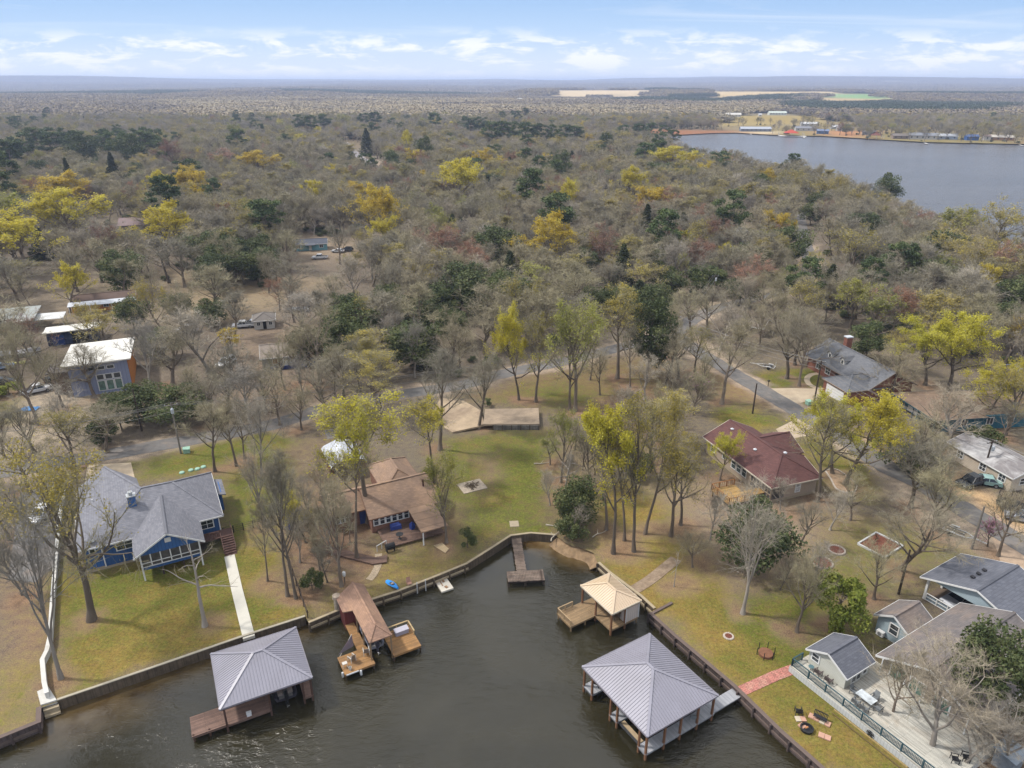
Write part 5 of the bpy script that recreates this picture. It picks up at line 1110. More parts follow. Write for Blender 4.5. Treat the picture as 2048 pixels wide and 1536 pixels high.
    for x, y in ((-1.75, -5.1), (.3, -5.1), (2.6, -5.1), (-1.75, -3.4), (2.6, -3.4), (-.55, 0), (.55, 0), (-.55, 3), (.55, 3)): mb = MB(); mb.lathe([(.11, -2.2), (.11, -.38)], 8, (x, y, 0)); mb.build('pile', gdk, t)
    mb = MB(); mb.bar((2.3, -5.4, -.2), (2.35, -3.3, -.2), .12, .08); mb.build('ladder_rail', mat('dark_rail', hx('#55463c')), t)
    mb = MB(); mb.box(-.65, .6, 5.9, 7.3, -.3, .07); mb.build('landing', mat('pale_landing_slab', hx('#b3a58c'), .9, .2), t)
    # kayak, raft
    t = thing('kayak', 'bright blue kayak with white bow leaning over the timber bulkhead', 'kayak', (-14.65, 69.8, -.05), 51); t.rotation_euler = (0, math.radians(12), math.radians(-51 + 180))
    secs = []
    for f in (0, .08, .25, .5, .75, .92, 1): w = .42 * math.sin(math.pi * min(.97, max(.05, f))) ** .6; x = -1.65 + 3.3 * f; secs.append([(x, -w, .2), (x, -w * .6, .02), (x, 0, -.03), (x, w * .6, .02), (x, w, .2), (x, w * .5, .27), (x, -w * .5, .27)])
    MB().loft(secs[:6]).build('hull', mat('bright_blue_plastic', hx('#2f8fe0', 1.3), .35, .06), t); MB().loft(secs[4:] if False else [[(p[0] + .004, p[1] * 1.02, p[2] + .006) for p in s_] for s_ in secs[5:]]).build('bow', white, t)
    mb = MB(); mb.lathe([(.26, .268), (.3, .3), (.26, .31), (.22, .27)], 14, (-.35, 0, 0), 1.6, .8); mb.build('cockpit_rim', mat('dark_rim', hx('#3a3a3a'), .5), t); mb = MB(); mb.box(-.55, -.2, -.16, .16, .275, .34); mb.build('seat', mat('pale_seat', hx('#c9b8ae')), t)
    t = thing('swim_raft', 'stained white swim raft floating by the timber bulkhead', 'raft', (-8.4, 70.9, -1.1), -62); mb = MB(); mb.box(-1.25, 1.25, -.78, .78, .05, .28); mb.build('platform', mat('stained_white_board', hx('#ddd6c8'), .8, .15, 1.0, stain=hx('#b08560'), stain_amt=.7), t)
    for y in (-.55, .55): mb = MB(); mb.tube([(-1.1, y, 0), (1.1, y, 0)], .22, 10); mb.build('float', mat('grey_float', hx('#8b8b88')), t)
    mb = MB(); mb.bar((-.9, -.2, .32), (.3, -.25, .32), .1, .05); mb.bar((-.8, .15, .32), (-.3, .15, .32), .25, .05); mb.bar((.5, 0, .33), (.9, .1, .33), .3, .06); mb.build('loose_planks', mat('rusty_plank', hx('#a07c5c')), t)
    for px, lb in (((834, 1172), 'left'), ((851, 1167), 'right')):
        mb = MB(); mb.lathe([(.05, -1.6), (.05, .55), (.03, .58)], 8); o = mb.build('mooring_pole', white); o.location = P(*px); o.location.z = 0; tag(o, 'slim white mooring pole at the bulkhead between kayak and raft, the %s one of two' % lb, 'mooring pole')
    t = thing('lawn_chair', 'faded pink wooden chair on the bulkhead beside the mooring poles', 'chair', P(819, 1170), 30); fp = mat('faded_pink_wood', hx('#b98f7c'), .9, .25)
    mb = MB(); mb.slab([(-.25, -.3, .35), (.25, -.3, .35), (.25, .2, .3), (-.25, .2, .3)], .05); mb.build('seat', fp, t); mb = MB(); mb.slab([(-.25, .18, .3), (.25, .18, .3), (.25, .45, .9), (-.25, .45, .9)], .05); mb.build('backrest', fp, t)
    for sx in (-1, 1): mb = MB(); mb.bar((sx * .28, -.3, 0), (sx * .28, .4, .5), .06); mb.build('leg', fp, t)
# ------------------------------------------------------------ trees
def nrm(v): return v / np.maximum(np.linalg.norm(v, axis=-1, keepdims=True), 1e-9)
def tubes_np(P0, P1, R0, R1, n):
    d = nrm(P1 - P0); up = np.where(np.abs(d[:, 2:3]) < .9, np.array([[0, 0, 1.]]), np.array([[0, 1., 0]]))
    x = nrm(np.cross(d, up)); y = np.cross(x, d); a = 2 * np.pi * np.arange(n) / n
    ring = x[:, None] * np.cos(a)[None, :, None] + y[:, None] * np.sin(a)[None, :, None]
    V = np.concatenate([P0[:, None] + ring * R0[:, None, None], P1[:, None] + ring * R1[:, None, None]], 1)
    N = len(P0); base = (np.arange(N) * 2 * n)[:, None]; q = np.arange(n); r = (q + 1) % n
    f1 = np.stack([base + q, base + r, base + n + r], -1); f2 = np.stack([base + q, base + n + r, base + n + q], -1)
    return V.reshape(-1, 3), np.concatenate([f1.reshape(-1, 3), f2.reshape(-1, 3)])
def slivers_np(P0, D, L, W, rng):
    s = nrm(np.cross(D, rng.normal(size=D.shape))); N = len(P0)
    V = np.stack([P0 - s * W[:, None] / 2, P0 + s * W[:, None] / 2, P0 + D * L[:, None]], 1)
    return V.reshape(-1, 3), np.arange(3 * N).reshape(N, 3)
def leaves_np(Pc, S, rng, flat=0.3):
    N = len(Pc); a = nrm(rng.normal(size=(N, 3))); b = nrm(np.cross(a, rng.normal(size=(N, 3)) + np.array([0, 0, flat])))
    V = np.stack([Pc - a * S[:, None] * .6, Pc + a * S[:, None] * .6, Pc + b * S[:, None]], 1)
    return V.reshape(-1, 3), np.arange(3 * N).reshape(N, 3)
def merge(parts):
    V = []; F = []; o = 0
    for v, f in parts: V.append(v); F.append(f + o); o += len(v)
    return np.concatenate(V), np.concatenate(F)

def poly_grow(rng, p, d, L, n, up, jit):
    pts = [p]; d = d / np.linalg.norm(d)
    for _ in range(n):
        d = d + rng.normal(size=3) * jit + np.array([0, 0, up]); d /= np.linalg.norm(d)
        pts.append(pts[-1] + d * L / n)
    return np.array(pts)
def side(rng, d, ang):
    a = rng.normal(size=3); a -= d * a.dot(d); a /= np.linalg.norm(a)
    return d * math.cos(ang) + a * math.sin(ang)

def skeleton(seed, form):
    """unit-height tree: tubes for trunk, limbs, branches, and where the twigs start"""
    rng = np.random.default_rng(seed)
    F = dict(up=dict(top=.86, t0=.36, nl=12, el=(34, 62), LL=.34, r=.0135, jit=.05, nb=6, ns=5, upt=.10),
             oak=dict(top=.62, t0=.34, nl=13, el=(8, 62), LL=.44, r=.018, jit=.13, nb=7, ns=5, upt=.06),
             vase=dict(top=.58, t0=.32, nl=11, el=(34, 72), LL=.46, r=.016, jit=.08, nb=7, ns=5, upt=.07),
             umb=dict(top=.84, t0=.60, nl=10, el=(18, 60), LL=.34, r=.014, jit=.11, nb=7, ns=5, upt=.06),
             snag=dict(top=.8, t0=.5, nl=7, el=(-10, 40), LL=.30, r=.021, jit=.12, nb=4, ns=3, upt=-.03))[form]
    trunk = poly_grow(rng, np.array([0, 0, -.01]), np.array([rng.normal() * .05, rng.normal() * .05, 1]), F['top'], 9, .03, .045 if form != 'oak' else .08)
    def rad(t): return F['r'] * (1 - .72 * t) * (1 + .55 * max(0, .08 - t) / .08)
    T = [(trunk[i], trunk[i + 1], rad(i / 9), rad((i + 1) / 9)) for i in range(9)]
    B1, B2, B3, tw = [], [], [], []
    az = rng.uniform(0, 6.28)
    for i in range(F['nl']):
        t = F['t0'] + (1 - F['t0']) * ((i + rng.uniform(.1, .9)) / F['nl']); k = min(8, int(t * 9)); fr = t * 9 - k
        p = trunk[k] * (1 - fr) + trunk[k + 1] * fr; az += 2.4 + rng.normal() * .35
        el = math.radians(rng.uniform(*F['el']) + 22 * (t - F['t0']) / (1 - F['t0'])); el = min(el, 1.5)
        d = np.array([math.cos(az) * math.cos(el), math.sin(az) * math.cos(el), math.sin(el)])
        L = F['LL'] * rng.uniform(.75, 1.15) * (1.08 - .5 * (t - F['t0']) / (1 - F['t0']))
        if form in ('oak', 'vase') and i >= F['nl'] - 3: L *= 1.1
        lp = poly_grow(rng, p, d, L, 6, F['upt'], F['jit']); r0 = min(rad(t) * .72, F['r'] * .55)
        for j in range(6): B1.append((lp[j], lp[j + 1], r0 * (1 - j / 6 * .8), r0 * (1 - (j + 1) / 6 * .8)))
        for b in range(F['nb']):
            tb = rng.uniform(.22, 1.0); k = min(5, int(tb * 6)); q = lp[k] + (lp[k + 1] - lp[k]) * (tb * 6 - k); dd = nrm(lp[k + 1] - lp[k])
            Lb = L * rng.uniform(.32, .55) * (1.15 - .45 * tb); bp = poly_grow(rng, q, side(rng, dd, rng.uniform(.5, 1.05)), Lb, 4, F['upt'], F['jit'] * 1.2); rb = r0 * .38 * (1.1 - .5 * tb)
            for j in range(4): B2.append((bp[j], bp[j + 1], rb * (1 - j / 4 * .7), rb * (1 - (j + 1) / 4 * .7)))
            for s in range(F['ns']):
                ts = rng.uniform(.2, 1.0); k = min(3, int(ts * 4)); q2 = bp[k] + (bp[k + 1] - bp[k]) * (ts * 4 - k); d2 = nrm(bp[k + 1] - bp[k])
                Ls = Lb * rng.uniform(.35, .6); sp = poly_grow(rng, q2, side(rng, d2, rng.uniform(.4, 1.1)), Ls, 2, F['upt'], F['jit'] * 1.3)
                for j in range(2): B3.append((sp[j], sp[j + 1], rb * .42 * (1 - j * .3), rb * .42 * (.7 - j * .4))); tw.append((sp[j], sp[j + 1], nrm(sp[j + 1] - sp[j])))
            for j in (2, 3): tw.append((bp[j], bp[j + 1], nrm(bp[j + 1] - bp[j])))
    ar = lambda S: tuple(np.array([s[i] for s in S]) for i in range(4))
    return rng, ar(T), ar(B1), ar(B2), ar(B3), (np.array([t[0] for t in tw]), np.array([t[1] for t in tw]), np.array([t[2] for t in tw]))

def twig_cloud(rng, tw, n, L, W):
    i = rng.integers(0, len(tw[0]), n); f = rng.random((n, 1)); p = tw[0][i] * (1 - f) + tw[1][i] * f
    d = nrm(tw[2][i] + rng.normal(size=(n, 3)) * .75 + np.array([0, 0, .25]))
    return slivers_np(p, d, L * rng.uniform(.5, 1.3, n), np.full(n, W) * rng.uniform(.6, 1.3, n), rng), p + d * (L * .6)

TREE = {}
def template(kind, variant, fine=False):
    """meshes (trunk, crown) of a unit tree ; crown half-width measured for scaling"""
    key = (kind, variant, fine)
    if key in TREE: return TREE[key]
    M = TREE['mats']; seed = 100 * variant + sum(map(ord, kind))
    if kind in ('up', 'oak', 'vase', 'snag', 'budup', 'budoak', 'yellow', 'green', 'russet', 'yellowup', 'palebare', 'yellowthin'):
        form = {'up': 'up', 'oak': 'oak', 'vase': 'vase', 'snag': 'snag', 'budup': 'up', 'budoak': 'oak', 'yellow': 'oak', 'green': 'vase', 'russet': 'oak', 'yellowup': 'up', 'palebare': 'vase', 'yellowthin': 'umb'}[kind]
        rng, T, B1, B2, B3, tw = skeleton(seed, form)
        tm = M['bark_pale'] if kind in ('palebare', 'snag') else M['bark']
        trunk = merge([tubes_np(*T, 9), tubes_np(*B1, 6)])
        parts = [tubes_np(*B2, 4), tubes_np(*B3, 3)]
        nt = dict(snag=150, yellow=1300, green=1500, budup=1900, budoak=1900, yellowup=1200).get(kind, 3200)
        tc, tips = twig_cloud(rng, tw, int(nt * 1.55) if fine else int(nt * 1.1), .062 if fine else .068, .0014 if fine else .0023); parts.append(tc)
        crown = [(merge(parts), M['twig_red'] if kind == 'russet' else (M['twig_pale'] if kind == 'palebare' else M['twig']))]
        nl, sz, lm = dict(budup=(2000, .0105, 'leaf_bud'), budoak=(2200, .0105, 'leaf_bud'), yellow=(8200, .0125, 'leaf_yellow'), yellowup=(6000, .012, 'leaf_yellow'), yellowthin=(3200, .011, 'leaf_yellow'), green=(3000, .0115, 'leaf_green'), russet=(1800, .010, 'leaf_russet')).get(kind, (0, 0, None))
        if nl and fine: nl = int(nl * 2.0); sz *= .66; lm = 'leaf_lemon' if lm == 'leaf_yellow' else lm
        if nl:
            i = rng.integers(0, len(tw[0]), nl)
            zc = tw[0][:, 2]; w = np.clip((zc - np.percentile(zc, 8)) / (np.percentile(zc, 70) - np.percentile(zc, 8) + 1e-6), .12, 1) * (.25 + .75 * (vnoise(tw[0][:, 0] * 100, tw[0][:, 1] * 100 + zc * 60, 9, variant) > .42))
            i = rng.choice(len(tw[0]), nl, p=w / w.sum()); f = rng.random((nl, 1))
            pc = tw[0][i] * (1 - f) + tw[1][i] * f + rng.normal(size=(nl, 3)) * .014
            crown.append((leaves_np(pc, sz * rng.uniform(.6, 1.5, nl), rng), M[lm]))
    else:
        rng = np.random.default_rng(seed)
        n = dict(evergreen=7000, shrub=4200, springshrub=6000, pine=5200, cedar=5200)[kind]
        if kind in ('evergreen', 'shrub', 'springshrub'):
            nlump = 26 if kind == 'evergreen' else 15; z0 = .50 if kind == 'evergreen' else .42
            u = nrm(rng.normal(size=(nlump, 3))); rr = rng.uniform(.35, 1, (nlump, 1)) ** .6
            sx = .36 if kind == 'evergreen' else .46; c = u * rr * np.array([sx, sx, .42 if kind == 'evergreen' else .38]) * .84 + np.array([0, 0, z0]); lr = rng.uniform(.09, .17, nlump)
            i = rng.integers(0, nlump, n); v = nrm(rng.normal(size=(n, 3))); pc = c[i] + v * (lr[i] * rng.uniform(.55, 1.05, n))[:, None]
            pc[:, 2] = np.maximum(pc[:, 2], .03); S = (.022 if kind == 'evergreen' else .03) * rng.uniform(.6, 1.4, n); lm = 'leaf_spring' if kind == 'springshrub' else 'leaf_dark'
        elif kind == 'pine':
            nl = 34; t = rng.uniform(.5, 1.0, nl); a = rng.uniform(0, 6.28, nl); R = (.04 + .20 * np.sin(np.clip((1.04 - t) / .54, 0, 1) * np.pi * .8 + .2)) * rng.uniform(.4, 1.1, nl)
            c = np.stack([np.cos(a) * R, np.sin(a) * R, t - .03], 1); lr = rng.uniform(.05, .10, nl); i = rng.integers(0, nl, n)
            pc = c[i] + nrm(rng.normal(size=(n, 3))) * np.array([1, 1, .6]) * (lr[i] * rng.uniform(.2, 1.05, n))[:, None]; S = .02 * rng.uniform(.6, 1.4, n); lm = 'leaf_pine'
        else:
            t = rng.random(n) ** .75 * .93 + .05; t = 1 - t; t = np.clip(t, .04, .99); a = rng.uniform(0, 6.28, n)
            R = .23 * (1 - t) ** .8 * (.75 + .25 * np.sin(a * 3 + t * 25) + .2 * np.sin(a * 7 - t * 40)) * rng.uniform(.7, 1.05, n)
            pc = np.stack([np.cos(a) * R, np.sin(a) * R, t], 1); S = .021 * rng.uniform(.6, 1.4, n); lm = 'leaf_cedar'
        tp = poly_grow(rng, np.array([0, 0, -.01]), np.array([0, 0, 1.]), .92 if kind in ('pine', 'cedar') else .6, 6, .05, .03); r0 = .014 if 'shrub' not in kind else .02
        T = tuple(np.array(q) for q in ([tp[k] for k in range(6)], [tp[k + 1] for k in range(6)], [r0 * (1 - k / 6 * .85) for k in range(6)], [r0 * (1 - (k + 1) / 6 * .85) for k in range(6)]))
        trunk = tubes_np(*T, 8); tm = M['bark']
        extra = []
        if kind in ('evergreen', 'pine', 'shrub', 'springshrub'):
            q = c[: min(len(c), 20)]; st = np.stack([np.zeros(len(q)), np.zeros(len(q)), np.clip(q[:, 2] - .12, .15, .85)], 1)
            trunk = merge([trunk, tubes_np(st, q, np.full(len(q), r0 * .35), np.full(len(q), r0 * .1), 5)])
        crown = [(leaves_np(pc, S, rng, .5), M[lm])]
    tme = mesh_np('trunk', *trunk, tm); 
    V, Fc = merge([c[0] for c in crown]); cme = mesh_np('crown', V, Fc)
    for c in crown: cme.materials.append(c[1])
    if len(crown) > 1:
        n0 = len(crown[0][0][1]); mi = np.zeros(len(cme.polygons), np.int32); mi[n0:] = 1; cme.polygons.foreach_set('material_index', mi)
    tme.polygons.foreach_set('use_smooth', np.ones(len(tme.polygons), bool))
    rad = float(np.percentile(np.hypot(V[:, 0], V[:, 1]), 93)); top = float(np.percentile(V[:, 2], 99.5))
    TREE[key] = (tme, cme, rad, top); return TREE[key]

NAMES = dict(up='bare_tree', oak='bare_oak', vase='bare_tree', snag='dead_tree', palebare='bare_tree', budup='budding_tree', budoak='budding_oak', yellow='flowering_oak', yellowup='flowering_oak', yellowthin='flowering_oak', springshrub='leafing_shrub', green='leafing_tree', russet='russet_tree', evergreen='evergreen_tree', shrub='evergreen_shrub', pine='pine_tree', cedar='cedar_tree')
CATS = dict(evergreen_shrub='shrub', leafing_shrub='shrub')
def plant(kind, variant, loc, h, w, label, group=None, rot=0.0, lean=(0, 0), fine=False):
    tme, cme, rad, top = template(kind, variant, fine); nm = NAMES[kind]
    t = thing(nm, label, CATS.get(nm, 'tree'), loc, math.degrees(rot), group)
    t.rotation_euler = (lean[0], lean[1], rot)
    s = (w / 2 / rad, w / 2 / rad, h / top); t.scale = s
    put('trunk', tme, t); put('crown', cme, t)
    return t

def tree_mats():
    M = {}
    M['bark'] = bark_mat('grey_brown_bark', hx('#6f645a'), hx('#958a7d')); M['bark_pale'] = bark_mat('pale_grey_bark', hx('#8f8880'), hx('#b9b2a8'))
    tw = [(0.0, (.78, .78, .80)), (.3, (.95, .93, .92)), (.55, (1.08, 1.02, .90)), (.8, (1.05, 1.04, .84)), (1.0, (1.22, 1.15, 1.05))]
    M['twig'] = leaf_mat('grey_twigs', hx('#857f6e'), hx('#a7a08b'), hx('#c9c1a7'), 0, .5, tw)
    M['twig_pale'] = leaf_mat('pale_twigs', hx('#948d80'), hx('#b0a99b'), hx('#c9c2b3'), 0, .5)
    M['twig_red'] = leaf_mat('reddish_twigs', hx('#8a6f64'), hx('#a68979'), hx('#bb9f8d'), 0, .5)
    M['leaf_bud'] = leaf_mat('olive_yellow_buds', hx('#98904f'), hx('#b7ab58'), hx('#d2c36a'), .25, .7)
    M['leaf_yellow'] = leaf_mat('yellow_catkins', hx('#bca93e'), hx('#e2cf4c'), hx('#f6e870'), .45, 4.0, [(0, (.98, .86, .85)), (.4, (1.02, .93, .92)), (.7, (1.0, 1.02, .98)), (1, (1.08, 1.12, 1.05))])
    M['leaf_lemon'] = leaf_mat('lemon_catkins', hx('#bdb03e'), hx('#e0d64c'), hx('#f6ee70'), .45, 4.0, [(0, (1, .94, .92)), (.4, (1.0, .98, .95)), (.7, (.98, 1.02, .98)), (1, (1.06, 1.12, 1.05))])
    M['leaf_green'] = leaf_mat('fresh_green_leaves', hx('#8b9148'), hx('#a6a955'), hx('#bfbf6c'), .3, 4.0)
    M['leaf_russet'] = leaf_mat('russet_buds', hx('#96705c'), hx('#ab8068'), hx('#bd947a'), .2, 4.0)
    M['leaf_dark'] = leaf_mat('dark_evergreen_leaves', hx('#414f33'), hx('#5d6a43'), hx('#858a5a'), .15, 5.0)
    M['leaf_pine'] = leaf_mat('pine_needles', hx('#43543a'), hx('#5a6c44'), hx('#7a8652'), .1, 5.0)
    M['leaf_cedar'] = leaf_mat('cedar_foliage', hx('#343f28'), hx('#465032'), hx('#606340'), .1, 5.0)
    M['leaf_spring'] = leaf_mat('spring_green_leaves', hx('#6f8034'), hx('#8f9c44'), hx('#b0b558'), .25, 5.0)
    TREE['mats'] = M; return M

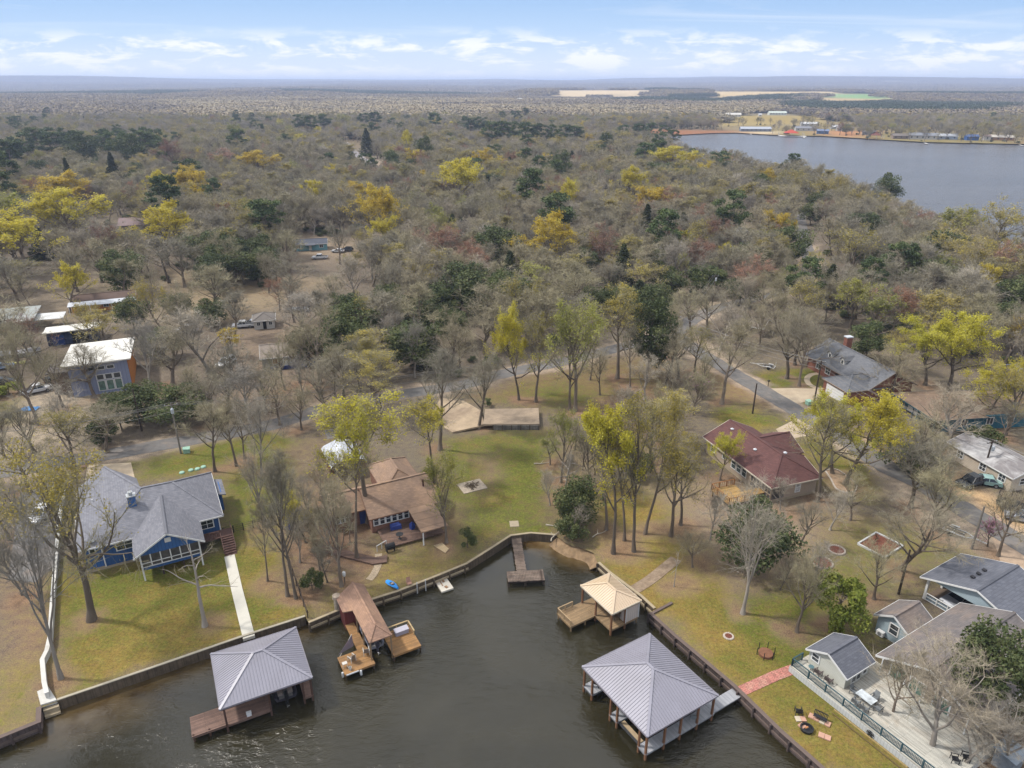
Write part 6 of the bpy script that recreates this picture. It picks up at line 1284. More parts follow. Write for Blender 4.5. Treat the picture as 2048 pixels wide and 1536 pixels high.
# base x, base y, top y, crown width px, kind, label
FOREGROUND = [
 (183, 1240, 868, 250, 'budoak', 'huge budding oak on the lawn at the left corner of the blue house'),
 (122, 1357, 975, 160, 'palebare', 'tall bare tree on the water end of the low white concrete wall'),
 (410, 1252, 1085, 120, 'snag', 'heavily pruned grey tree with drooping branches on the lawn below the screened porch'),
 (575, 1192, 905, 105, 'up', 'tall slim bare tree at the lawn edge right of the concrete walk, nearest the water'),
 (535, 1162, 990, 70, 'up', 'thin sapling close beside the concrete walk'),
 (592, 1197, 930, 90, 'up', 'leaning bare tree along the line between blue house lawn and brown yard'),
 (683, 1172, 950, 130, 'vase', 'bare tree in the leaf litter just above the red boathouse wall'),
 (714, 1117, 830, 120, 'yellowthin', 'tall yellow flowering tree rising before the left wing of the brown cottage'),
 (735, 1043, 775, 215, 'yellowthin', 'spreading yellow flowering oak tight against the brown cottage front'),
 (868, 967, 800, 120, 'yellowthin', 'yellow tufted oak on the lawn right of the white carport'),
 (880, 900, 690, 120, 'up', 'dark trunked bare tree beside the street left of the concrete apron'),
 (893, 1085, 905, 100, 'green', 'slender pale trunked tree leafing out at the right corner of the red deck'),
 (430, 943, 795, 95, 'up', 'bare tree on the back lawn of the blue house near the green domes'),
 (473, 932, 800, 80, 'up', 'bare tree in the clump at the street end of the lawn, left trunk'),
 (489, 917, 775, 90, 'oak', 'bare oak in the clump at the street end of the lawn, middle trunk'),
 (524, 948, 790, 110, 'palebare', 'pale bare tree in the clump at the street end of the lawn, right trunk'),
 (530, 1045, 880, 90, 'palebare', 'pale twiggy tree near the black garden fence'),
 (640, 1000, 900, 60, 'oak', 'small bare tree between white carport and brown cottage'),
 (612, 1085, 985, 90, 'yellow', 'low yellow flowering bush tree at the left end of the brown cottage'),
 (603, 860, 770, 60, 'vase', 'many stemmed bare bush by the street verge'),
 (655, 840, 720, 110, 'oak', 'bare tree at the cottage driveway mouth by the street'),
 (760, 835, 700, 120, 'budup', 'budding tree between street and yellow oaks'),
 (958, 857, 690, 100, 'vase', 'bare tree at the corner of the concrete parking pad'),
 (1038, 800, 612, 100, 'yellow', 'yellow crowned oak with tall clean trunk north of the concrete pad'),
 (1072, 804, 625, 80, 'budup', 'dark trunked budding tree second from the yellow crowned oak'),
 (1140, 820, 610, 95, 'green', 'tall leafing tree, left of the forked pair in the middle lot'),
 (1150, 822, 598, 150, 'green', 'tall forked tree with light green crown in the middle lot'),
 (1234, 757, 570, 110, 'budup', 'olive crowned budding tree by the street near the junction'),
 (1260, 775, 650, 60, 'up', 'thin leaning bare tree behind the green lot near the junction'),
 (1294, 755, 598, 95, 'evergreen', 'vine clad dark tree standing at the street junction'),
 (1325, 716, 590, 80, 'vase', 'bare tree leaning over the junction'),
 (1357, 757, 640, 90, 'oak', 'bare tree beside the lane just below the junction'),
 (1390, 745, 650, 90, 'budoak', 'greyish budding oak beside the lane opposite the boat trailer'),
 (1443, 808, 640, 120, 'up', 'thick straight bare tree on the lawn above the maroon roof'),
 (1598, 772, 618, 130, 'oak', 'dense bare oak on the lawn of the red brick house, nearest the driveway'),
 (1573, 757, 620, 120, 'oak', 'dense bare oak on the lawn of the red brick house, near the boat trailer'),
 (1590, 730, 600, 110, 'oak', 'dense bare oak behind the lawn of the red brick house'),
 (1665, 947, 788, 150, 'yellow', 'yellow flowering oak at the top of the round mulch bed'),
 (1690, 969, 780, 190, 'yellow', 'wide yellow flowering oak at the bottom of the round mulch bed'),
 (1634, 1003, 800, 110, 'budup', 'dark bare tree at the right front corner of the maroon roofed house'),
 (1821, 1015, 870, 150, 'oak', 'gnarled bare oak at the roadside before the sandy verge'),
 (1804, 1140, 985, 180, 'oak', 'gnarled bare oak right of the square flower bed'),
 (1879, 1063, 925, 120, 'vase', 'leaning bare tree at the edge of the lane above the white boat trailer'),
 (1996, 1112, 960, 110, 'oak', 'stout bare tree beside the gravel drive right of the pole'),
 (1748, 1198, 1085, 90, 'vase', 'slender bare tree between the square bed and the small pale blue shed'),
 (1594, 1264, 1095, 110, 'oak', 'bare oak on the lawn left of the round green bush tree'),
 (1485, 1227, 960, 145, 'palebare', 'tall pale grey bare tree leaning in front of the dark magnolia'),
 (1513, 1146, 1012, 145, 'evergreen', 'broad dark magnolia behind the pale grey bare tree'),
 (1668, 1258, 1163, 110, 'springshrub', 'round bright green bush tree above the cream white shed'),
 (1385, 1134, 1060, 90, 'oak', 'small bare tree by the flagstone path end'),
 (1348, 1173, 1088, 26, 'snag', 'topped grey trunk beside the flagstone path'),
 (1227, 1107, 815, 130, 'yellowup', 'bright yellow flowering tree by the natural bank'),
 (1213, 1060, 810, 105, 'yellowthin', 'bright yellow flowering oak behind the natural bank'),
 (1249, 1081, 850, 90, 'budup', 'straight dark trunk budding tree right of the natural bank'),
 (1268, 1103, 790, 110, 'budup', 'ivy clad leaning budding tree on the golden lawn'),
 (1290, 1068, 785, 120, 'budup', 'pale trunked budding tree on the golden lawn behind the ivy clad one'),
 (1342, 1072, 850, 120, 'budup', 'budding tree leaning right on the slope below the wooden platform'),
 (1361, 1050, 865, 90, 'budup', 'thin budding tree behind the one leaning right'),
 (1130, 1010, 905, 60, 'snag', 'broken topped trunk rising out of dark shrubs by the bank'),
 (1150, 1045, 958, 90, 'evergreen', 'dark evergreen shrub mass under the broken trunk'),
 (1122, 965, 815, 90, 'green', 'young light green tree between the two lawns'),
 (1180, 985, 850, 90, 'oak', 'bare tree behind the bright yellow oaks'),
 (1100, 930, 880, 60, 'green', 'small leafing shrub on the green lawn edge'),
 (1330, 890, 790, 120, 'budup', 'budding tree left of the maroon roofed house, upper one'),
 (1300, 930, 800, 130, 'budoak', 'budding tree left of the maroon roofed house, lower one'),
 (1440, 960, 868, 70, 'yellow', 'yellow tree against the window wall of the maroon roofed house'),
 (1560, 1020, 955, 70, 'palebare', 'pale bare tree at the front corner of the screened porch'),
 (1862, 1500, 1290, 220, 'palebare', 'large forked pale bare tree at the end of the white deck'),
 (1783, 1434, 1290, 110, 'oak', 'bare tree growing up through the white deck'),
 (1965, 1440, 1268, 155, 'evergreen', 'big dark evergreen in front of the ash brown roof'),
 (2000, 1530, 1400, 170, 'palebare', 'pale bare thicket tree in the bottom right corner'),
 (1925, 1536, 1420, 130, 'palebare', 'pale bare shrub tree beside the metal shed roof at the bottom edge'),
 (2040, 1490, 1370, 120, 'oak', 'bare tree at the right edge below the dark evergreen'),
 (60, 985, 850, 150, 'oak', 'bare tree at the top of the asphalt drive'),
 (150, 935, 815, 150, 'budoak', 'budding oak beside the street above the blue house'),
 (215, 905, 800, 130, 'oak', 'bare tree with green mistletoe by the street left of the pole'),
 (20, 1080, 930, 120, 'budoak', 'budding tree at the left edge beside the asphalt drive'),
 (45, 1190, 1060, 110, 'oak', 'bare tree below the asphalt drive on the left edge'),
 (190, 795, 680, 130, 'oak', 'dark bare oak in front of the periwinkle house'),
 (127, 815, 690, 120, 'oak', 'bare oak left of the periwinkle house'),
 (75, 850, 650, 120, 'oak', 'bare oak over the pale dirt yard, next to the blue tarp'),
 (305, 792, 640, 150, 'palebare', 'tall pale bare tree right of the periwinkle house'),
 (345, 770, 650, 120, 'vase', 'bare tree second to the right of the periwinkle house'),
 (290, 835, 765, 90, 'evergreen', 'dark evergreen mass left of the street pole'),
 (245, 862, 790, 80, 'evergreen', 'dark evergreen by the street, farther left'),
 (368, 848, 778, 110, 'evergreen', 'dark evergreen mass right of the street pole'),
 (330, 720, 660, 80, 'evergreen', 'dark evergreen behind the periwinkle house, right side'),
 (215, 885, 840, 60, 'shrub', 'low evergreen shrub by the street left of the bare oaks'),
 (640, 768, 605, 140, 'oak', 'dark bare oak in front of the pale grey cottage'),
 (570, 780, 670, 90, 'oak', 'bare tree before the blue tarped porch, left one'),
 (600, 765, 655, 80, 'oak', 'bare tree before the blue tarped porch, right one'),
 (690, 800, 690, 120, 'oak', 'bare tree between the pale grey cottage and the street'),
 (745, 790, 680, 90, 'budup', 'budding tree on the far side of the street by the wood'),
 (430, 850, 740, 110, 'oak', 'bare tree on the far street verge right of the evergreen mass'),
 (560, 850, 735, 120, 'oak', 'bare tree on the far street verge below the pale grey cottage'),
 (500, 845, 740, 120, 'palebare', 'pale bare tree on the far street verge between two bare ones'),
 (1830, 955, 840, 130, 'oak', 'bare tree over the roadside thicket before the teal bungalow'),
 (1870, 985, 900, 100, 'oak', 'bare tree over the roadside thicket nearer the pole'),
 (1905, 905, 780, 140, 'palebare', 'pale bare tree in front of the teal bungalow'),
 (1780, 800, 690, 130, 'oak', 'bare oak at the right end of the red brick house'),
 (1850, 770, 640, 120, 'yellow', 'large yellow flowering oak behind the red brick house'),
 (1892, 785, 625, 140, 'yellow', 'largest yellow flowering oak behind the teal bungalow'),
 (1965, 850, 715, 130, 'yellow', 'yellow flowering oak between teal bungalow and blue tent'),
 (2010, 870, 720, 120, 'budoak', 'budding oak near the blue tent at the right edge'),
 (1795, 745, 660, 110, 'budoak', 'budding oak behind the chimney of the red brick house'),
 (1960, 905, 855, 70, 'shrub', 'dark shrub behind the cream cottage'),
 (2005, 880, 800, 80, 'vase', 'bare tree behind the cream cottage at the right edge'),
 (1760, 905, 865, 60, 'shrub', 'evergreen shrub in the roadside thicket above the sandy verge, upper one'),
 (1800, 935, 890, 70, 'shrub', 'evergreen shrub in the roadside thicket above the sandy verge, middle one'),
 (1845, 955, 905, 70, 'shrub', 'evergreen shrub in the roadside thicket above the sandy verge, lower one'),
 (975, 812, 798, 18, 'shrub', 'small dark shrub at the edge of the concrete pad'),
 (1140, 1080, 1035, 60, 'shrub', 'evergreen shrub on the natural bank'), (625, 1180, 1140, 45, 'shrub', 'evergreen shrub beside the red boathouse wall'),
 (935, 1095, 1060, 35, 'shrub', 'dark shrub at the bulkhead corner beside the lumber pile'), (1280, 960, 905, 60, 'shrub', 'dark shrub below the budding trees left of the maroon roofed house'),
 (20, 790, 768, 50, 'springshrub', 'bright green shrub at the left edge of the dirt yard'), (1990, 962, 940, 24, 'shrub', 'small green shrub at the front of the cream cottage'),
]
CLUSTERS = [
 ('bare grey tree near the bend of the far lane behind the junction', 'bare trees at the lane bend', [(1380, 670, 580, 90, 'oak'), (1415, 660, 570, 95, 'vase'), (1450, 650, 560, 95, 'oak'), (1490, 640, 550, 95, 'palebare'), (1530, 630, 545, 95, 'oak'), (1470, 690, 600, 95, 'oak'), (1520, 690, 600, 95, 'vase'), (1555, 665, 575, 95, 'oak'), (1440, 700, 610, 85, 'palebare')]),
 ('thin bare sapling in the leaf littered yard left of the brown cottage', 'saplings in the brown yard', [(575, 1075, 985, 55, 'vase'), (600, 1125, 1020, 60, 'palebare'), (630, 1095, 1000, 60, 'vase'), (655, 1060, 970, 60, 'palebare'), (640, 1140, 1050, 55, 'vase'), (665, 1110, 1010, 60, 'palebare'), (590, 1020, 930, 50, 'vase'), (620, 1045, 950, 60, 'palebare'), (655, 1165, 1080, 45, 'vase'), (700, 1085, 1000, 50, 'vase')]),
 ('bare sapling on the strip between the green lot and the budding trees', 'saplings on the middle lot line', [(1150, 900, 830, 50, 'vase'), (1165, 940, 860, 50, 'vase'), (1140, 985, 900, 45, 'palebare'), (1170, 1020, 930, 55, 'vase'), (1190, 950, 870, 50, 'budup'), (1100, 1010, 940, 45, 'palebare'), (1205, 1000, 900, 55, 'budup'), (1160, 1075, 1010, 45, 'palebare')]),
 ('bare tree standing over the leaf litter between street junction and maroon roof', 'bare trees near the junction', [(1200, 790, 690, 70, 'vase'), (1290, 800, 710, 80, 'palebare'), (1330, 770, 660, 80, 'vase'), (1350, 820, 720, 80, 'oak'), (1385, 830, 740, 80, 'vase'), (1240, 850, 770, 70, 'palebare'), (1405, 800, 700, 70, 'vase'), (1180, 760, 670, 60, 'up'), (1300, 850, 760, 80, 'oak')]),
 ('bare tree among the crowd lining the far verge of the street', 'bare trees on the far verge', [(395, 830, 720, 80, 'vase'), (455, 825, 720, 80, 'oak'), (530, 820, 715, 80, 'vase'), (610, 812, 710, 80, 'palebare'), (670, 795, 690, 80, 'vase'), (720, 785, 680, 80, 'oak'), (830, 755, 640, 80, 'palebare'), (140, 880, 770, 90, 'palebare'), (70, 905, 790, 90, 'vase'), (10, 915, 800, 90, 'oak')]),
 ('small grey bare tree in the leaf litter below the maroon roofed house', 'bare trees of the right yard', [(1420, 1080, 985, 80, 'palebare'), (1600, 1090, 1000, 80, 'oak'), (1660, 1060, 980, 70, 'palebare'), (1700, 1040, 950, 80, 'oak'), (1630, 1180, 1085, 80, 'palebare'), (1560, 1180, 1100, 70, 'oak')]),
 ('twiggy bare bush in the roadside thicket above the sandy verge', 'roadside thicket bushes', [(1745, 880, 830, 60, 'palebare'), (1775, 905, 845, 65, 'oak'), (1810, 925, 860, 70, 'palebare'), (1840, 940, 870, 70, 'oak'), (1870, 955, 885, 70, 'palebare'), (1900, 965, 900, 60, 'oak'), (1860, 925, 860, 60, 'palebare'), (1720, 870, 825, 45, 'oak')]),
]
LEAN = {(735, 1043): (0, .13), (714, 1117): (0, .05), (1485, 1227): (0, .07), (575, 1192): (0, -.02), (592, 1197): (0, -.12), (1342, 1072): (0, .12), (1325, 716): (0, .12), (1268, 1103): (0, .08), (1879, 1063): (0, .12), (1804, 1140): (0, -.08), (410, 1252): (0, -.02), (1943, 1098): (0, .1)}
YEL = [(60, 548, 430, 135, 'yellow'), (150, 500, 384, 115, 'yellow'), (38, 490, 384, 95, 'green'), (165, 430, 350, 120, 'yellow'), (335, 415, 345, 70, 'yellow'), (400, 415, 338, 75, 'yellow'), (522, 362, 304, 62, 'yellow'),
       (335, 530, 415, 115, 'yellow'), (140, 625, 530, 75, 'yellow'), (820, 320, 264, 32, 'yellow'), (832, 345, 298, 32, 'yellow'), (920, 420, 324, 85, 'yellow'), (958, 362, 301, 55, 'yellow'), (735, 478, 374, 105, 'yellow'), (772, 500, 385, 60, 'yellow'),
       (765, 515, 438, 55, 'yellow'), (867, 475, 408, 45, 'green'), (1092, 555, 436, 110, 'yellow'), (1122, 445, 362, 60, 'yellow'), (1254, 420, 337, 58, 'yellow'), (1302, 440, 374, 72, 'yellow'), (1345, 355, 296, 75, 'yellow'),
       (1530, 395, 340, 40, 'yellow'), (1582, 388, 343, 30, 'yellow'), (1584, 418, 374, 28, 'yellow'), (1695, 570, 452, 95, 'budoak'), (1957, 620, 535, 55, 'yellow'), (1700, 660, 560, 95, 'green'), (1760, 690, 590, 95, 'green'), (1905, 520, 418, 85, 'green'),
       (1985, 530, 405, 90, 'budoak'), (466, 715, 660, 42, 'yellow'), (1362, 570, 508, 30, 'green'), (1250, 560, 500, 28, 'green'), (470, 300, 236, 40, 'green'), (300, 470, 420, 60, 'budoak'), (690, 262, 230, 34, 'green'), (430, 305, 278, 30, 'green'), (40, 580, 520, 90, 'budoak'), (1640, 420, 360, 60, 'budoak'), (1030, 445, 395, 50, 'budoak'), (700, 560, 505, 60, 'budoak'), (1180, 330, 290, 40, 'budoak'), (1250, 300, 262, 40, 'budoak')]
DARKS = [(880, 650, 585, 60, 'evergreen'), (960, 645, 575, 60, 'evergreen'), (1240, 645, 575, 60, 'evergreen'), (1275, 625, 565, 50, 'cedar'), (1190, 645, 580, 60, 'evergreen'), (780, 640, 575, 55, 'evergreen'), (532, 480, 404, 48, 'cedar'), (992, 545, 458, 80, 'evergreen'), (1290, 490, 414, 32, 'cedar'), (1242, 590, 496, 45, 'cedar'), (1165, 560, 500, 45, 'evergreen'), (1300, 560, 500, 50, 'evergreen'), (850, 335, 277, 32, 'evergreen'), (783, 345, 303, 26, 'evergreen'), (735, 310, 260, 24, 'cedar'), (1120, 372, 310, 40, 'evergreen'),
         (1212, 315, 268, 24, 'evergreen'), (1435, 365, 306, 38, 'pine'), (1580, 360, 310, 28, 'pine'), (1620, 450, 410, 40, 'evergreen'), (1635, 425, 385, 40, 'evergreen'), (1770, 420, 352, 45, 'evergreen'), (1020, 590, 508, 42, 'cedar'), (700, 655, 590, 60, 'evergreen'), (840, 660, 600, 60, 'evergreen'), (905, 690, 625, 60, 'evergreen'), (1310, 640, 575, 60, 'evergreen'), (1340, 600, 540, 60, 'evergreen'), (1410, 590, 535, 70, 'evergreen'), (1480, 610, 560, 60, 'evergreen'), (430, 650, 600, 60, 'evergreen'), (620, 730, 660, 60, 'evergreen'), (690, 735, 650, 80, 'evergreen'), (1990, 690, 610, 70, 'evergreen'), (2030, 640, 560, 70, 'evergreen'), (1990, 560, 505, 55, 'evergreen'), (1730, 720, 650, 60, 'evergreen'), (270, 660, 600, 60, 'evergreen'), (360, 640, 590, 50, 'evergreen'),
         (10, 400, 300, 60, 'pine'), (30, 360, 268, 50, 'pine'), (60, 335, 232, 45, 'pine'), (110, 335, 230, 50, 'pine'), (160, 330, 236, 40, 'pine'), (120, 320, 224, 45, 'pine'), (180, 345, 255, 55, 'evergreen'), (215, 325, 228, 40, 'pine'), (240, 335, 230, 50, 'pine'), (265, 345, 250, 55, 'evergreen'), (300, 330, 248, 40, 'pine'), (325, 325, 255, 26, 'pine'), (20, 450, 350, 40, 'pine'), (80, 320, 238, 40, 'pine'), (290, 320, 240, 40, 'pine'), (235, 385, 310, 28, 'cedar'), (148, 400, 322, 22, 'cedar'),
         (600, 275, 228, 24, 'pine'), (625, 275, 233, 26, 'pine'), (650, 272, 230, 26, 'pine'), (730, 262, 228, 24, 'pine'), (752, 262, 226, 24, 'pine'), (940, 275, 238, 26, 'pine'), (962, 275, 236, 26, 'pine'), (985, 300, 240, 36, 'pine'), (1005, 298, 242, 30, 'pine'), (1025, 300, 240, 34, 'pine'), (1050, 302, 243, 32, 'pine'), (1075, 300, 250, 26, 'pine'), (1100, 300, 252, 26, 'pine'), (1130, 298, 252, 30, 'pine'), (1150, 296, 254, 26, 'pine'), (1245, 292, 252, 24, 'pine'), (1275, 292, 250, 26, 'pine'), (1300, 290, 248, 24, 'pine'), (1325, 292, 252, 26, 'pine'), (1345, 300, 262, 22, 'pine')]
RED = [(360, 350, 278, 80, 'russet'), (440, 345, 300, 60, 'russet'), (880, 545, 455, 90, 'russet'), (1280, 460, 400, 60, 'russet'), (1210, 545, 455, 70, 'russet'), (945, 560, 480, 60, 'russet'), (560, 620, 560, 60, 'russet'), (1500, 610, 520, 80, 'russet')]

LOTS = [(-400, 1000), (0, 962), (267, 916), (520, 872), (806, 806), (985, 768), (1114, 741), (1241, 709), (1330, 694), (1420, 740), (1560, 835), (1700, 908), (1850, 990), (2150, 1150), (2300, 1800), (-400, 1800)]
RIGHTLOTS = [(1470, 725), (1560, 745), (1610, 690), (1760, 680), (1850, 720), (1980, 740), (2250, 800), (2250, 1180), (1850, 990), (1600, 835)]
LEFTLOTS = [(-400, 600), (0, 600), (120, 575), (330, 575), (350, 650), (440, 690), (490, 770), (480, 870), (0, 950), (-400, 1000)]
CLEAR = [[(490, 605), (590, 605), (600, 655), (680, 700), (690, 790), (480, 850), (470, 700), (425, 700), (430, 660), (490, 650)], [(330, 575), (520, 570), (500, 625), (350, 640)], [(575, 475), (740, 475), (735, 560), (690, 640), (580, 640)], [(185, 440), (310, 440), (310, 520), (185, 520)], [(1462, 440), (1512, 440), (1515, 530), (1460, 530)],
         [(1588, 425), (1632, 425), (1645, 640), (1590, 640)], [(685, 285), (720, 285), (770, 345), (760, 372), (700, 345)], [(1460, 655), (1560, 655), (1560, 740), (1460, 720)]]
OPENWOOD = [(-200, 520), (700, 530), (760, 600), (700, 660), (430, 700), (340, 600), (-200, 600)]

BUILT = [(-82, 134, 11), (-104, 159, 8), (-110, 185, 10, 18), (-49, 145, 8), (-41, 144, 4), (-61.5, 169, 5, 18), (-72, 258, 8, 34), (-154, 287, 12, 30), (-125, 167, 10), (-60, 142, 4), (-48, 263, 3), (86.5, 267, 5, 30), (56, 166, 6), (-92, 118, 7), (-66, 168, 4)]
def scatter():
    """ground positions of the woodland trees"""
    rng = np.random.default_rng(11); out = []
    wl = [[P2(*p) for p in q] for q in [LOTS, RIGHTLOTS, LEFTLOTS] + CLEAR]; op = [P2(*p) for p in OPENWOOD]
    y = 118.0; pts = []
    while y < 1180:
        s = 6.8 + max(0, y - 300) * .0040; half = y * .80 + 25; xs = np.arange(-half, half, s); n = len(xs)
        pts.append(np.column_stack([xs + rng.uniform(-.45, .45, n) * s, y + rng.uniform(-.45, .45, n) * s])); y += s * .92
    p = np.concatenate(pts); x, y = p[:, 0], p[:, 1]; k = np.ones(len(x), bool)
    for q, keep in zip(wl, [0, 0, .5, .42, .5, .12, .3, .15, .12, 0, .5]): k &= ~(inpoly(x, y, q) & (rng.random(len(x)) > keep))
    for bx, by, br, *fr_ in BUILT: k &= ~((np.hypot(x - bx, y - by) < br) | ((np.abs(x - bx * y / by) < br * (.9 if fr_ else .55)) & (y < by) & (y > by - br - (fr_[0] if fr_ else 9))))
    k &= ~inpoly(x, y, COVE) & ~inpoly(x, y, LAKE) & (dist_path(x, y, LAKE, True) > 4)
    for path, hw in ROADS: k &= dist_path(x, y, path) > hw + (3.2 if path is not FARROAD else 7)
    for f in FIELDS: k &= ~inpoly(x, y, f)
    o = inpoly(x, y, op); k &= ~(o & (rng.random(len(x)) < .34))
    # far bank of the lake is settled and open
    fb = [P2(*q) for q in [(1480, 252), (1640, 250), (1730, 256), (2070, 266), (2400, 275), (2400, 300), (2048, 292), (1700, 279), (1480, 270)]]
    k &= ~(inpoly(x, y, fb) & (rng.random(len(x)) < .72))
    fd = [P2(*q) for q in [(1420, 243), (1705, 244), (1720, 268), (1440, 268)]]; k &= ~(inpoly(x, y, fd) & (rng.random(len(x)) < .9))
    k &= vnoise(x, y, 28, 6) > .13
    return p[k], rng

def build_trees():
    tree_mats(); rnd = random.Random(5)
    def dims(bx, by, ty, wpx):
        h = max(.8, tall(bx, by, ty)); Y = P(bx, by)[1]; dep = Y * CP + (CAM_H - .7 * h) * SP; return h, wpx * dep / FPX
    used = []
    for i, (bx, by, ty, wpx, kind, lab) in enumerate(FOREGROUND):
        h, w = dims(bx, by, ty, wpx); v = i % (5 if kind in ('oak', 'up', 'vase', 'yellow', 'budoak') else 3)
        loc = list(P(bx, by))
        if 'through the white deck' in lab or 'end of the white deck' in lab: pass
        plant(kind, v, loc, h, w, lab, None, rnd.uniform(0, 6.28), LEAN.get((bx, by), (0, 0)), True); used.append((loc[0], loc[1], w * .38))
    loc = P(1975, 1093); t = plant('vase', 1, loc, 4.2, 3.2, 'small redbud with pink blossom at the foot of the leaning roadside pole', None, 1.0); t.name = 'redbud_tree'
    t2 = plant('vase', 2, P(1395, 790), 4.5, 4.5, 'small redbud with pink blossom among bare trees above the maroon roof', None, 2.0); t2.name = 'redbud_tree'
    pk = leaf_mat('pink_blossom', hx('#a86f9a'), hx('#bb84ad'), hx('#cc9cc0'), .2, 3.0)
    rng = np.random.default_rng(8)
    for t_ in (t, t2):
        th = template('vase', 1 if t_ is t else 2); n = 900; me = th[1]; co = np.zeros(len(me.vertices) * 3, np.float32); me.vertices.foreach_get('co', co); co = co.reshape(-1, 3); pc = co[rng.integers(0, len(co), n)]
        bl = mesh_np('blossom', *leaves_np(pc, .022 * rng.uniform(.6, 1.4, n), rng), pk); put('blossom', bl, t_)
    for lab, grp, items in CLUSTERS:
        for i, (bx, by, ty, wpx, kind) in enumerate(items):
            h, w = dims(bx, by, ty, wpx); loc = P(bx, by); plant(kind, i % 3, loc, h, w, lab, grp, rnd.uniform(0, 6.28), (0, 0), True); used.append((loc[0], loc[1], w * .3))
    zones = [(480, 'in woods left of the turquoise cottage'), (900, 'in woods right of the turquoise cottage'), (1400, 'in woods beyond the street bend'), (9999, 'in woods along the far lane and lake')]
    def zone(bx):
        for lim, z in zones:
            if bx < lim: return z
    look = dict(yellow='yellow flowering oak standing out', green='fresh light green tree', budoak='olive yellow budding oak', cedar='dark conical cedar', evergreen='dark round evergreen', pine='tall dark pine rising above', russet='reddish brown budding tree')
    for i, (bx, by, ty, wpx, kind) in enumerate(YEL + DARKS + RED):
        h, w = dims(bx, by, ty, wpx); loc = P(bx, by); z = zone(bx); h = min(h * 1.06, 24); w *= 1.15
        plant(kind, i % (5 if kind in ('yellow', 'budoak') else 3), loc, h, w, look[kind] + ' ' + z, '%ss %s' % (NAMES[kind].replace('_', ' '), z), rnd.uniform(0, 6.28)); used.append((loc[0], loc[1], w * .40))
    p, rng = scatter(); u = np.array(used)
    keep = np.ones(len(p), bool)
    for ux, uy, ur in used:
        dy = p[:, 1] - uy; near = (np.hypot(p[:, 0] - ux, dy) < ur + 1.5) | ((np.abs(p[:, 0] - ux * p[:, 1] / max(uy, 1)) < ur * .8) & (dy < 0) & (dy > -8 - uy * .028))
        keep &= ~near
    p = p[keep]; o = np.argsort(p[:, 1]); p = p[o]; n = len(p)
    kinds = rng.choice(['up', 'oak', 'vase', 'palebare', 'budup', 'budoak', 'evergreen', 'cedar', 'russet', 'yellow', 'green', 'pine'], n, p=[.18, .37, .18, .06, .06, .05, .022, .016, .03, .014, .010, .008])
    fb_ = (p[:, 1] > 600) & (rng.random(n) < .5); kinds[fb_] = rng.choice(['palebare', 'budoak', 'budup', 'vase', 'green'], fb_.sum(), p=[.44, .24, .14, .12, .06])
    clump = vnoise(p[:, 0], p[:, 1], 60, 12); kinds[(clump > .74) & (rng.random(n) < .16)] = 'evergreen'; kinds[(clump < .22) & (rng.random(n) < .3)] = 'budoak'
    hh = rng.uniform(9.5, 15.0, n) * (.85 + .3 * vnoise(p[:, 0], p[:, 1], 40, 7)); ww = hh * rng.uniform(.74, 1.08, n)
    hh[kinds == 'cedar'] *= .85; ww[kinds == 'cedar'] *= .5; hh[kinds == 'pine'] *= 1.5; hh[(kinds == 'evergreen')] *= .85; ww[kinds == 'up'] *= .8
    rot = rng.uniform(0, 6.28, n); var = rng.integers(0, 3, n); var[np.isin(kinds, ['oak', 'up', 'vase'])] = rng.integers(0, 5, np.isin(kinds, ['oak', 'up', 'vase']).sum())
    # the nearest ones are things of their own, per kind; the rest one mass
    lim = dict(up=105, oak=150, vase=85, palebare=60, budup=60, budoak=120, evergreen=70, cedar=50, russet=50, yellow=30, green=30, pine=30); cnt = {k: 0 for k in lim}
    look2 = dict(up='slim bare tree among many', oak='spreading bare oak among many', vase='upswept bare tree among many', palebare='pale barked bare tree among many', budup='slim budding tree', **look)
    rest = []
    for i in range(n):
        k = kinds[i]; x, y = p[i]; sx = 1024 + FPX * x / (y * CP + CAM_H * SP)
        if cnt[k] < lim[k] and -60 < sx < 2110:
            cnt[k] += 1; z = zone(sx); plant(k, int(var[i]), (x, y, 0), hh[i], ww[i], look2[k] + ' ' + z, '%ss %s' % (NAMES[k].replace('_', ' ') if k not in ('vase', 'palebare', 'up') else {'vase': 'upswept bare tree', 'palebare': 'pale bare tree', 'up': 'slim bare tree'}[k], z), rot[i])
        else: rest.append(i)
    rest = np.array(rest)
    src = []; index = {}
    lod = {}
    for k in lim:
        for v in range(5 if k in ('oak', 'up', 'vase') else 3): index[(k, v)] = len(src); src.append(joined_tree(k, v))
    nsh = int(n * .5); q = rng.integers(0, n, nsh); sp = p[q] + rng.normal(size=(nsh, 2)) * 3.5
    index[('shrub', 0)] = len(src); src += [joined_tree('shrub', 0)]; index[('shrub', 1)] = len(src); src += [joined_tree('shrub', 1)]
    pos = np.column_stack([p[rest], terr(p[rest, 0], p[rest, 1])]); pick = np.array([index[(kinds[i], int(var[i]))] for i in rest])
    scl = np.column_stack([ww[rest] / 2 / np.array([src[a][1] for a in pick]), ww[rest] / 2 / np.array([src[a][1] for a in pick]), hh[rest] / np.array([src[a][2] for a in pick])])
    okk = np.ones(nsh, bool)
    for path, hw in ROADS: okk &= dist_path(sp[:, 0], sp[:, 1], path) > hw + 1.5
    for qd in [LOTS, RIGHTLOTS, LEFTLOTS] + CLEAR[:3]: okk &= ~inpoly(sp[:, 0], sp[:, 1], [P2(*a) for a in qd])
    okk &= ~inpoly(sp[:, 0], sp[:, 1], LAKE) & ~inpoly(sp[:, 0], sp[:, 1], COVE); sp = sp[okk]; m = len(sp)
    sh = rng.uniform(1.2, 3.6, m); sw = sh * rng.uniform(.9, 1.5, m); pk_ = np.where(rng.random(m) < .5, index[('shrub', 0)], index[('shrub', 1)])
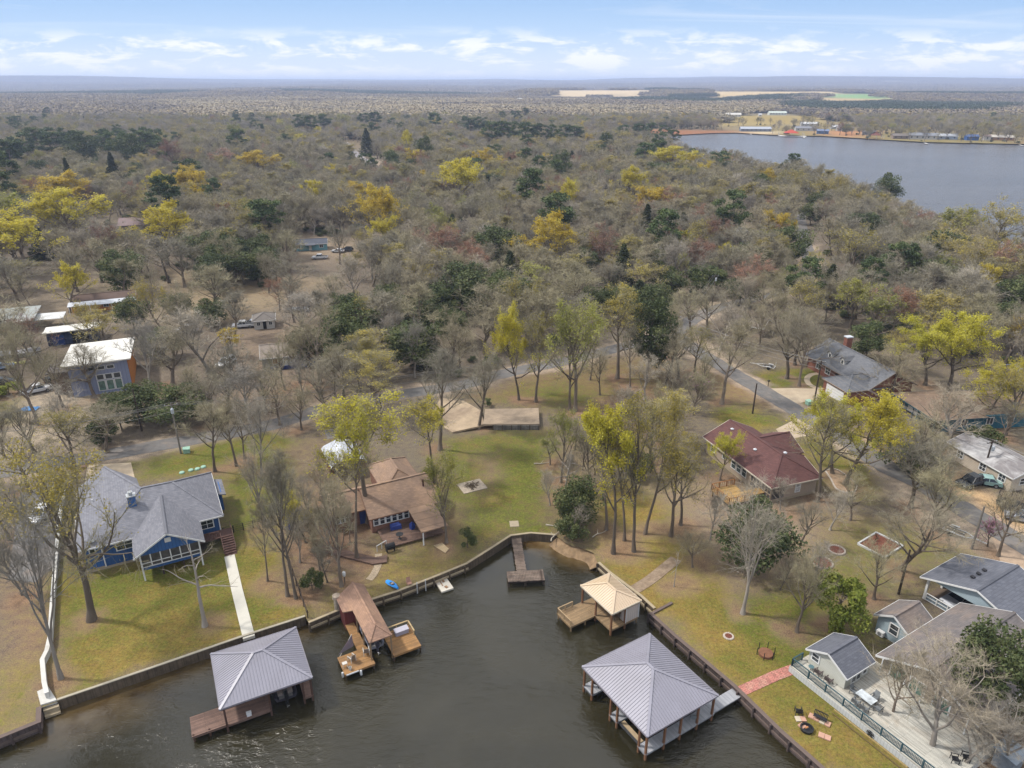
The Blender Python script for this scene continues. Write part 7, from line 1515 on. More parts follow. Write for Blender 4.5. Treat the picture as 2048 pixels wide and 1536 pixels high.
    undergrowth_pos = np.column_stack([sp, terr(sp[:, 0], sp[:, 1])]); us = np.column_stack([sw / 2 / src[pk_[0]][1], sw / 2 / src[pk_[0]][1], sh])
    w = instancer('woodland', [s[0] for s in src], pos, pick, rot[rest], scl); tag(w, 'mass of bare grey woodland trees filling the land between the houses and the horizon', kind='stuff')
    w = instancer('undergrowth', [s[0] for s in src], undergrowth_pos, pk_, rng.uniform(0, 6.28, m), us); tag(w, 'dark evergreen undergrowth beneath the woodland trees', kind='stuff')
    print('TREES', n, 'individual', sum(cnt.values()), cnt, 'rest', len(rest), 'undergrowth', m)

def joined_tree(k, v):
    tme, cme, rad, top = template(k, v); key = ('J', k, v)
    if key in TREE: return TREE[key]
    def arr(me):
        co = np.zeros(len(me.vertices) * 3, np.float32); me.vertices.foreach_get('co', co); f = np.zeros(len(me.polygons) * 3, np.int32); me.loops.foreach_get('vertex_index', f); mi = np.zeros(len(me.polygons), np.int32); me.polygons.foreach_get('material_index', mi)
        return co.reshape(-1, 3), f.reshape(-1, 3), mi
    a, b = arr(tme), arr(cme); V, F = merge([(a[0], a[1]), (b[0], b[1])]); me = mesh_np('woodland_tree', V, F); me.materials.append(tme.materials[0])
    for m in cme.materials: me.materials.append(m)
    me.polygons.foreach_set('material_index', np.concatenate([a[2], b[2] + 1]).astype(np.int32)); TREE[key] = (me, rad, top); return TREE[key]

def instancer(name, meshes, pos, pick, rot, scl):
    """one object: points that carry copies of the given meshes"""
    col = bpy.data.collections.new(name + '_sources')
    for i, me in enumerate(meshes):
        o = bpy.data.objects.new('%s_source_%03d' % (name, i), me); col.objects.link(o)
    me = bpy.data.meshes.new(name); me.vertices.add(len(pos)); me.vertices.foreach_set('co', np.asarray(pos, np.float32).ravel())
    a = me.attributes.new('pick', 'INT', 'POINT'); a.data.foreach_set('value', np.asarray(pick, np.int32))
    a = me.attributes.new('turn', 'FLOAT_VECTOR', 'POINT'); r = np.zeros((len(pos), 3), np.float32); r[:, 2] = rot; a.data.foreach_set('vector', r.ravel())
    a = me.attributes.new('size', 'FLOAT_VECTOR', 'POINT'); a.data.foreach_set('vector', np.asarray(scl, np.float32).ravel())
    ob = put(name, me); ng = bpy.data.node_groups.new(name, 'GeometryNodeTree')
    ng.interface.new_socket('Geometry', in_out='INPUT', socket_type='NodeSocketGeometry'); ng.interface.new_socket('Geometry', in_out='OUTPUT', socket_type='NodeSocketGeometry')
    N = ng.nodes; L = ng.links; gi = N.new('NodeGroupInput'); go = N.new('NodeGroupOutput'); ci = N.new('GeometryNodeCollectionInfo'); ci.inputs[0].default_value = col; ci.inputs['Separate Children'].default_value = True; ci.inputs['Reset Children'].default_value = True
    ip = N.new('GeometryNodeInstanceOnPoints'); ip.inputs['Pick Instance'].default_value = True
    def at(nm, ty):
        n = N.new('GeometryNodeInputNamedAttribute'); n.data_type = ty; n.inputs[0].default_value = nm; return n.outputs[0]
    L.new(gi.outputs[0], ip.inputs['Points']); L.new(ci.outputs[0], ip.inputs['Instance']); L.new(at('pick', 'INT'), ip.inputs['Instance Index']); L.new(at('turn', 'FLOAT_VECTOR'), ip.inputs['Rotation']); L.new(at('size', 'FLOAT_VECTOR'), ip.inputs['Scale']); L.new(ip.outputs[0], go.inputs[0])
    md = ob.modifiers.new('copies', 'NODES'); md.node_group = ng
    return ob
# ------------------------------------------------------------ vehicles, poles, garden things
def car_mats():
    return dict(tyre=mat('tyre_rubber', (.02, .02, .02), .9, .1), rim=mat('alloy_rim', hx('#a9adb2'), .35, .05, metal=.5), glass=glass_mat('car_glass', (.015, .018, .022)), lamp=mat('headlamp_lens', hx('#e8ecef'), .2, .02), red=mat('tail_lamp', hx('#a02a24'), .3), trim=mat('dark_bumper', hx('#3d3e42'), .6))
def make_car(name, label, cat, loc, rot, paint, M, style='suv', group=None, k=1.0):
    """front towards +x"""
    t = thing(name, label, cat, loc, rot, group); t.scale = (k,) * 3
    L, W = (4.7, 1.85) if style != 'pickup' else (5.4, 1.95)
    prof = {'suv': [(-2.3, .45), (-2.33, .95), (-2.2, 1.05), (1.1, 1.02), (2.1, .92), (2.33, .75), (2.33, .42)], 'car': [(-2.3, .4), (-2.33, .8), (-2.2, .92), (1.0, .9), (2.1, .78), (2.33, .62), (2.33, .38)], 'pickup': [(-2.65, .5), (-2.68, 1.0), (-2.6, 1.08), (1.2, 1.06), (2.4, .98), (2.66, .8), (2.66, .45)]}[style]
    hw = W / 2; mb = MB(); n = len(prof)
    secs = [[(x, s * hw * (.97 if abs(x) > 2.1 else 1), z) for x, z in prof] for s in (-1, 1)]
    mb.loft([[(x, -hw * .93, z) for x, z in prof], [(x, -hw, min(z, .9) if z > .6 else z) for x, z in prof], [(x, hw, min(z, .9) if z > .6 else z) for x, z in prof], [(x, hw * .93, z) for x, z in prof]])
    body = mb.build('body', paint, t)
    top = {'suv': (-2.15, -1.95, .35, 1.15, 1.72), 'car': (-1.7, -1.05, .15, 1.05, 1.42), 'pickup': (-.75, -.6, .75, 1.35, 1.78)}[style]; x0, x1, x2, x3, zt = top; zb = prof[2][1] - .03
    mb = MB(); a = hw * .9; b = hw * .74
    mb.loft([[(x0, -a, zb), (x3, -a, zb), (x3, a, zb), (x0, a, zb)], [(x1, -b, zt - .05), (x2, -b, zt - .05), (x2, b, zt - .05), (x1, b, zt - .05)]]); mb.build('cabin_glass', M['glass'], t)
    mb = MB(); mb.slab([(x1 - .05, -b - .02, zt), (x2 + .05, -b - .02, zt), (x2 + .05, b + .02, zt), (x1 - .05, b + .02, zt)], .07)
    for xx, xb in ((x1, x0), (x2, x3), ((x1 + x2) / 2, (x1 + x2) / 2)):
        for s in (-1, 1): mb.bar((xb, s * a * 1.005, zb), (xx, s * (b + .01), zt - .04), .09, .07)
    mb.build('roof', paint, t)
    if style == 'pickup': mb = MB(); mb.box(-2.55, -.85, -hw * .82, hw * .82, 1.075, 1.1); mb.build('cargo_bed', M['trim'], t)
    if style == 'suv': mb = MB(); [mb.bar((-1.8, s * .55, 1.78), (.2, s * .55, 1.78), .05) for s in (-1, 1)]; [mb.bar((x, -.55, 1.79), (x, .55, 1.79), .05) for x in (-1.2, -.3)]; mb.build('roof_rack', M['trim'], t)
    wx = 1.45 if style != 'pickup' else 1.65
    for x in (-wx, wx):
        for s in (-1, 1):
            mb = MB(); mb.tube([(x, s * (hw - .2), .34), (x, s * (hw + .02), .34)], .34, 14); w = mb.build('wheel', M['tyre'], t); mb = MB(); mb.tube([(x, s * (hw + .02), .34), (x, s * (hw + .035), .34)], .2, 10); mb.build('rim', M['rim'], w)
    f = prof[-2][0]
    for s in (-1, 1):
        mb = MB(); mb.box(f - .06, f + .02, s * .68 - .18, s * .68 + .18, .62, .78); mb.build('headlight', M['lamp'], t)
        mb = MB(); r = prof[1][0]; mb.box(r - .02, r + .05, s * .75 - .1, s * .75 + .1, .65, .88); mb.build('tail_light', M['red'], t)
    return t

def utility_pole(label, base, top_y, m, tr=False, arm=True, can=None):
    h = tall(base[0], base[1], top_y); t = thing('utility_pole', label, 'utility pole', P(*base), 20)
    mb = MB(); mb.tube([(0, 0, -.3), (0, 0, h)], [.16, .11], 10); mb.build('pole', m, t)
    if arm: mb = MB(); mb.box(-1.0, 1.0, -.06, .06, h - .45, h - .33); mb.build('crossarm', m, t); [MB().lathe([(.05, 0), (.06, .08), (.02, .16)], 8, (x, 0, h - .33)).build('insulator', can, t) for x in (-.9, .9)]
    if tr: mb = MB(); mb.lathe([(.2, 0), (.24, .05), (.24, .75), (.2, .82), (.06, .95)], 12, (.05, -.36, h - 1.7)); mb.build('transformer', can, t)
    return t, h

def build_things():
    CM = car_mats(); whitep = mat('white_car_paint', hx('#e9eaec'), .25, .03, spec=.5); silver = mat('silver_car_paint', hx('#b9bcc4'), .25, .03, metal=.3, spec=.5); dark = mat('dark_car_paint', hx('#33383f'), .25, .04, spec=.5); tealp = mat('sea_green_car_paint', hx('#9fc0bb'), .25, .04, spec=.5); bluep = mat('light_blue_car_paint', hx('#9db4d2'), .25, .05, spec=.5)
    make_car('parked_car', 'white sport utility car with roof rack on the drive left of the pale grey cottage', 'car', P(453, 730), 250, whitep, CM, 'suv')
    make_car('pickup_truck', 'white pickup truck parked on the asphalt drive behind the budding oak', 'pickup truck', P(92, 1032), 262, whitep, CM, 'pickup')
    make_car('parked_car', 'silver car sheltered in the open garage', 'car', (36.8 + 18.9 * math.cos(math.radians(31)) - 1.6 * math.sin(math.radians(31)), 55.4 + 18.9 * math.sin(math.radians(31)) + 1.6 * math.cos(math.radians(31)), .06), 205, silver, CM, 'car')
    make_car('parked_car', 'sea green car under branches on the sandy lot by the lane', 'car', P(1966, 968), 160, tealp, CM, 'car'); make_car('pickup_truck', 'dark pickup truck nose in at the sandy lot by the lane', 'pickup truck', P(1945, 970), 200, dark, CM, 'pickup')
    make_car('parked_car', 'grey car cut off by the right edge beside the gravel drive', 'car', P(2046, 1042), 150, silver, CM, 'car')
    make_car('parked_car', 'light blue car at the left edge beside the tarped boat', 'car', P(4, 738), 30, bluep, CM, 'car'); make_car('parked_car', 'black car on the dirt just below the yellow board', 'car', P(8, 768), 20, dark, CM, 'car')
    make_car('pickup_truck', 'white and black pickup truck on the dirt yard left of the periwinkle house', 'pickup truck', P(75, 785), 40, whitep, CM, 'pickup'); make_car('parked_car', 'dark car under the annex roof of the periwinkle house', 'car', P(118, 765), 60, dark, CM, 'suv')
    make_car('pickup_truck', 'white pickup truck next to the little white shed', 'pickup truck', P(487, 655), 195, whitep, CM, 'pickup'); make_car('parked_car', 'silver car next to the little white shed', 'car', P(503, 650), 190, silver, CM, 'car')
    make_car('van', 'white van half buried in branches left of the white sport utility car', 'van', P(374, 665), 190, whitep, CM, 'suv', k=1.15); make_car('parked_car', 'white car right of the turquoise cottage, left of a row', 'car', P(676, 505), 170, whitep, CM, 'car'); make_car('parked_car', 'dark car right of the turquoise cottage, right of a row', 'car', P(694, 503), 175, dark, CM, 'suv'); make_car('pickup_truck', 'pale pickup truck in the clearing below the turquoise cottage', 'pickup truck', P(640, 518), 185, whitep, CM, 'pickup')
    make_car('parked_car', 'dark car beside the far lane under grey trees', 'car', P(1570, 509), 185, dark, CM, 'car'); make_car('parked_car', 'silver car among branches right of the little barn roofs', 'car', P(205, 496), 190, silver, CM, 'car')
    # tarped boat, canopy, boards on the left
    wht = mat('weathered_white_sheet', hx('#dfe0df'), .6, .1, .8, stain=hx('#b5b2ad'), stain_amt=.5); greyt = mat('grey_tarp', hx('#a5a4a8'), .6, .25, .9); steel = mat('trailer_galvanised', hx('#c9ccce'), .45, .08, metal=.3); dkw = mat('creosote_pole', hx('#4e433b'), .95, .2, 2); pgrey = mat('silvered_pole', hx('#8e877e'), .95, .2, 2); can = mat('transformer_grey', hx('#c5cdd4'), .5, .05); blk = mat('black_iron', hx('#2c2d30'), .6, .1)
    t = thing('covered_boat', 'long boat under a creased grey tarp left of the navy outbuilding', 'boat', P(42, 712), 22); mb = MB(); secs = []
    for f in (0, .15, .5, .85, 1): w = 1.25 * (1 - .75 * max(0, f - .5) * 1.6); secs.append([(-4 + 8 * f, -w, .9), (-4 + 8 * f, -w * .5, .35), (-4 + 8 * f, w * .5, .35), (-4 + 8 * f, w, .9), (-4 + 8 * f, w * .3, 1.5 + .2 * math.sin(f * 9)), (-4 + 8 * f, -w * .3, 1.45 + .2 * math.sin(f * 9))])
    mb.loft(secs); mb.build('tarp_cover', greyt, t); mb = MB(); mb.box(-3, 3, -.8, .8, 0, .5); mb.build('hull', mat('white_hull', hx('#d5d6d6'), .5), t)
    mb = MB(); mb.box(-2.2, 2.2, -.6, .6, 0, .3); o = mb.build('foam_board', mat('pale_yellow_board', hx('#e0d98a'), .7, .06)); o.location = P(28, 727); o.rotation_euler.z = .2; tag(o, 'pale yellow board lying on the dirt below the tarped boat', 'board')
    t = thing('canopy', 'white topped canopy shelter below the orange cottage porch', 'canopy', P(105, 650), 18); mb = MB(); mb.slab([(-3.2, -1.9, 2.1), (3.2, -1.9, 2.1), (3.2, 1.9, 2.7), (-3.2, 1.9, 2.7)], .1); mb.build('top', wht, t)
    for x in (-3, 3):
        for y in (-1.7, 1.7): mb = MB(); mb.box(x - .05, x + .05, y - .05, y + .05, 0, 2.3); mb.build('post', steel, t)
    t = thing('canopy', 'sky blue canopy tent at the right edge behind yellow oaks', 'canopy', P(2034, 755), 10); mb = MB(); mb.slab([(-3, -2, 2.2), (3, -2, 2.2), (2.2, 0, 3.1), (-2.2, 0, 3.1)], .06); mb.slab([(-3, 2, 2.2), (-2.2, 0, 3.1), (2.2, 0, 3.1), (3, 2, 2.2)], .06); mb.build('top', mat('sky_blue_tarp', hx('#8fa8e0'), .6), t)
    for x in (-2.9, 2.9):
        for y in (-1.9, 1.9): mb = MB(); mb.box(x - .04, x + .04, y - .04, y + .04, 0, 2.25); mb.build('post', steel, t)
    rng = random.Random(7); mb = MB(); N = 12
    for i in range(N):
        for j in range(N): mb.v.append((-1.5 + 3 * i / (N - 1) + rng.uniform(-.06, .06), -.9 + 1.8 * j / (N - 1) + rng.uniform(-.06, .06), .1 + rng.uniform(0, .18)))
    for i in range(N - 1):
        for j in range(N - 1): a = i * N + j; mb.f.append((a, a + N, a + N + 1, a + 1))
    o = mb.build('tarp', mat('bright_blue_tarp', hx('#3f8fd0'), .4, .1)); o.location = P(60, 819); sl = o.modifiers.new('cloth', 'SOLIDIFY'); sl.thickness = .03; tag(o, 'crumpled bright blue tarp on the pale dirt yard', 'tarp')
    make_boat('covered_boat', 'white motorboat with dark motor stored under oaks near the little white shed', (*P2(617, 622), .3), 95, 5.5, 2.1, mat('chalk_white_hull', hx('#dfe2e2'), .4), greyt, greyt, blk, steel)
    # poles and wires
    T = {}
    for key, lab, base, ty, m, tr, arm in [('a', 'silver grey utility pole with transformer at the back lawn of the blue house', (362, 907), 806, pgrey, 1, 1), ('b', 'black utility pole across the street by the evergreen masses', (284, 862), 778, dkw, 0, 0), ('c', 'utility pole behind the yellow oak crowns along the street', (762, 818), 758, dkw, 0, 1), ('d', 'short dark pole on the lawn at the lane above the maroon roof', (1505, 827), 767, dkw, 0, 0), ('e', 'tall dark utility pole at the driveway of the red brick house', (1627, 811), 722, dkw, 0, 1),
                                      ('f', 'utility pole with transformer before the cream cottage', (1966, 947), 880, dkw, 1, 1), ('g', 'leaning timber pole beside the redbud at the gravel drive', (1943, 1098), 1013, pgrey, 0, 0), ('h', 'slim dark pole left of the open garage', (1797, 1188), 1099, dkw, 0, 0), ('i', 'utility pole with white transformer in the wood behind the junction', (1424, 612), 549, dkw, 1, 1), ('j', 'utility pole among trees at the junction', (1348, 700), 632, dkw, 0, 1)]:
        T[key] = utility_pole(lab, base, ty, m, tr, arm, can); 
    wire = mat('weathered_wire', hx('#8d8a86'), .6)
    def span(p, q, lab, offs=((-.9, -.28), (0, .05), (.9, -.28), (0, -1.5)), sag=.9):
        t = thing('power_line', lab, 'power line', (0, 0, 0))
        for ox, oz in offs:
            a = Vector(p) + Vector((ox * .94, ox * .34, oz)); b = Vector(q) + Vector((ox * .94, ox * .34, oz)); pts = [a.lerp(b, k / 14) - Vector((0, 0, sag * 4 * (k / 14) * (1 - k / 14))) for k in range(15)]
            MB().tube(pts, .026, 4).build('wire', wire, t)
    top = lambda k: (T[k][0].location.x, T[k][0].location.y, T[k][1])
    span(top('a'), top('c'), 'power line wires strung from the silver grey pole along the street'); q = P(-120, 985); span((q[0], q[1], 9.3), top('a'), 'power line wires running off the left edge from the silver grey pole')
    span(top('c'), top('j'), 'power line wires over the street toward the junction', sag=1.6); span(top('j'), top('e'), 'power line wires from the junction pole to the red brick house pole'); span(top('e'), top('f'), 'power line wires from the red brick house pole to the cream cottage pole', sag=1.6); q = P(2140, 1050); span(top('f'), (q[0], q[1], 9), 'power line wires leaving the cream cottage pole to the right'); span(top('i'), top('j'), 'power line wires from the wood behind the junction to the junction pole')
    # flower beds and yard pieces
    stone = mat('pale_edging_stone', hx('#c9bcae'), .9, .3, 4); mulch = mat('red_mulch', hx('#7c4a3a'), .95, .35, 3, grain=.25); tanm = mat('leafy_mulch', hx('#b3977a'), .95, .35, 2, grain=.25); stem = mat('dry_stems', hx('#6a5a45'), .9, .3)
    def ring(px, r, lab, sx=1.0, inner=mulch, n=26, h=.2, name='flower_bed'):
        t = thing(name, lab, 'flower bed', P(*px)); mb = MB(); mb.lathe([(r * .92, -.05), (r * .9, .09), (r * .5, .15), (.02, .17)], 24, sx=sx); mb.build('mulch', inner, t); mb = MB()
        for k in range(n): a = 2 * math.pi * k / n; mb.lathe([(.13, -.05), (.15, h * .5), (.11, h)], 7, (r * math.cos(a) * sx, r * math.sin(a), 0))
        tag(mb.build('stone_edging', stone, t), kind='stuff'); return t
    ring((1644, 1126), 1.25, 'larger round flower bed with red mulch, nearer of the round pair'); ring((1673, 1101), 1.0, 'smaller round flower bed with red mulch, next to the square bed'); t = ring((1457, 1273), .48, 'small round planter ring with pale edging on the golden lawn', n=14, h=.12)
    t = thing('flower_bed', 'square flower bed framed in white timber with red mulch and dry stems', 'flower bed', P(1760, 1091), 35); mb = MB(); mb.box(-2.15, 2.15, -1.75, 1.75, -.1, .1); mb.build('mulch', mulch, t)
    for a, b in (((-2.2, -1.8), (2.2, -1.8)), ((2.2, -1.8), (2.2, 1.8)), ((2.2, 1.8), (-2.2, 1.8)), ((-2.2, 1.8), (-2.2, -1.8))): mb = MB(); mb.bar((*a, .1), (*b, .1), .2, .28); mb.build('timber_edge', wht, t)
    rg_ = random.Random(3); mb = MB()
    for k in range(7):
        x, y = rg_.uniform(-1.6, 1.6), rg_.uniform(-1.2, 1.2)
        for j in range(7): a = rg_.uniform(0, 6.28); mb.bar((x, y, .1), (x + .35 * math.cos(a), y + .35 * math.sin(a), rg_.uniform(.4, .8)), .03)
    mb.build('stems', stem, t)
    t = thing('mulch_bed', 'kidney shaped leafy mulch bed around the two yellow oaks', 'flower bed', P(1690, 960)); c = P(1690, 960); pl = [(p[0] - c[0], p[1] - c[1]) for p in smooth_path([P2(*q) for q in [(1650, 942), (1672, 940), (1700, 958), (1713, 972), (1708, 983), (1690, 986), (1672, 978), (1662, 960), (1650, 942)]])[:-1]]; mb = MB(); mb.prism(pl, -.1, .09); mb.build('mulch', tanm, t)
    mb = MB(); mb_path = pl + [pl[0]]; [mb.bar((*a, .08), (*b, .08), .2, .22) for a, b in zip(mb_path[:-1], mb_path[1:])]; mb.build('edging', stone, t)
    t = thing('stone_patio', 'square patch of broken stone with a brush pile on the green lawn', 'patio', P(944, 973), 26); mb = MB(); mb.box(-1.9, 1.9, -1.5, 1.5, -.1, .1); mb.build('slab', mat('pale_broken_stone', hx('#b9ab98'), .95, .35, 2, grain=.2), t); mb = MB(); rr = random.Random(6)
    for k in range(60): a = rr.uniform(0, 6.28); x, y = rr.gauss(0, .45), rr.gauss(0, .4); mb.bar((x, y, rr.uniform(.1, .35)), (x + .5 * math.cos(a), y + .5 * math.sin(a), rr.uniform(.1, .5)), .05)
    mb.build('brush_pile', stem, t)
    t = thing('planter', 'round brick red planter inside a ring of thin black posts on the lawn', 'planter', P(1531, 1309)); mb = MB(); mb.lathe([(.75, -.05), (.75, .3), (.66, .32), (.05, .36)], 18); mb.build('tub', mat('brick_red_tub', hx('#8c6149'), .9, .25, 3), t)
    for k in range(6): a = 2 * math.pi * k / 6; mb = MB(); mb.box(.92 * math.cos(a) - .03, .92 * math.cos(a) + .03, .92 * math.sin(a) - .03, .92 * math.sin(a) + .03, 0, .95); mb.build('post', blk, t)
    # fire pit and benches
    pink = mat('pink_paver', hx('#d2a690'), .9, .15, 4); pale = mat('pale_paver', hx('#d9cbb4'), .9, .12, 4)
    t = thing('fire_pit', 'round black fire pit with a brick among the paver benches', 'fire pit', P(1613, 1460), 20); mb = MB(); mb.lathe([(.55, 0), (.62, .32), (.5, .34), (.45, .12), (.05, .1)], 16); mb.build('bowl', blk, t); mb = MB(); mb.box(-.2, .1, -.07, .07, .3, .4); mb.build('brick', mat('orange_brick', hx('#c98a58')), t)
    def pbench(px, rot, L, lab, back=False, two=False):
        t = thing('bench', lab, 'bench', P(*px), rot)
        n = max(1, round(L / .45))
        for k in range(n): x = -L / 2 + L * (k + .5) / n; mb = MB(); mb.box(x - L / n * .48, x + L / n * .48, -.3, .3, 0, .14); mb.build('paver', pale if (two and k == 0) or k % 3 == 2 else pink, t, bevel=.02)
        if back:
            mb = MB(); [mb.bar((-.6 + .13 * i, .18, .15), (-.6 + .13 * i, .3, .75 + .12 * math.sin(i / 9 * math.pi)), .05) for i in range(10)]; mb.bar((-.62, .3, .8), (.62, .3, .8), .07); mb.bar((-.62, -.2, .45), (.62, -.2, .45), .05); mb.slab([(-.6, -.2, .45), (.6, -.2, .45), (.6, .2, .45), (-.6, .2, .45)], .05); mb.build('iron_seat', blk, t)
        return t
    pbench((1639, 1441), -38, 2.0, 'paver pad with black iron bench, right of the fire pit', True); pbench((1601, 1439), 0, 1.0, 'paver pad with a white slab, left of the fire pit', False, True); pbench((1649, 1474), -30, 1.1, 'paver pad between fire pit and bulkhead, right one'); pbench((1604, 1453), -60, .6, 'single paver step at the left side of the fire pit')
    chair('black iron chair behind the paver pad left of the fire pit', P(1596, 1428), 170, blk, blk)
    # deck furniture (deck top .78)
    o2 = (30.6, 56.5); a31 = math.radians(31); D = lambda x, y, z=.78: (o2[0] + x * math.cos(a31) - y * math.sin(a31), o2[1] + x * math.sin(a31) + y * math.cos(a31), z)
    wick = mat('brown_grey_wicker', hx('#6e6260'), .85, .2, 3); chair('wicker armchair before the cream shed wall, nearest the shed window', D(-.65, -1.7), 31 + 90, wick, wick); chair('wicker armchair before the cream shed wall, nearer the table', D(-.65, -2.9), 31 + 90, wick, wick)
    t = thing('side_table', 'little round teal table beside the wicker armchairs on the white deck', 'table', D(-.7, -.9), 31); mb = MB(); mb.lathe([(.28, .45), (.28, .5)], 14); mb.build('table_top', mat('teal_table', hx('#6a8a92'), .5), t); mb = MB(); mb.tube([(0, 0, 0), (0, 0, .45)], .04); mb.build('leg', blk, t)
    met = mat('grey_patio_metal', hx('#75797c'), .5, .1); t = thing('patio_table', 'rectangular glass topped patio table on the white deck', 'table', D(.35, -6.3), 31); mb = MB(); mb.box(-.5, .5, -.85, .85, .68, .72); mb.build('table_top', glass_mat('frosted_table_glass', (.25, .27, .28), .2), t)
    for x in (-.42, .42):
        for y in (-.75, .75): mb = MB(); mb.box(x - .03, x + .03, y - .03, y + .03, 0, .68); mb.build('leg', met, t)
    for x, y, r, lb in ((-.75, -6.0, 90, 'railing side, left'), (-.75, -6.9, 90, 'railing side, right'), (.3, -5.1, 0, 'shed end'), (.4, -7.6, 180, 'far end'), (1.3, -6.6, -90, 'house side')): chair('grey metal patio chair at the glass topped table, ' + lb, D(x, y), 31 + r, met, mat('grey_mesh_seat', hx('#868a8c'), .7))
    t = thing('star_ornament', 'dark iron star in a ring hung on the white deck skirt', 'ornament', D(-2.12, -8.6, .36), 31); mb = MB(); pts = [(0, .34 * math.cos(a), .34 * math.sin(a)) for a in [2 * math.pi * k / 20 for k in range(21)]]; mb.tube(pts, .025, 6); mb.build('ring', blk, t); mb = MB(); s = [(0, .3 * math.sin(4 * math.pi * k / 5), .3 * math.cos(4 * math.pi * k / 5)) for k in range(6)]; [mb.bar(a, b, .05) for a, b in zip(s[:-1], s[1:])]; mb.build('star', blk, t)
    for x, y, lb in ((1.2, -14.4, 'left'), (2.2, -14.8, 'right')): chair('black lounge chair at the end of the white deck, the %s one' % lb, D(x, y), 31 + 40, blk, blk)
    for k, (a, b) in enumerate((((1664, 1427), (1800, 1536)), ((1668, 1420), (1815, 1536)))): mb = MB(); p, q = P(*a), P(*b); mb.bar((p[0], p[1], .05), (q[0], q[1], .05), .12, .1); tag(mb.build('landscape_timber', mat('straw_landscape_timber', hx('#b39c68') if k else hx('#75653f'), .9, .2)), ('straw coloured timber edging lying along the white deck' if k else 'dark timber edging lying along the white deck, farther from it'), 'timber')
    # yard of the brown cottage
    t = thing('lumber_pile', 'loose pile of pale boards on the brown yard near the bulkhead corner', 'lumber', P(886, 1098), 20); pb = mat('pale_pine_board', hx('#c9b28e'), .85, .15)
    for k in range(5): mb = MB(); mb.bar((-.9 + .25 * k, 1.1, .05 + .03 * k), (.1 + .12 * k, -1.0 + .1 * k, .08 + .03 * k), .18, .06); mb.build('board', pb, t)
    t = thing('barbecue_grill', 'black barbecue grill at the edge of the red deck', 'grill', (*P2(781, 1103), .1), 30); mb = MB(); mb.box(-.6, .6, -.35, .35, .55, .8); mb.build('firebox', blk, t, bevel=.04); mb = MB(); mb.tube([(-.6, 0, .82), (.6, 0, .82)], .34, 12); mb.build('lid', blk, t)
    for x in (-.5, .5): mb = MB(); mb.box(x - .04, x + .04, -.3, .3, 0, .55); mb.build('leg', blk, t)
    t = thing('deck_railing', 'short white railing at the steps of the red deck', 'railing', P(764, 1098), 50); mb = MB(); mb.bar((-.8, 0, .9), (.8, 0, .9), .08); [mb.bar((x, 0, 0), (x, 0, .9), .06) for x in (-.8, 0, .8)]; mb.build('rail', wht, t)
    tealb = mat('cobalt_tarp', hx('#3b4f9a'), .5, .15, 2)
    for px, r, s, lb in (((792, 1062), 20, (1.5, .6, .9), 'cobalt blue covered furniture on the red deck, left heap'), ((825, 1062), 50, (.6, .5, 1.0), 'cobalt blue covered furniture on the red deck, right heap'), ((577, 1058), 10, (.6, .5, .9), 'cobalt blue barrel cover among twigs left of the brown cottage')):
        mb = MB(); x, y, z = s; mb.loft([[(-x / 2, -y / 2, 0), (x / 2, -y / 2, 0), (x / 2, y / 2, 0), (-x / 2, y / 2, 0)], [(-x / 2, -y / 2, z * .6), (x / 2, -y / 2, z * .7), (x / 2, y / 2, z * .6), (-x / 2, y / 2, z * .75)], [(-x * .3, -y * .3, z), (x * .35, -y * .2, z * .85), (x * .3, y * .3, z), (-x * .35, y * .3, z * .9)]]); o = mb.build('covered_furniture', tealb); q = P(*px); o.location = (q[0], q[1], .4 if 'deck' in lb else 0); o.rotation_euler.z = math.radians(r); tag(o, lb, 'covered furniture')
    t = thing('patio_chair_set', 'dark round patio table in front of the brick wall on the red deck', 'table', (*P2(800, 1082), .4)); mb = MB(); mb.lathe([(.5, .68), (.5, .72)], 16); mb.build('table_top', blk, t); mb = MB(); mb.tube([(0, 0, 0), (0, 0, .68)], .05); mb.lathe([(.25, 0), (.05, .06)], 10); mb.build('pedestal', blk, t); t.name = 'patio_table'
    t = thing('bird_feeder', 'white feeder on a black post beside the bare tree above the red boathouse', 'bird feeder', P(690, 1168)); mb = MB(); mb.tube([(0, 0, 0), (0, 0, 1.3)], .05); mb.build('post', blk, t); mb = MB(); mb.lathe([(.18, 1.2), (.24, 1.5), (.2, 1.75), (.03, 1.9)], 10); mb.build('feeder', wht, t)
    # fence, green boxes
    t = thing('garden_fence', 'thin black wire fence running right from the blue house stairs', 'fence', P(448, 1070)); o = t.location; q = P(545, 1046); d = Vector((q[0] - o.x, q[1] - o.y, 0))
    for k in range(6): mb = MB(); p = d * (k / 5); mb.box(p.x - .05, p.x + .05, p.y - .05, p.y + .05, 0, 1.15); mb.build('post', blk, t)
    mb = MB(); [mb.bar((0, 0, z), (d.x, d.y, z), .03) for z in (.2, .5, .8, 1.1)]; mb.build('wire', blk, t)
    t = thing('yard_fence', 'dark rail fence between the blue house lawn and the brown yard', 'fence', P(562, 1080)); o = t.location; q = P(616, 1236); d = Vector((q[0] - o.x, q[1] - o.y, 0))
    for k in range(9): mb = MB(); p = d * (k / 8); mb.box(p.x - .05, p.x + .05, p.y - .05, p.y + .05, 0, 1.1); mb.build('post', dkw, t)
    mb = MB(); [mb.bar((0, 0, z), (d.x, d.y, z), .04) for z in (.35, .7, 1.05)]; mb.build('wire', dkw, t)
    grn = mat('seafoam_green_plastic', hx('#a3cbb6'), .5, .04)
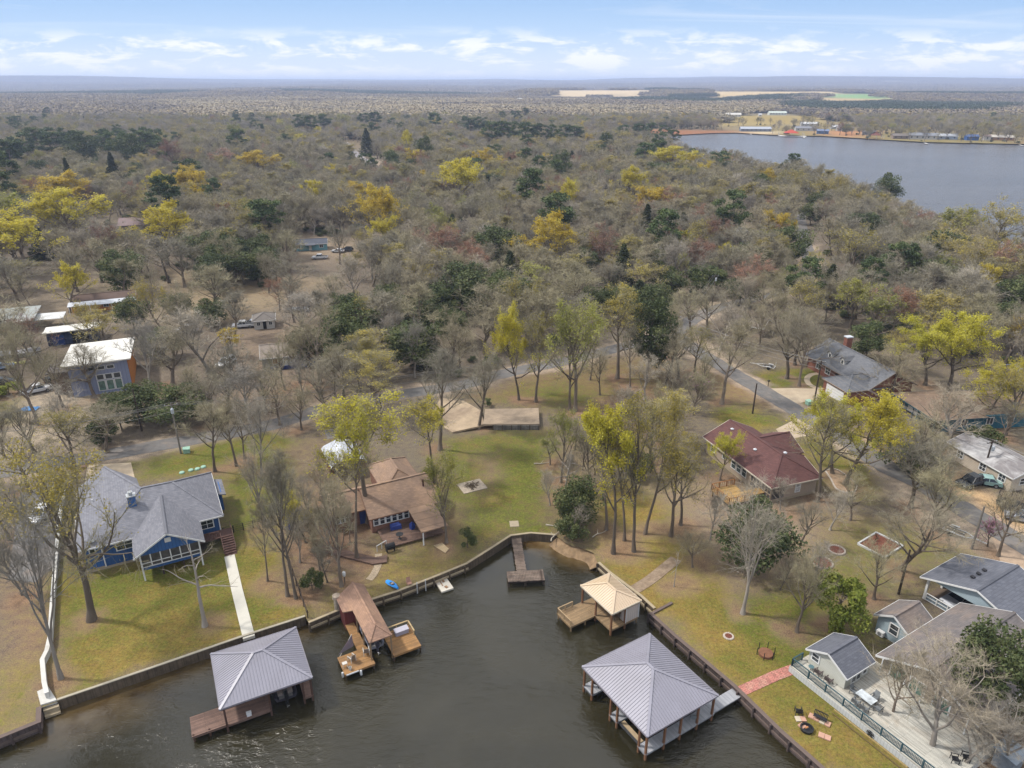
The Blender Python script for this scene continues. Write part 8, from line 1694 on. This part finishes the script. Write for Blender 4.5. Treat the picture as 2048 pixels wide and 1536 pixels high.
    for k, px in enumerate(((364, 946), (382, 941), (395, 938.5), (407, 934.5))): mb = MB(); mb.lathe([(.42, -.02), (.42, .1), (.34, .2), (.03, .24)], 16); o = mb.build('septic_lid', grn); o.location = P(*px); tag(o, 'pale green domed septic lid behind the blue house, %s from left in the row' % ('first', 'second', 'third', 'fourth')[k], 'lid')
    for px, lb in (((374, 905), 'pale green utility box beside the silver grey pole'), ((1617, 809), 'pale green utility box beside the red brick house pole')):
        t = thing('utility_box', lb, 'utility box', P(*px), 20); mb = MB(); mb.box(-.5, .5, -.45, .45, 0, .75); mb.build('cabinet', grn, t, bevel=.05); mb = MB(); mb.slab([(-.55, -.5, .78), (.55, -.5, .78), (.55, .5, .86), (-.55, .5, .86)], .08); mb.build('lid', grn, t)
    # trailers
    def trailer(lab, loc, rot):
        t = thing('boat_trailer', lab, 'trailer', loc, rot); mb = MB(); [mb.bar((-1.6, s * .75, .5), (1.2, s * .7, .5), .1) for s in (-1, 1)]; mb.bar((1.2, .7, .5), (2.2, 0, .5), .1); mb.bar((1.2, -.7, .5), (2.2, 0, .5), .1); mb.bar((2.1, 0, .5), (3.6, 0, .42), .11); [mb.bar((x, -.75, .48), (x, .75, .48), .08) for x in (-1.5, -.4, .8)]; mb.build('frame', wht, t)
        for s in (-1, 1):
            mb = MB(); mb.tube([(-.5, s * .85, .32), (-.5, s * 1.05, .32)], .32, 12); mb.build('wheel', CM['tyre'], t); mb = MB(); mb.slab([(-1.0, s * .95 - .15, .72), (0, s * .95 - .15, .72), (0, s * .95 + .15, .72), (-1.0, s * .95 + .15, .72)], .06); mb.build('mudguard', wht, t); mb = MB(); mb.bar((-1.2, s * .35, .62), (1.0, s * .3, .62), .1); mb.build('bunk', mat('carpeted_bunk', hx('#5c5c60'), .9), t)
        mb = MB(); mb.bar((-1.55, -.6, .5), (-1.55, -.6, 1.5), .06); mb.build('guide_post', wht, t)
        return t
    trailer('white boat trailer parked on the lawn of the red brick house', P(1534, 736), 146); trailer('white boat trailer on the grass beside the gravel drive', P(1912, 1069), -48)
    # wooden platform, trampoline, tank, mailbox
    h = House('deck', 'orange wooden platform with railing before the maroon roofed house', 'deck', (37.4, 87.6), 20); h.mb('floor').box(-7.0, -3.0, .6, 4.9, 1.0, 1.12); h.mb('walkway').box(-3.0, -.1, 1.6, 3.0, .95, 1.08); h.rail([(-3.05, 4.85, 1.12), (-6.95, 4.85, 1.12), (-6.95, .65, 1.12), (-3.05, .65, 1.12)], .95, 'railing', .11, 1.2, .35, .04)
    for x in (-6.8, -3.2):
        for y in (.8, 4.7): h.mb('post:%s%s' % (x, y)).box(x - .08, x + .08, y - .08, y + .08, -.1, 1.0)
    ow = mat('orange_cedar_boards', hx('#bf9c62'), .85, .2, 1.5, pattern='boards', pp=(.14, 4, 0)); h.done({'floor': ow, 'walkway': ow, 'railing': mat('brown_cedar_rail', hx('#a06f42'), .85), 'post': ow})
    t = thing('trampoline', 'round black trampoline with net behind the gravel drive', 'trampoline', P(2020, 1020)); mb = MB(); mb.lathe([(1.9, .85), (1.9, .92), (1.6, .9), (.02, .86)], 24); mb.build('mat', blk, t)
    for k in range(6): a = 2 * math.pi * k / 6; mb = MB(); mb.tube([(1.85 * math.cos(a), 1.85 * math.sin(a), 0), (1.85 * math.cos(a), 1.85 * math.sin(a), 2.5)], .04, 6); mb.build('pole', blk, t)
    mb = MB(); [mb.bar((1.85 * math.cos(2 * math.pi * k / 36), 1.85 * math.sin(2 * math.pi * k / 36), .9), (1.85 * math.cos(2 * math.pi * (k + 3) / 36), 1.85 * math.sin(2 * math.pi * (k + 3) / 36), 2.4), .02) for k in range(36)]; [mb.bar((1.85 * math.cos(2 * math.pi * (k + 3) / 36), 1.85 * math.sin(2 * math.pi * (k + 3) / 36), .9), (1.85 * math.cos(2 * math.pi * k / 36), 1.85 * math.sin(2 * math.pi * k / 36), 2.4), .02) for k in range(36)]; mb.build('net', blk, t)
    mb = MB(); mb.lathe([(1.2, 0), (1.25, 1.2), (1.0, 1.8), (.4, 2.1), (.05, 2.15)], 18); o = mb.build('water_tank', mat('matt_black_tank', (.012, .012, .015), .6)); o.location = P(1874, 858); tag(o, 'black domed tank at the porch corner of the teal bungalow', 'tank')
    t = thing('mailbox', 'dark mailbox on a post at the lane by the boat trailer lawn', 'mailbox', P(1536, 773)); mb = MB(); mb.box(-.05, .05, -.05, .05, 0, 1.1); mb.build('post', dkw, t); mb = MB(); mb.box(-.25, .25, -.12, .12, 1.1, 1.35); mb.build('box', blk, t, bevel=.04)
    h = House('shed', 'grey blue metal shed roof at the very bottom right among pale shrubs', 'shed', P(2012, 1530), 31); h.mb('wall').box(-1.0, 1.0, -.8, .8, 0, 1.7); h.mb('roof').slab([(-1.2, -1.0, 1.75), (1.2, -1.0, 1.75), (1.2, 1.0, 2.05), (-1.2, 1.0, 2.05)], .08); h.done({'wall': mat('metal_shed_wall', hx('#8a939c')), 'roof': mat('metal_shed_roof', hx('#a3b0bd'), .5)})
    rg2 = random.Random(12); drift = mat('bleached_driftwood', hx('#c9bfae'), .9, .15)
    for px, rot, lb in (((1185, 1075), 40, 'bleached branch lying on the natural bank'), ((1102, 1083), 75, 'pale driftwood plank stuck in the natural bank'), ((1092, 1050), -20, 'crooked fallen stick on the grass above the natural bank'), ((1068, 928), 15, 'white scrap boards on the green lawn near fallen twigs')):
        mb = MB(); pts = [(0, 0, .08)]; 
        for k in range(5): pts.append((pts[-1][0] + .5, pts[-1][1] + rg2.uniform(-.25, .25), .08 + rg2.uniform(0, .15)))
        mb.tube(pts, [.09 - .012 * k for k in range(6)], 6); mb.tube([pts[2], (pts[2][0] + .6, pts[2][1] + .5, .4)], [.05, .02], 5); o = mb.build('driftwood', drift); o.location = P(*px); o.rotation_euler.z = math.radians(rot); tag(o, lb, 'driftwood')
# ------------------------------------------------------------ far shore and horizon
FAR_HOUSES = [ # x, base y, width px, depth m, height m, wall, roof, label
 (1512, 263, 60, 10, 3.2, '#8d93a0', '#b9bfc9', 'long grey blue house with pale roof at the left end of the far shore'), (1690, 262, 30, 9, 3.4, '#d9d6d0', '#a8a9ae', 'white house behind trees on the far shore, beside the red boathouse'), (1612, 262, 40, 9, 3.4, '#cfcac4', '#8f9097', 'grey roofed house on the far shore directly behind the red boathouse'),
 (1645, 268, 22, 8, 3.6, '#5f7fae', '#7f8fb0', 'blue cabin on the far shore right of the red boathouse'), (1620, 252, 34, 9, 3.2, '#d5d4d2', '#dcdcdc', 'white roofed house second row of the far shore'), (1680, 258, 30, 10, 2.6, '#a9a9a8', '#c9cbcd', 'low pale metal shed by the bare red bank on the far shore'),
 (1795, 256, 24, 8, 3.6, '#79bcd2', '#cfd9de', 'bright turquoise cabin in the second row of the far shore'), (1812, 256, 14, 8, 3.2, '#5f8fae', '#6d7f95', 'small dark blue cabin next to the bright turquoise one'), (1858, 253, 40, 9, 3.0, '#d5d6d8', '#dfe1e3', 'white long house behind the right part of the far shore'), (1905, 257, 18, 8, 3.0, '#6f8fb5', '#9aa5b5', 'little blue cabin behind the right part of the far shore'),
 (1845, 279, 50, 11, 4.2, '#c6c1ba', '#8d9098', 'big grey two storey house with deck at the far waterline'), (1895, 279, 36, 10, 3.4, '#b3bccb', '#c5c9d0', 'pale blue grey house at the far waterline'), (1945, 281, 22, 8, 4.0, '#3f66a5', '#4f6fa8', 'deep blue house at the far waterline'), (2002, 281, 44, 9, 3.4, '#b08a66', '#d0c8bc', 'tan house with pale roof at the right end of the far waterline'), (1974, 281, 12, 6, 4.4, '#d8d2c8', '#a08a80', 'narrow white gabled house at the far waterline'), (1802, 278, 30, 9, 3.4, '#9a8878', '#7f766e', 'brown house among bare trees at the far waterline'), (1738, 270, 24, 8, 3.2, '#aaa6a2', '#7f7c80', 'grey cabin behind the brown boathouse'),
 (1466, 234, 30, 14, 4.0, '#e2ddd0', '#d5d1c8', 'cream barn on the dry field, left one'), (1556, 230, 34, 14, 4.0, '#dfe3d8', '#cfd8cc', 'pale green roofed barn on the dry field, right one'), (1520, 233, 6, 7, 3.5, '#e8e6e0', '#d0d0d0', 'tiny white shed on the dry field between the barns'),
 (1745, 190, 26, 40, 10, '#e3e3e3', '#dfe3ea', 'white farm building beyond the green field'), (1812, 191, 26, 40, 10, '#dcdcdc', '#e8e8ea', 'white farmhouse at the right end of the green field'), (1790, 192, 14, 30, 8, '#cfcfcf', '#dadada', 'long pale farm shed below the green field farmhouse'), (478, 247, 24, 12, 4.5, '#e5e6e8', '#cfd6e0', 'white roofed house in the pale woods left of centre'), (1448, 180, 16, 30, 12, '#e2e2e2', '#dadde2', 'white farm building among trees on the far ridge'), (1035, 320, 5, 6, 8, '#e6e6e6', '#d0d0d0', 'tiny white house gable deep in the grey woods'), (1040, 205, 10, 20, 9, '#dedede', '#d5d8dc', 'pale house roof in the far woods right of centre')]
def build_far():
    rng = np.random.default_rng(21)
    wm = mat('far_window', (.05, .055, .06), .3); cache = {}
    def cm(h): return cache.setdefault(h, mat('far_paint_' + h[1:], hx(h), .7, .06, .3))
    blds = []
    for x, y, wpx, dep, hh, wc, rc, lab in FAR_HOUSES:
        p = P(x, y); t_ = (CAM_H - p[2]) / (SP + (y - 768) / FPX * CP); w = wpx * t_ / FPX; z = float(terr(p[0], p[1]))
        nm = 'barn' if 'barn' in lab else ('shed' if 'shed' in lab else 'house'); h = House(nm, lab, nm, (p[0], p[1], z), math.degrees(-math.atan2(p[0], p[1])) * .55 + rng.uniform(-9, 9)); blds.append((p[0], p[1], max(w, 14)))
        h.mb('wall').box(-w / 2, w / 2, 0, dep, -1, hh); h.gable(-w / 2, w / 2, 0, dep, hh, hh + min(dep * .22, 2.6), 'x', .5, trim=None); h.done({'wall': cm(wc), 'roof': cm(rc)})
        n = max(1, int(w / 5))
        for k in range(n): mb = MB(); xx = -w / 2 + w * (k + .5) / n; mb.box(xx - .7, xx + .7, -.05, 0, hh * .35, hh * .75); mb.build('window', wm, h.r)
    # boathouses and piers on the far shore
    red = cm('#c8503c'); wht = cm('#e2e0dc'); brn = cm('#7d4a3c')
    for (x, y, w, d, roof, lab) in ((1583, 274, 26, 14, red, 'open boathouse with bright red hip roof on the far shore'), (1752, 279, 15, 10, brn, 'brown boathouse with side deck on the far shore')):
        p = P(x, y, -1); h = House('boathouse', lab, 'boathouse', (p[0], p[1], 0), -14); h.hip(-w / 2 * .55, w / 2 * .55, 0, d, 3.2, 6.6, 'x', .6, trim=None); h.mb('deck').box(-w * .5, w * .62, -1, d, -.5, -.2)
        for i, (a, b) in enumerate([(-.5, 0), (0, 0), (.5, 0), (-.5, 1), (.5, 1)]): h.mb('post:%d' % i).box(a * w - .2, a * w + .2, b * d - .2 + .3, b * d + .2, -2, 3.2)
        h.done({'roof': roof, 'deck': wht if roof is red else brn, 'post': wht}); blds.append((p[0], p[1], 18))
    for x, y, L, lab in ((1608, 275, 16, 'white pier right of the red boathouse on the far shore'), (1850, 287, 14, 'short white pier at the big grey house on the far shore'), (1502, 269, 8, 'little grey pier at the left end of the far shore'), (2040, 291, 9, 'pale pier at the right edge of the far shore')):
        p = P(x, y, -1); mb = MB(); mb.box(-1, 1, -L, 2, -.6, -.35); [mb.box(s * .8 - .1, s * .8 + .1, -L + .3 + q * (L - 1), -L + .5 + q * (L - 1), -2.2, -.6) for s in (-1, 1) for q in (0, .5, 1)]; o = mb.build('pier', cm('#c9c6bf')); o.location = (p[0], p[1], 0); o.rotation_euler.z = -.35; tag(o, lab, 'pier')
    # far woodland: patches of canopy
    tw = [(0.0, (.82, .82, .84)), (.4, (1.0, .98, .96)), (.75, (1.08, 1.03, .94)), (1.0, (1.16, 1.12, 1.06))]
    m, t, b, vec = base_mat('far_canopy'); n1 = t.noise(vec, .075, 2, .5); n2 = t.noise(vec, .9, 2, .6); oi = t.new('ShaderNodeObjectInfo')
    c = t.ramp(n1, [(.20, hx('#46513a')), (.29, hx('#80766a')), (.46, hx('#90867b')), (.56, hx('#a1967f')), (.64, hx('#ada072')), (.74, hx('#927e6e'))]); c = t.mix(1.0, c, t.ramp(n2, [(.3, (.85, .84, .84)), (.7, (1.14, 1.13, 1.12))]), 'MULTIPLY'); c = t.mix(1.0, c, t.ramp(oi.outputs['Random'], [(0, (.82, .82, .84)), (.5, (1, .98, .95)), (1, (1.18, 1.14, 1.02))]), 'MULTIPLY')
    t.link(c, b.inputs['Base Color']); b.inputs['Roughness'].default_value = .95; b.inputs['Specular IOR Level'].default_value = .05
    pm = leaf_mat('far_pine_canopy', hx('#2f3f2b'), hx('#3f5033'), hx('#53603b'), 0, .08)
    m_pale = leaf_mat('pale_budding_canopy', hx('#9a8e78'), hx('#aca084'), hx('#bdb188'), 0, .07)
    def patch(seed, size, n, hmin, hmax, wid, tris, mm):
        r = np.random.default_rng(seed); C = r.uniform(-size / 2, size / 2, (n, 2)); H = r.uniform(hmin, hmax, n); W = H * r.uniform(*wid, n)
        i = np.repeat(np.arange(n), tris); N = len(i); u = nrm(r.normal(size=(N, 3))); u[:, 2] = np.abs(u[:, 2]); rad = r.uniform(.75, 1.02, (N, 1))
        pc = np.column_stack([C[i] + u[:, :2] * rad * (W[i] / 2)[:, None], H[i] * .35 + u[:, 2] * rad[:, 0] * H[i] * .62]); S = W[i] * r.uniform(.15, .28, N)
        nr = nrm(u + r.normal(size=(N, 3)) * .28 + np.array([0, 0, .35])); a_ = nrm(np.cross(nr, r.normal(size=(N, 3)))); b_ = np.cross(nr, a_)
        V = np.stack([pc - a_ * S[:, None] * .6 - b_ * S[:, None] * .4, pc + a_ * S[:, None] * .6 - b_ * S[:, None] * .4, pc + b_ * S[:, None] * .7], 1)
        return mesh_np('canopy_patch', V.reshape(-1, 3), np.arange(3 * N).reshape(N, 3), mm)
    pa = [patch(50 + k, 90, 235, 9, 14, (.7, 1.05), 54, m) for k in range(5)] + [patch(60 + k, 150, 330, 10, 19, (.8, 1.2), 24, m) for k in range(4)] + [patch(70 + k, 90, 330, 13, 17, (.35, .5), 26, pm) for k in range(3)] + [patch(80 + k, 90, 235, 9, 14, (.7, 1.05), 54, m_pale) for k in range(3)]
    pos, pick = [], []
    pine = [P2(*q) for q in [(1585, 211), (1800, 212), (2025, 213), (2000, 226), (1850, 231), (1700, 230), (1640, 227), (1590, 219)]]
    bands = [pine] + [[P2(*q) for q in pl] for pl in ([(1240, 199), (1580, 201), (1590, 209), (1400, 211), (1240, 206)], [(0, 190), (250, 188), (420, 193), (300, 197), (0, 197)], [(560, 190), (900, 189), (1000, 193), (800, 196), (560, 195)], [(1150, 190), (1390, 189.5), (1400, 193), (1160, 194)], [(1800, 196), (2200, 197), (2300, 202), (1830, 200)])]
    palez = [[P2(*q) for q in pl] for pl in ([(330, 206), (700, 203), (1150, 205), (1560, 213), (1560, 240), (1200, 262), (560, 262), (300, 232)],)]
    def ok(x, y):
        if any(inpoly(np.array([x]), np.array([y]), f)[0] for f in FIELDS): return False
        if any(dist_path(np.array([x]), np.array([y]), f, True)[0] < 22 for f in FIELDS[:2]): return False
        if inpoly(np.array([x]), np.array([y]), LAKE)[0] or dist_path(np.array([x]), np.array([y]), LAKE, True)[0] < 70: return False
        return True
    y = 1195.0
    while y < 16000:
        s = 62 if y < 4200 else (118 if y < 8000 else 170); half = y * .79 + 60; x = -half + rng.uniform(0, s)
        while x < half:
            xx, yy = x + rng.uniform(-.4, .4) * s, y + rng.uniform(-.4, .4) * s
            op = vnoise(np.array([xx]), np.array([yy]), 420, 15)[0] if yy > 2000 else 1
            if ok(xx, yy) and op > .16 and all(math.hypot(xx - a, yy - b_) > w * .5 + 52 for a, b_, w in blds):
                X_, Y_ = np.array([xx]), np.array([yy]); pi_ = any(inpoly(X_, Y_, q)[0] for q in bands); pl_ = inpoly(X_ + 120 * (vnoise(X_, Y_, 300, 31) - .5), Y_, palez[0])[0] and vnoise(X_, Y_, 260, 33)[0] > .28
                pos.append((xx, yy, float(terr(xx, yy)) - .5)); pick.append(9 + rng.integers(0, 3) if pi_ else (12 + rng.integers(0, 3) if pl_ else (rng.integers(0, 5) if y < 4200 else 5 + rng.integers(0, 4))))
            x += s
        y += s * .95
    pos = np.array(pos); pick = np.array(pick); n = len(pos); sc = np.ones((n, 3)); sc[pos[:, 1] > 8000] = (1.5, 1.5, 1.3)
    fp = (pick >= 9) & (pick < 12)
    for sel, nm, lab in ((~fp, 'far_woodland', 'hazy grey brown woodland stretching to the horizon'), (fp, 'pine_plantation', 'dark green pine plantation bands beyond the far shore')):
        o = instancer(nm, pa, pos[sel], pick[sel], rng.integers(0, 4, sel.sum()) * math.pi / 2, sc[sel]); tag(o, lab, kind='stuff')
    print('PATCHES', n)
# ------------------------------------------------------------ light, air, camera
def build_light():
    w = bpy.data.worlds.new('World'); SC.world = w; w.use_nodes = True
    t = NT(w.node_tree); t.n.clear()
    out = t.new('ShaderNodeOutputWorld'); bg = t.new('ShaderNodeBackground')
    sky = t.new('ShaderNodeTexSky', sky_type='NISHITA'); sky.sun_disc = False
    SUN_EL, SUN_AZ = math.radians(52), math.radians(-80)      # azimuth from +Y towards +X
    sky.sun_elevation = SUN_EL; sky.sun_rotation = SUN_AZ
    sky.air_density = 1.0; sky.dust_density = SKY_DUST; sky.ozone_density = 2.0; sky.altitude = 100
    tc = t.new('ShaderNodeTexCoord'); sp = t.new('ShaderNodeSeparateXYZ'); t.link(tc.outputs['Generated'], sp.inputs[0])
    yy = t.math('MAXIMUM', t.math('ABSOLUTE', sp.outputs[1]), .08)
    az = t.math('DIVIDE', sp.outputs[0], yy); el = t.math('DIVIDE', sp.outputs[2], yy)
    cb = t.new('ShaderNodeCombineXYZ'); t.link(t.math('MULTIPLY', az, 7.5), cb.inputs[0]); t.link(t.math('MULTIPLY', el, 30.0), cb.inputs[1]); cb.inputs[2].default_value = 3.7
    n1 = t.noise(cb.outputs[0], 1.9, 7, .6, .3)
    band = t.ramp(el, [(.004, .25), (.016, 1.0), (.045, 1.0), (.066, 0.0)])
    cum = t.math('MULTIPLY', t.ramp(n1, [(.475, 0.0), (.59, .92)]), band)
    cb2 = t.new('ShaderNodeCombineXYZ'); t.link(t.math('ADD', t.math('MULTIPLY', az, 1.6), t.math('MULTIPLY', el, 6.0)), cb2.inputs[0]); t.link(t.math('MULTIPLY', el, 34.0), cb2.inputs[1]); cb2.inputs[2].default_value = 9.1
    n2 = t.noise(cb2.outputs[0], 1.3, 5, .6, .6)
    cir = t.math('MULTIPLY', t.ramp(n2, [(.54, 0.0), (.78, .42)]), t.ramp(el, [(.04, .2), (.075, 1.0), (.5, .6), (.9, .3)]))
    msk = t.math('MAXIMUM', cum, cir)
    deck = t.math('MULTIPLY', t.ramp(sp.outputs[2], [(.12, 0.0), (.35, 1.0)]), t.ramp(t.noise(tc.outputs['Generated'], 2.2, 4, .6, .4), [(.3, .55), (.65, 1.0)]))  # deck: unseen white cloud cover overhead, added for soft fill light
    hz = t.ramp(el, [(0.0, .95), (.13, .85), (.35, 0.0)])
    grad = t.ramp(el, [(0.0, tuple(q / 10 for q in SKY_HAZE)), (.025, tuple(q / 10 for q in SKY_MID)), (.06, tuple(q / 10 for q in SKY_UP)), (.13, tuple(q / 10 for q in SKY_TINT))])
    grad = t.mix(1.0, grad, (10, 10, 10), 'MULTIPLY')
    c = t.mix(hz, sky.outputs[0], grad)
    c = t.mix(msk, c, SKY_CLOUD)
    c = t.mix(deck, c, SKY_FILL)
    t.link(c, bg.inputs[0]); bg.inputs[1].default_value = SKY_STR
    t.link(bg.outputs[0], out.inputs[0])
    l = bpy.data.lights.new('sun', 'SUN'); l.energy = SUN_STR; l.angle = math.radians(SUN_ANGLE); l.color = (1.0, .95, .88)
    o = bpy.data.objects.new('sun', l); COL.objects.link(o)
    d = Vector((math.sin(SUN_AZ) * math.cos(SUN_EL), math.cos(SUN_AZ) * math.cos(SUN_EL), math.sin(SUN_EL)))
    o.rotation_euler = d.to_track_quat('Z', 'Y').to_euler(); o.location = (-60, 60, 90)
    # air
    m = bpy.data.materials.new('haze_air'); m.use_nodes = True; t = NT(m.node_tree); t.n.clear()
    om = t.new('ShaderNodeOutputMaterial'); pv = t.new('ShaderNodeVolumePrincipled')
    pv.inputs['Color'].default_value = (.58, .69, .96, 1); pv.inputs['Density'].default_value = HAZE; pv.inputs['Anisotropy'].default_value = 0.1
    t.link(pv.outputs[0], om.inputs['Volume'])
    mb = MB(); mb.box(-45000, 45000, -45000, 45000, -5, HAZE_TOP)
    h = mb.build('haze', m); tag(h, kind='stuff')
    cd = bpy.data.cameras.new('camera'); co = bpy.data.objects.new('camera', cd); COL.objects.link(co)
    cd.sensor_width = 36; cd.sensor_fit = 'HORIZONTAL'; cd.lens = 36 * FPX / 2048; cd.clip_start = .5; cd.clip_end = 120000
    co.location = (0, 0, CAM_H); co.rotation_euler = (math.radians(90) - PITCH, 0, 0); SC.camera = co
    vs = SC.view_settings; vs.view_transform = 'Standard'; vs.look = 'None'; vs.exposure = EXPOSURE; vs.gamma = 1; vs.use_curve_mapping = False
    cy = SC.cycles; cy.max_bounces = 5; cy.diffuse_bounces = 2; cy.glossy_bounces = 2; cy.transmission_bounces = 3; cy.volume_bounces = 0; cy.transparent_max_bounces = 4
    cy.use_denoising = DENOISE; cy.sample_clamp_direct = 6; cy.sample_clamp_indirect = 4; cy.caustics_reflective = False; cy.caustics_refractive = False
    try: cy.denoiser = 'OPENIMAGEDENOISE'
    except Exception: pass
SKY_DUST = 0.6; SKY_HAZE = (7.2, 7.7, 8.2); SKY_MID = (5.6, 6.5, 7.9); SKY_UP = (3.8, 5.3, 7.5); SKY_TINT = (1.9, 3.6, 6.6); SKY_CLOUD = (8.0, 8.1, 8.3); SKY_FILL = (11.8, 12, 12.5); SKY_STR = .1
SUN_STR = 3.3; SUN_ANGLE = 5; HAZE = 1.35e-4; HAZE_TOP = 130; EXPOSURE = 0.46; DENOISE = True
for fn in ('build_setting', 'build_walls', 'build_houses', 'build_docks', 'build_things', 'build_trees', 'build_far', 'build_light'):
    if fn in globals(): globals()[fn]()
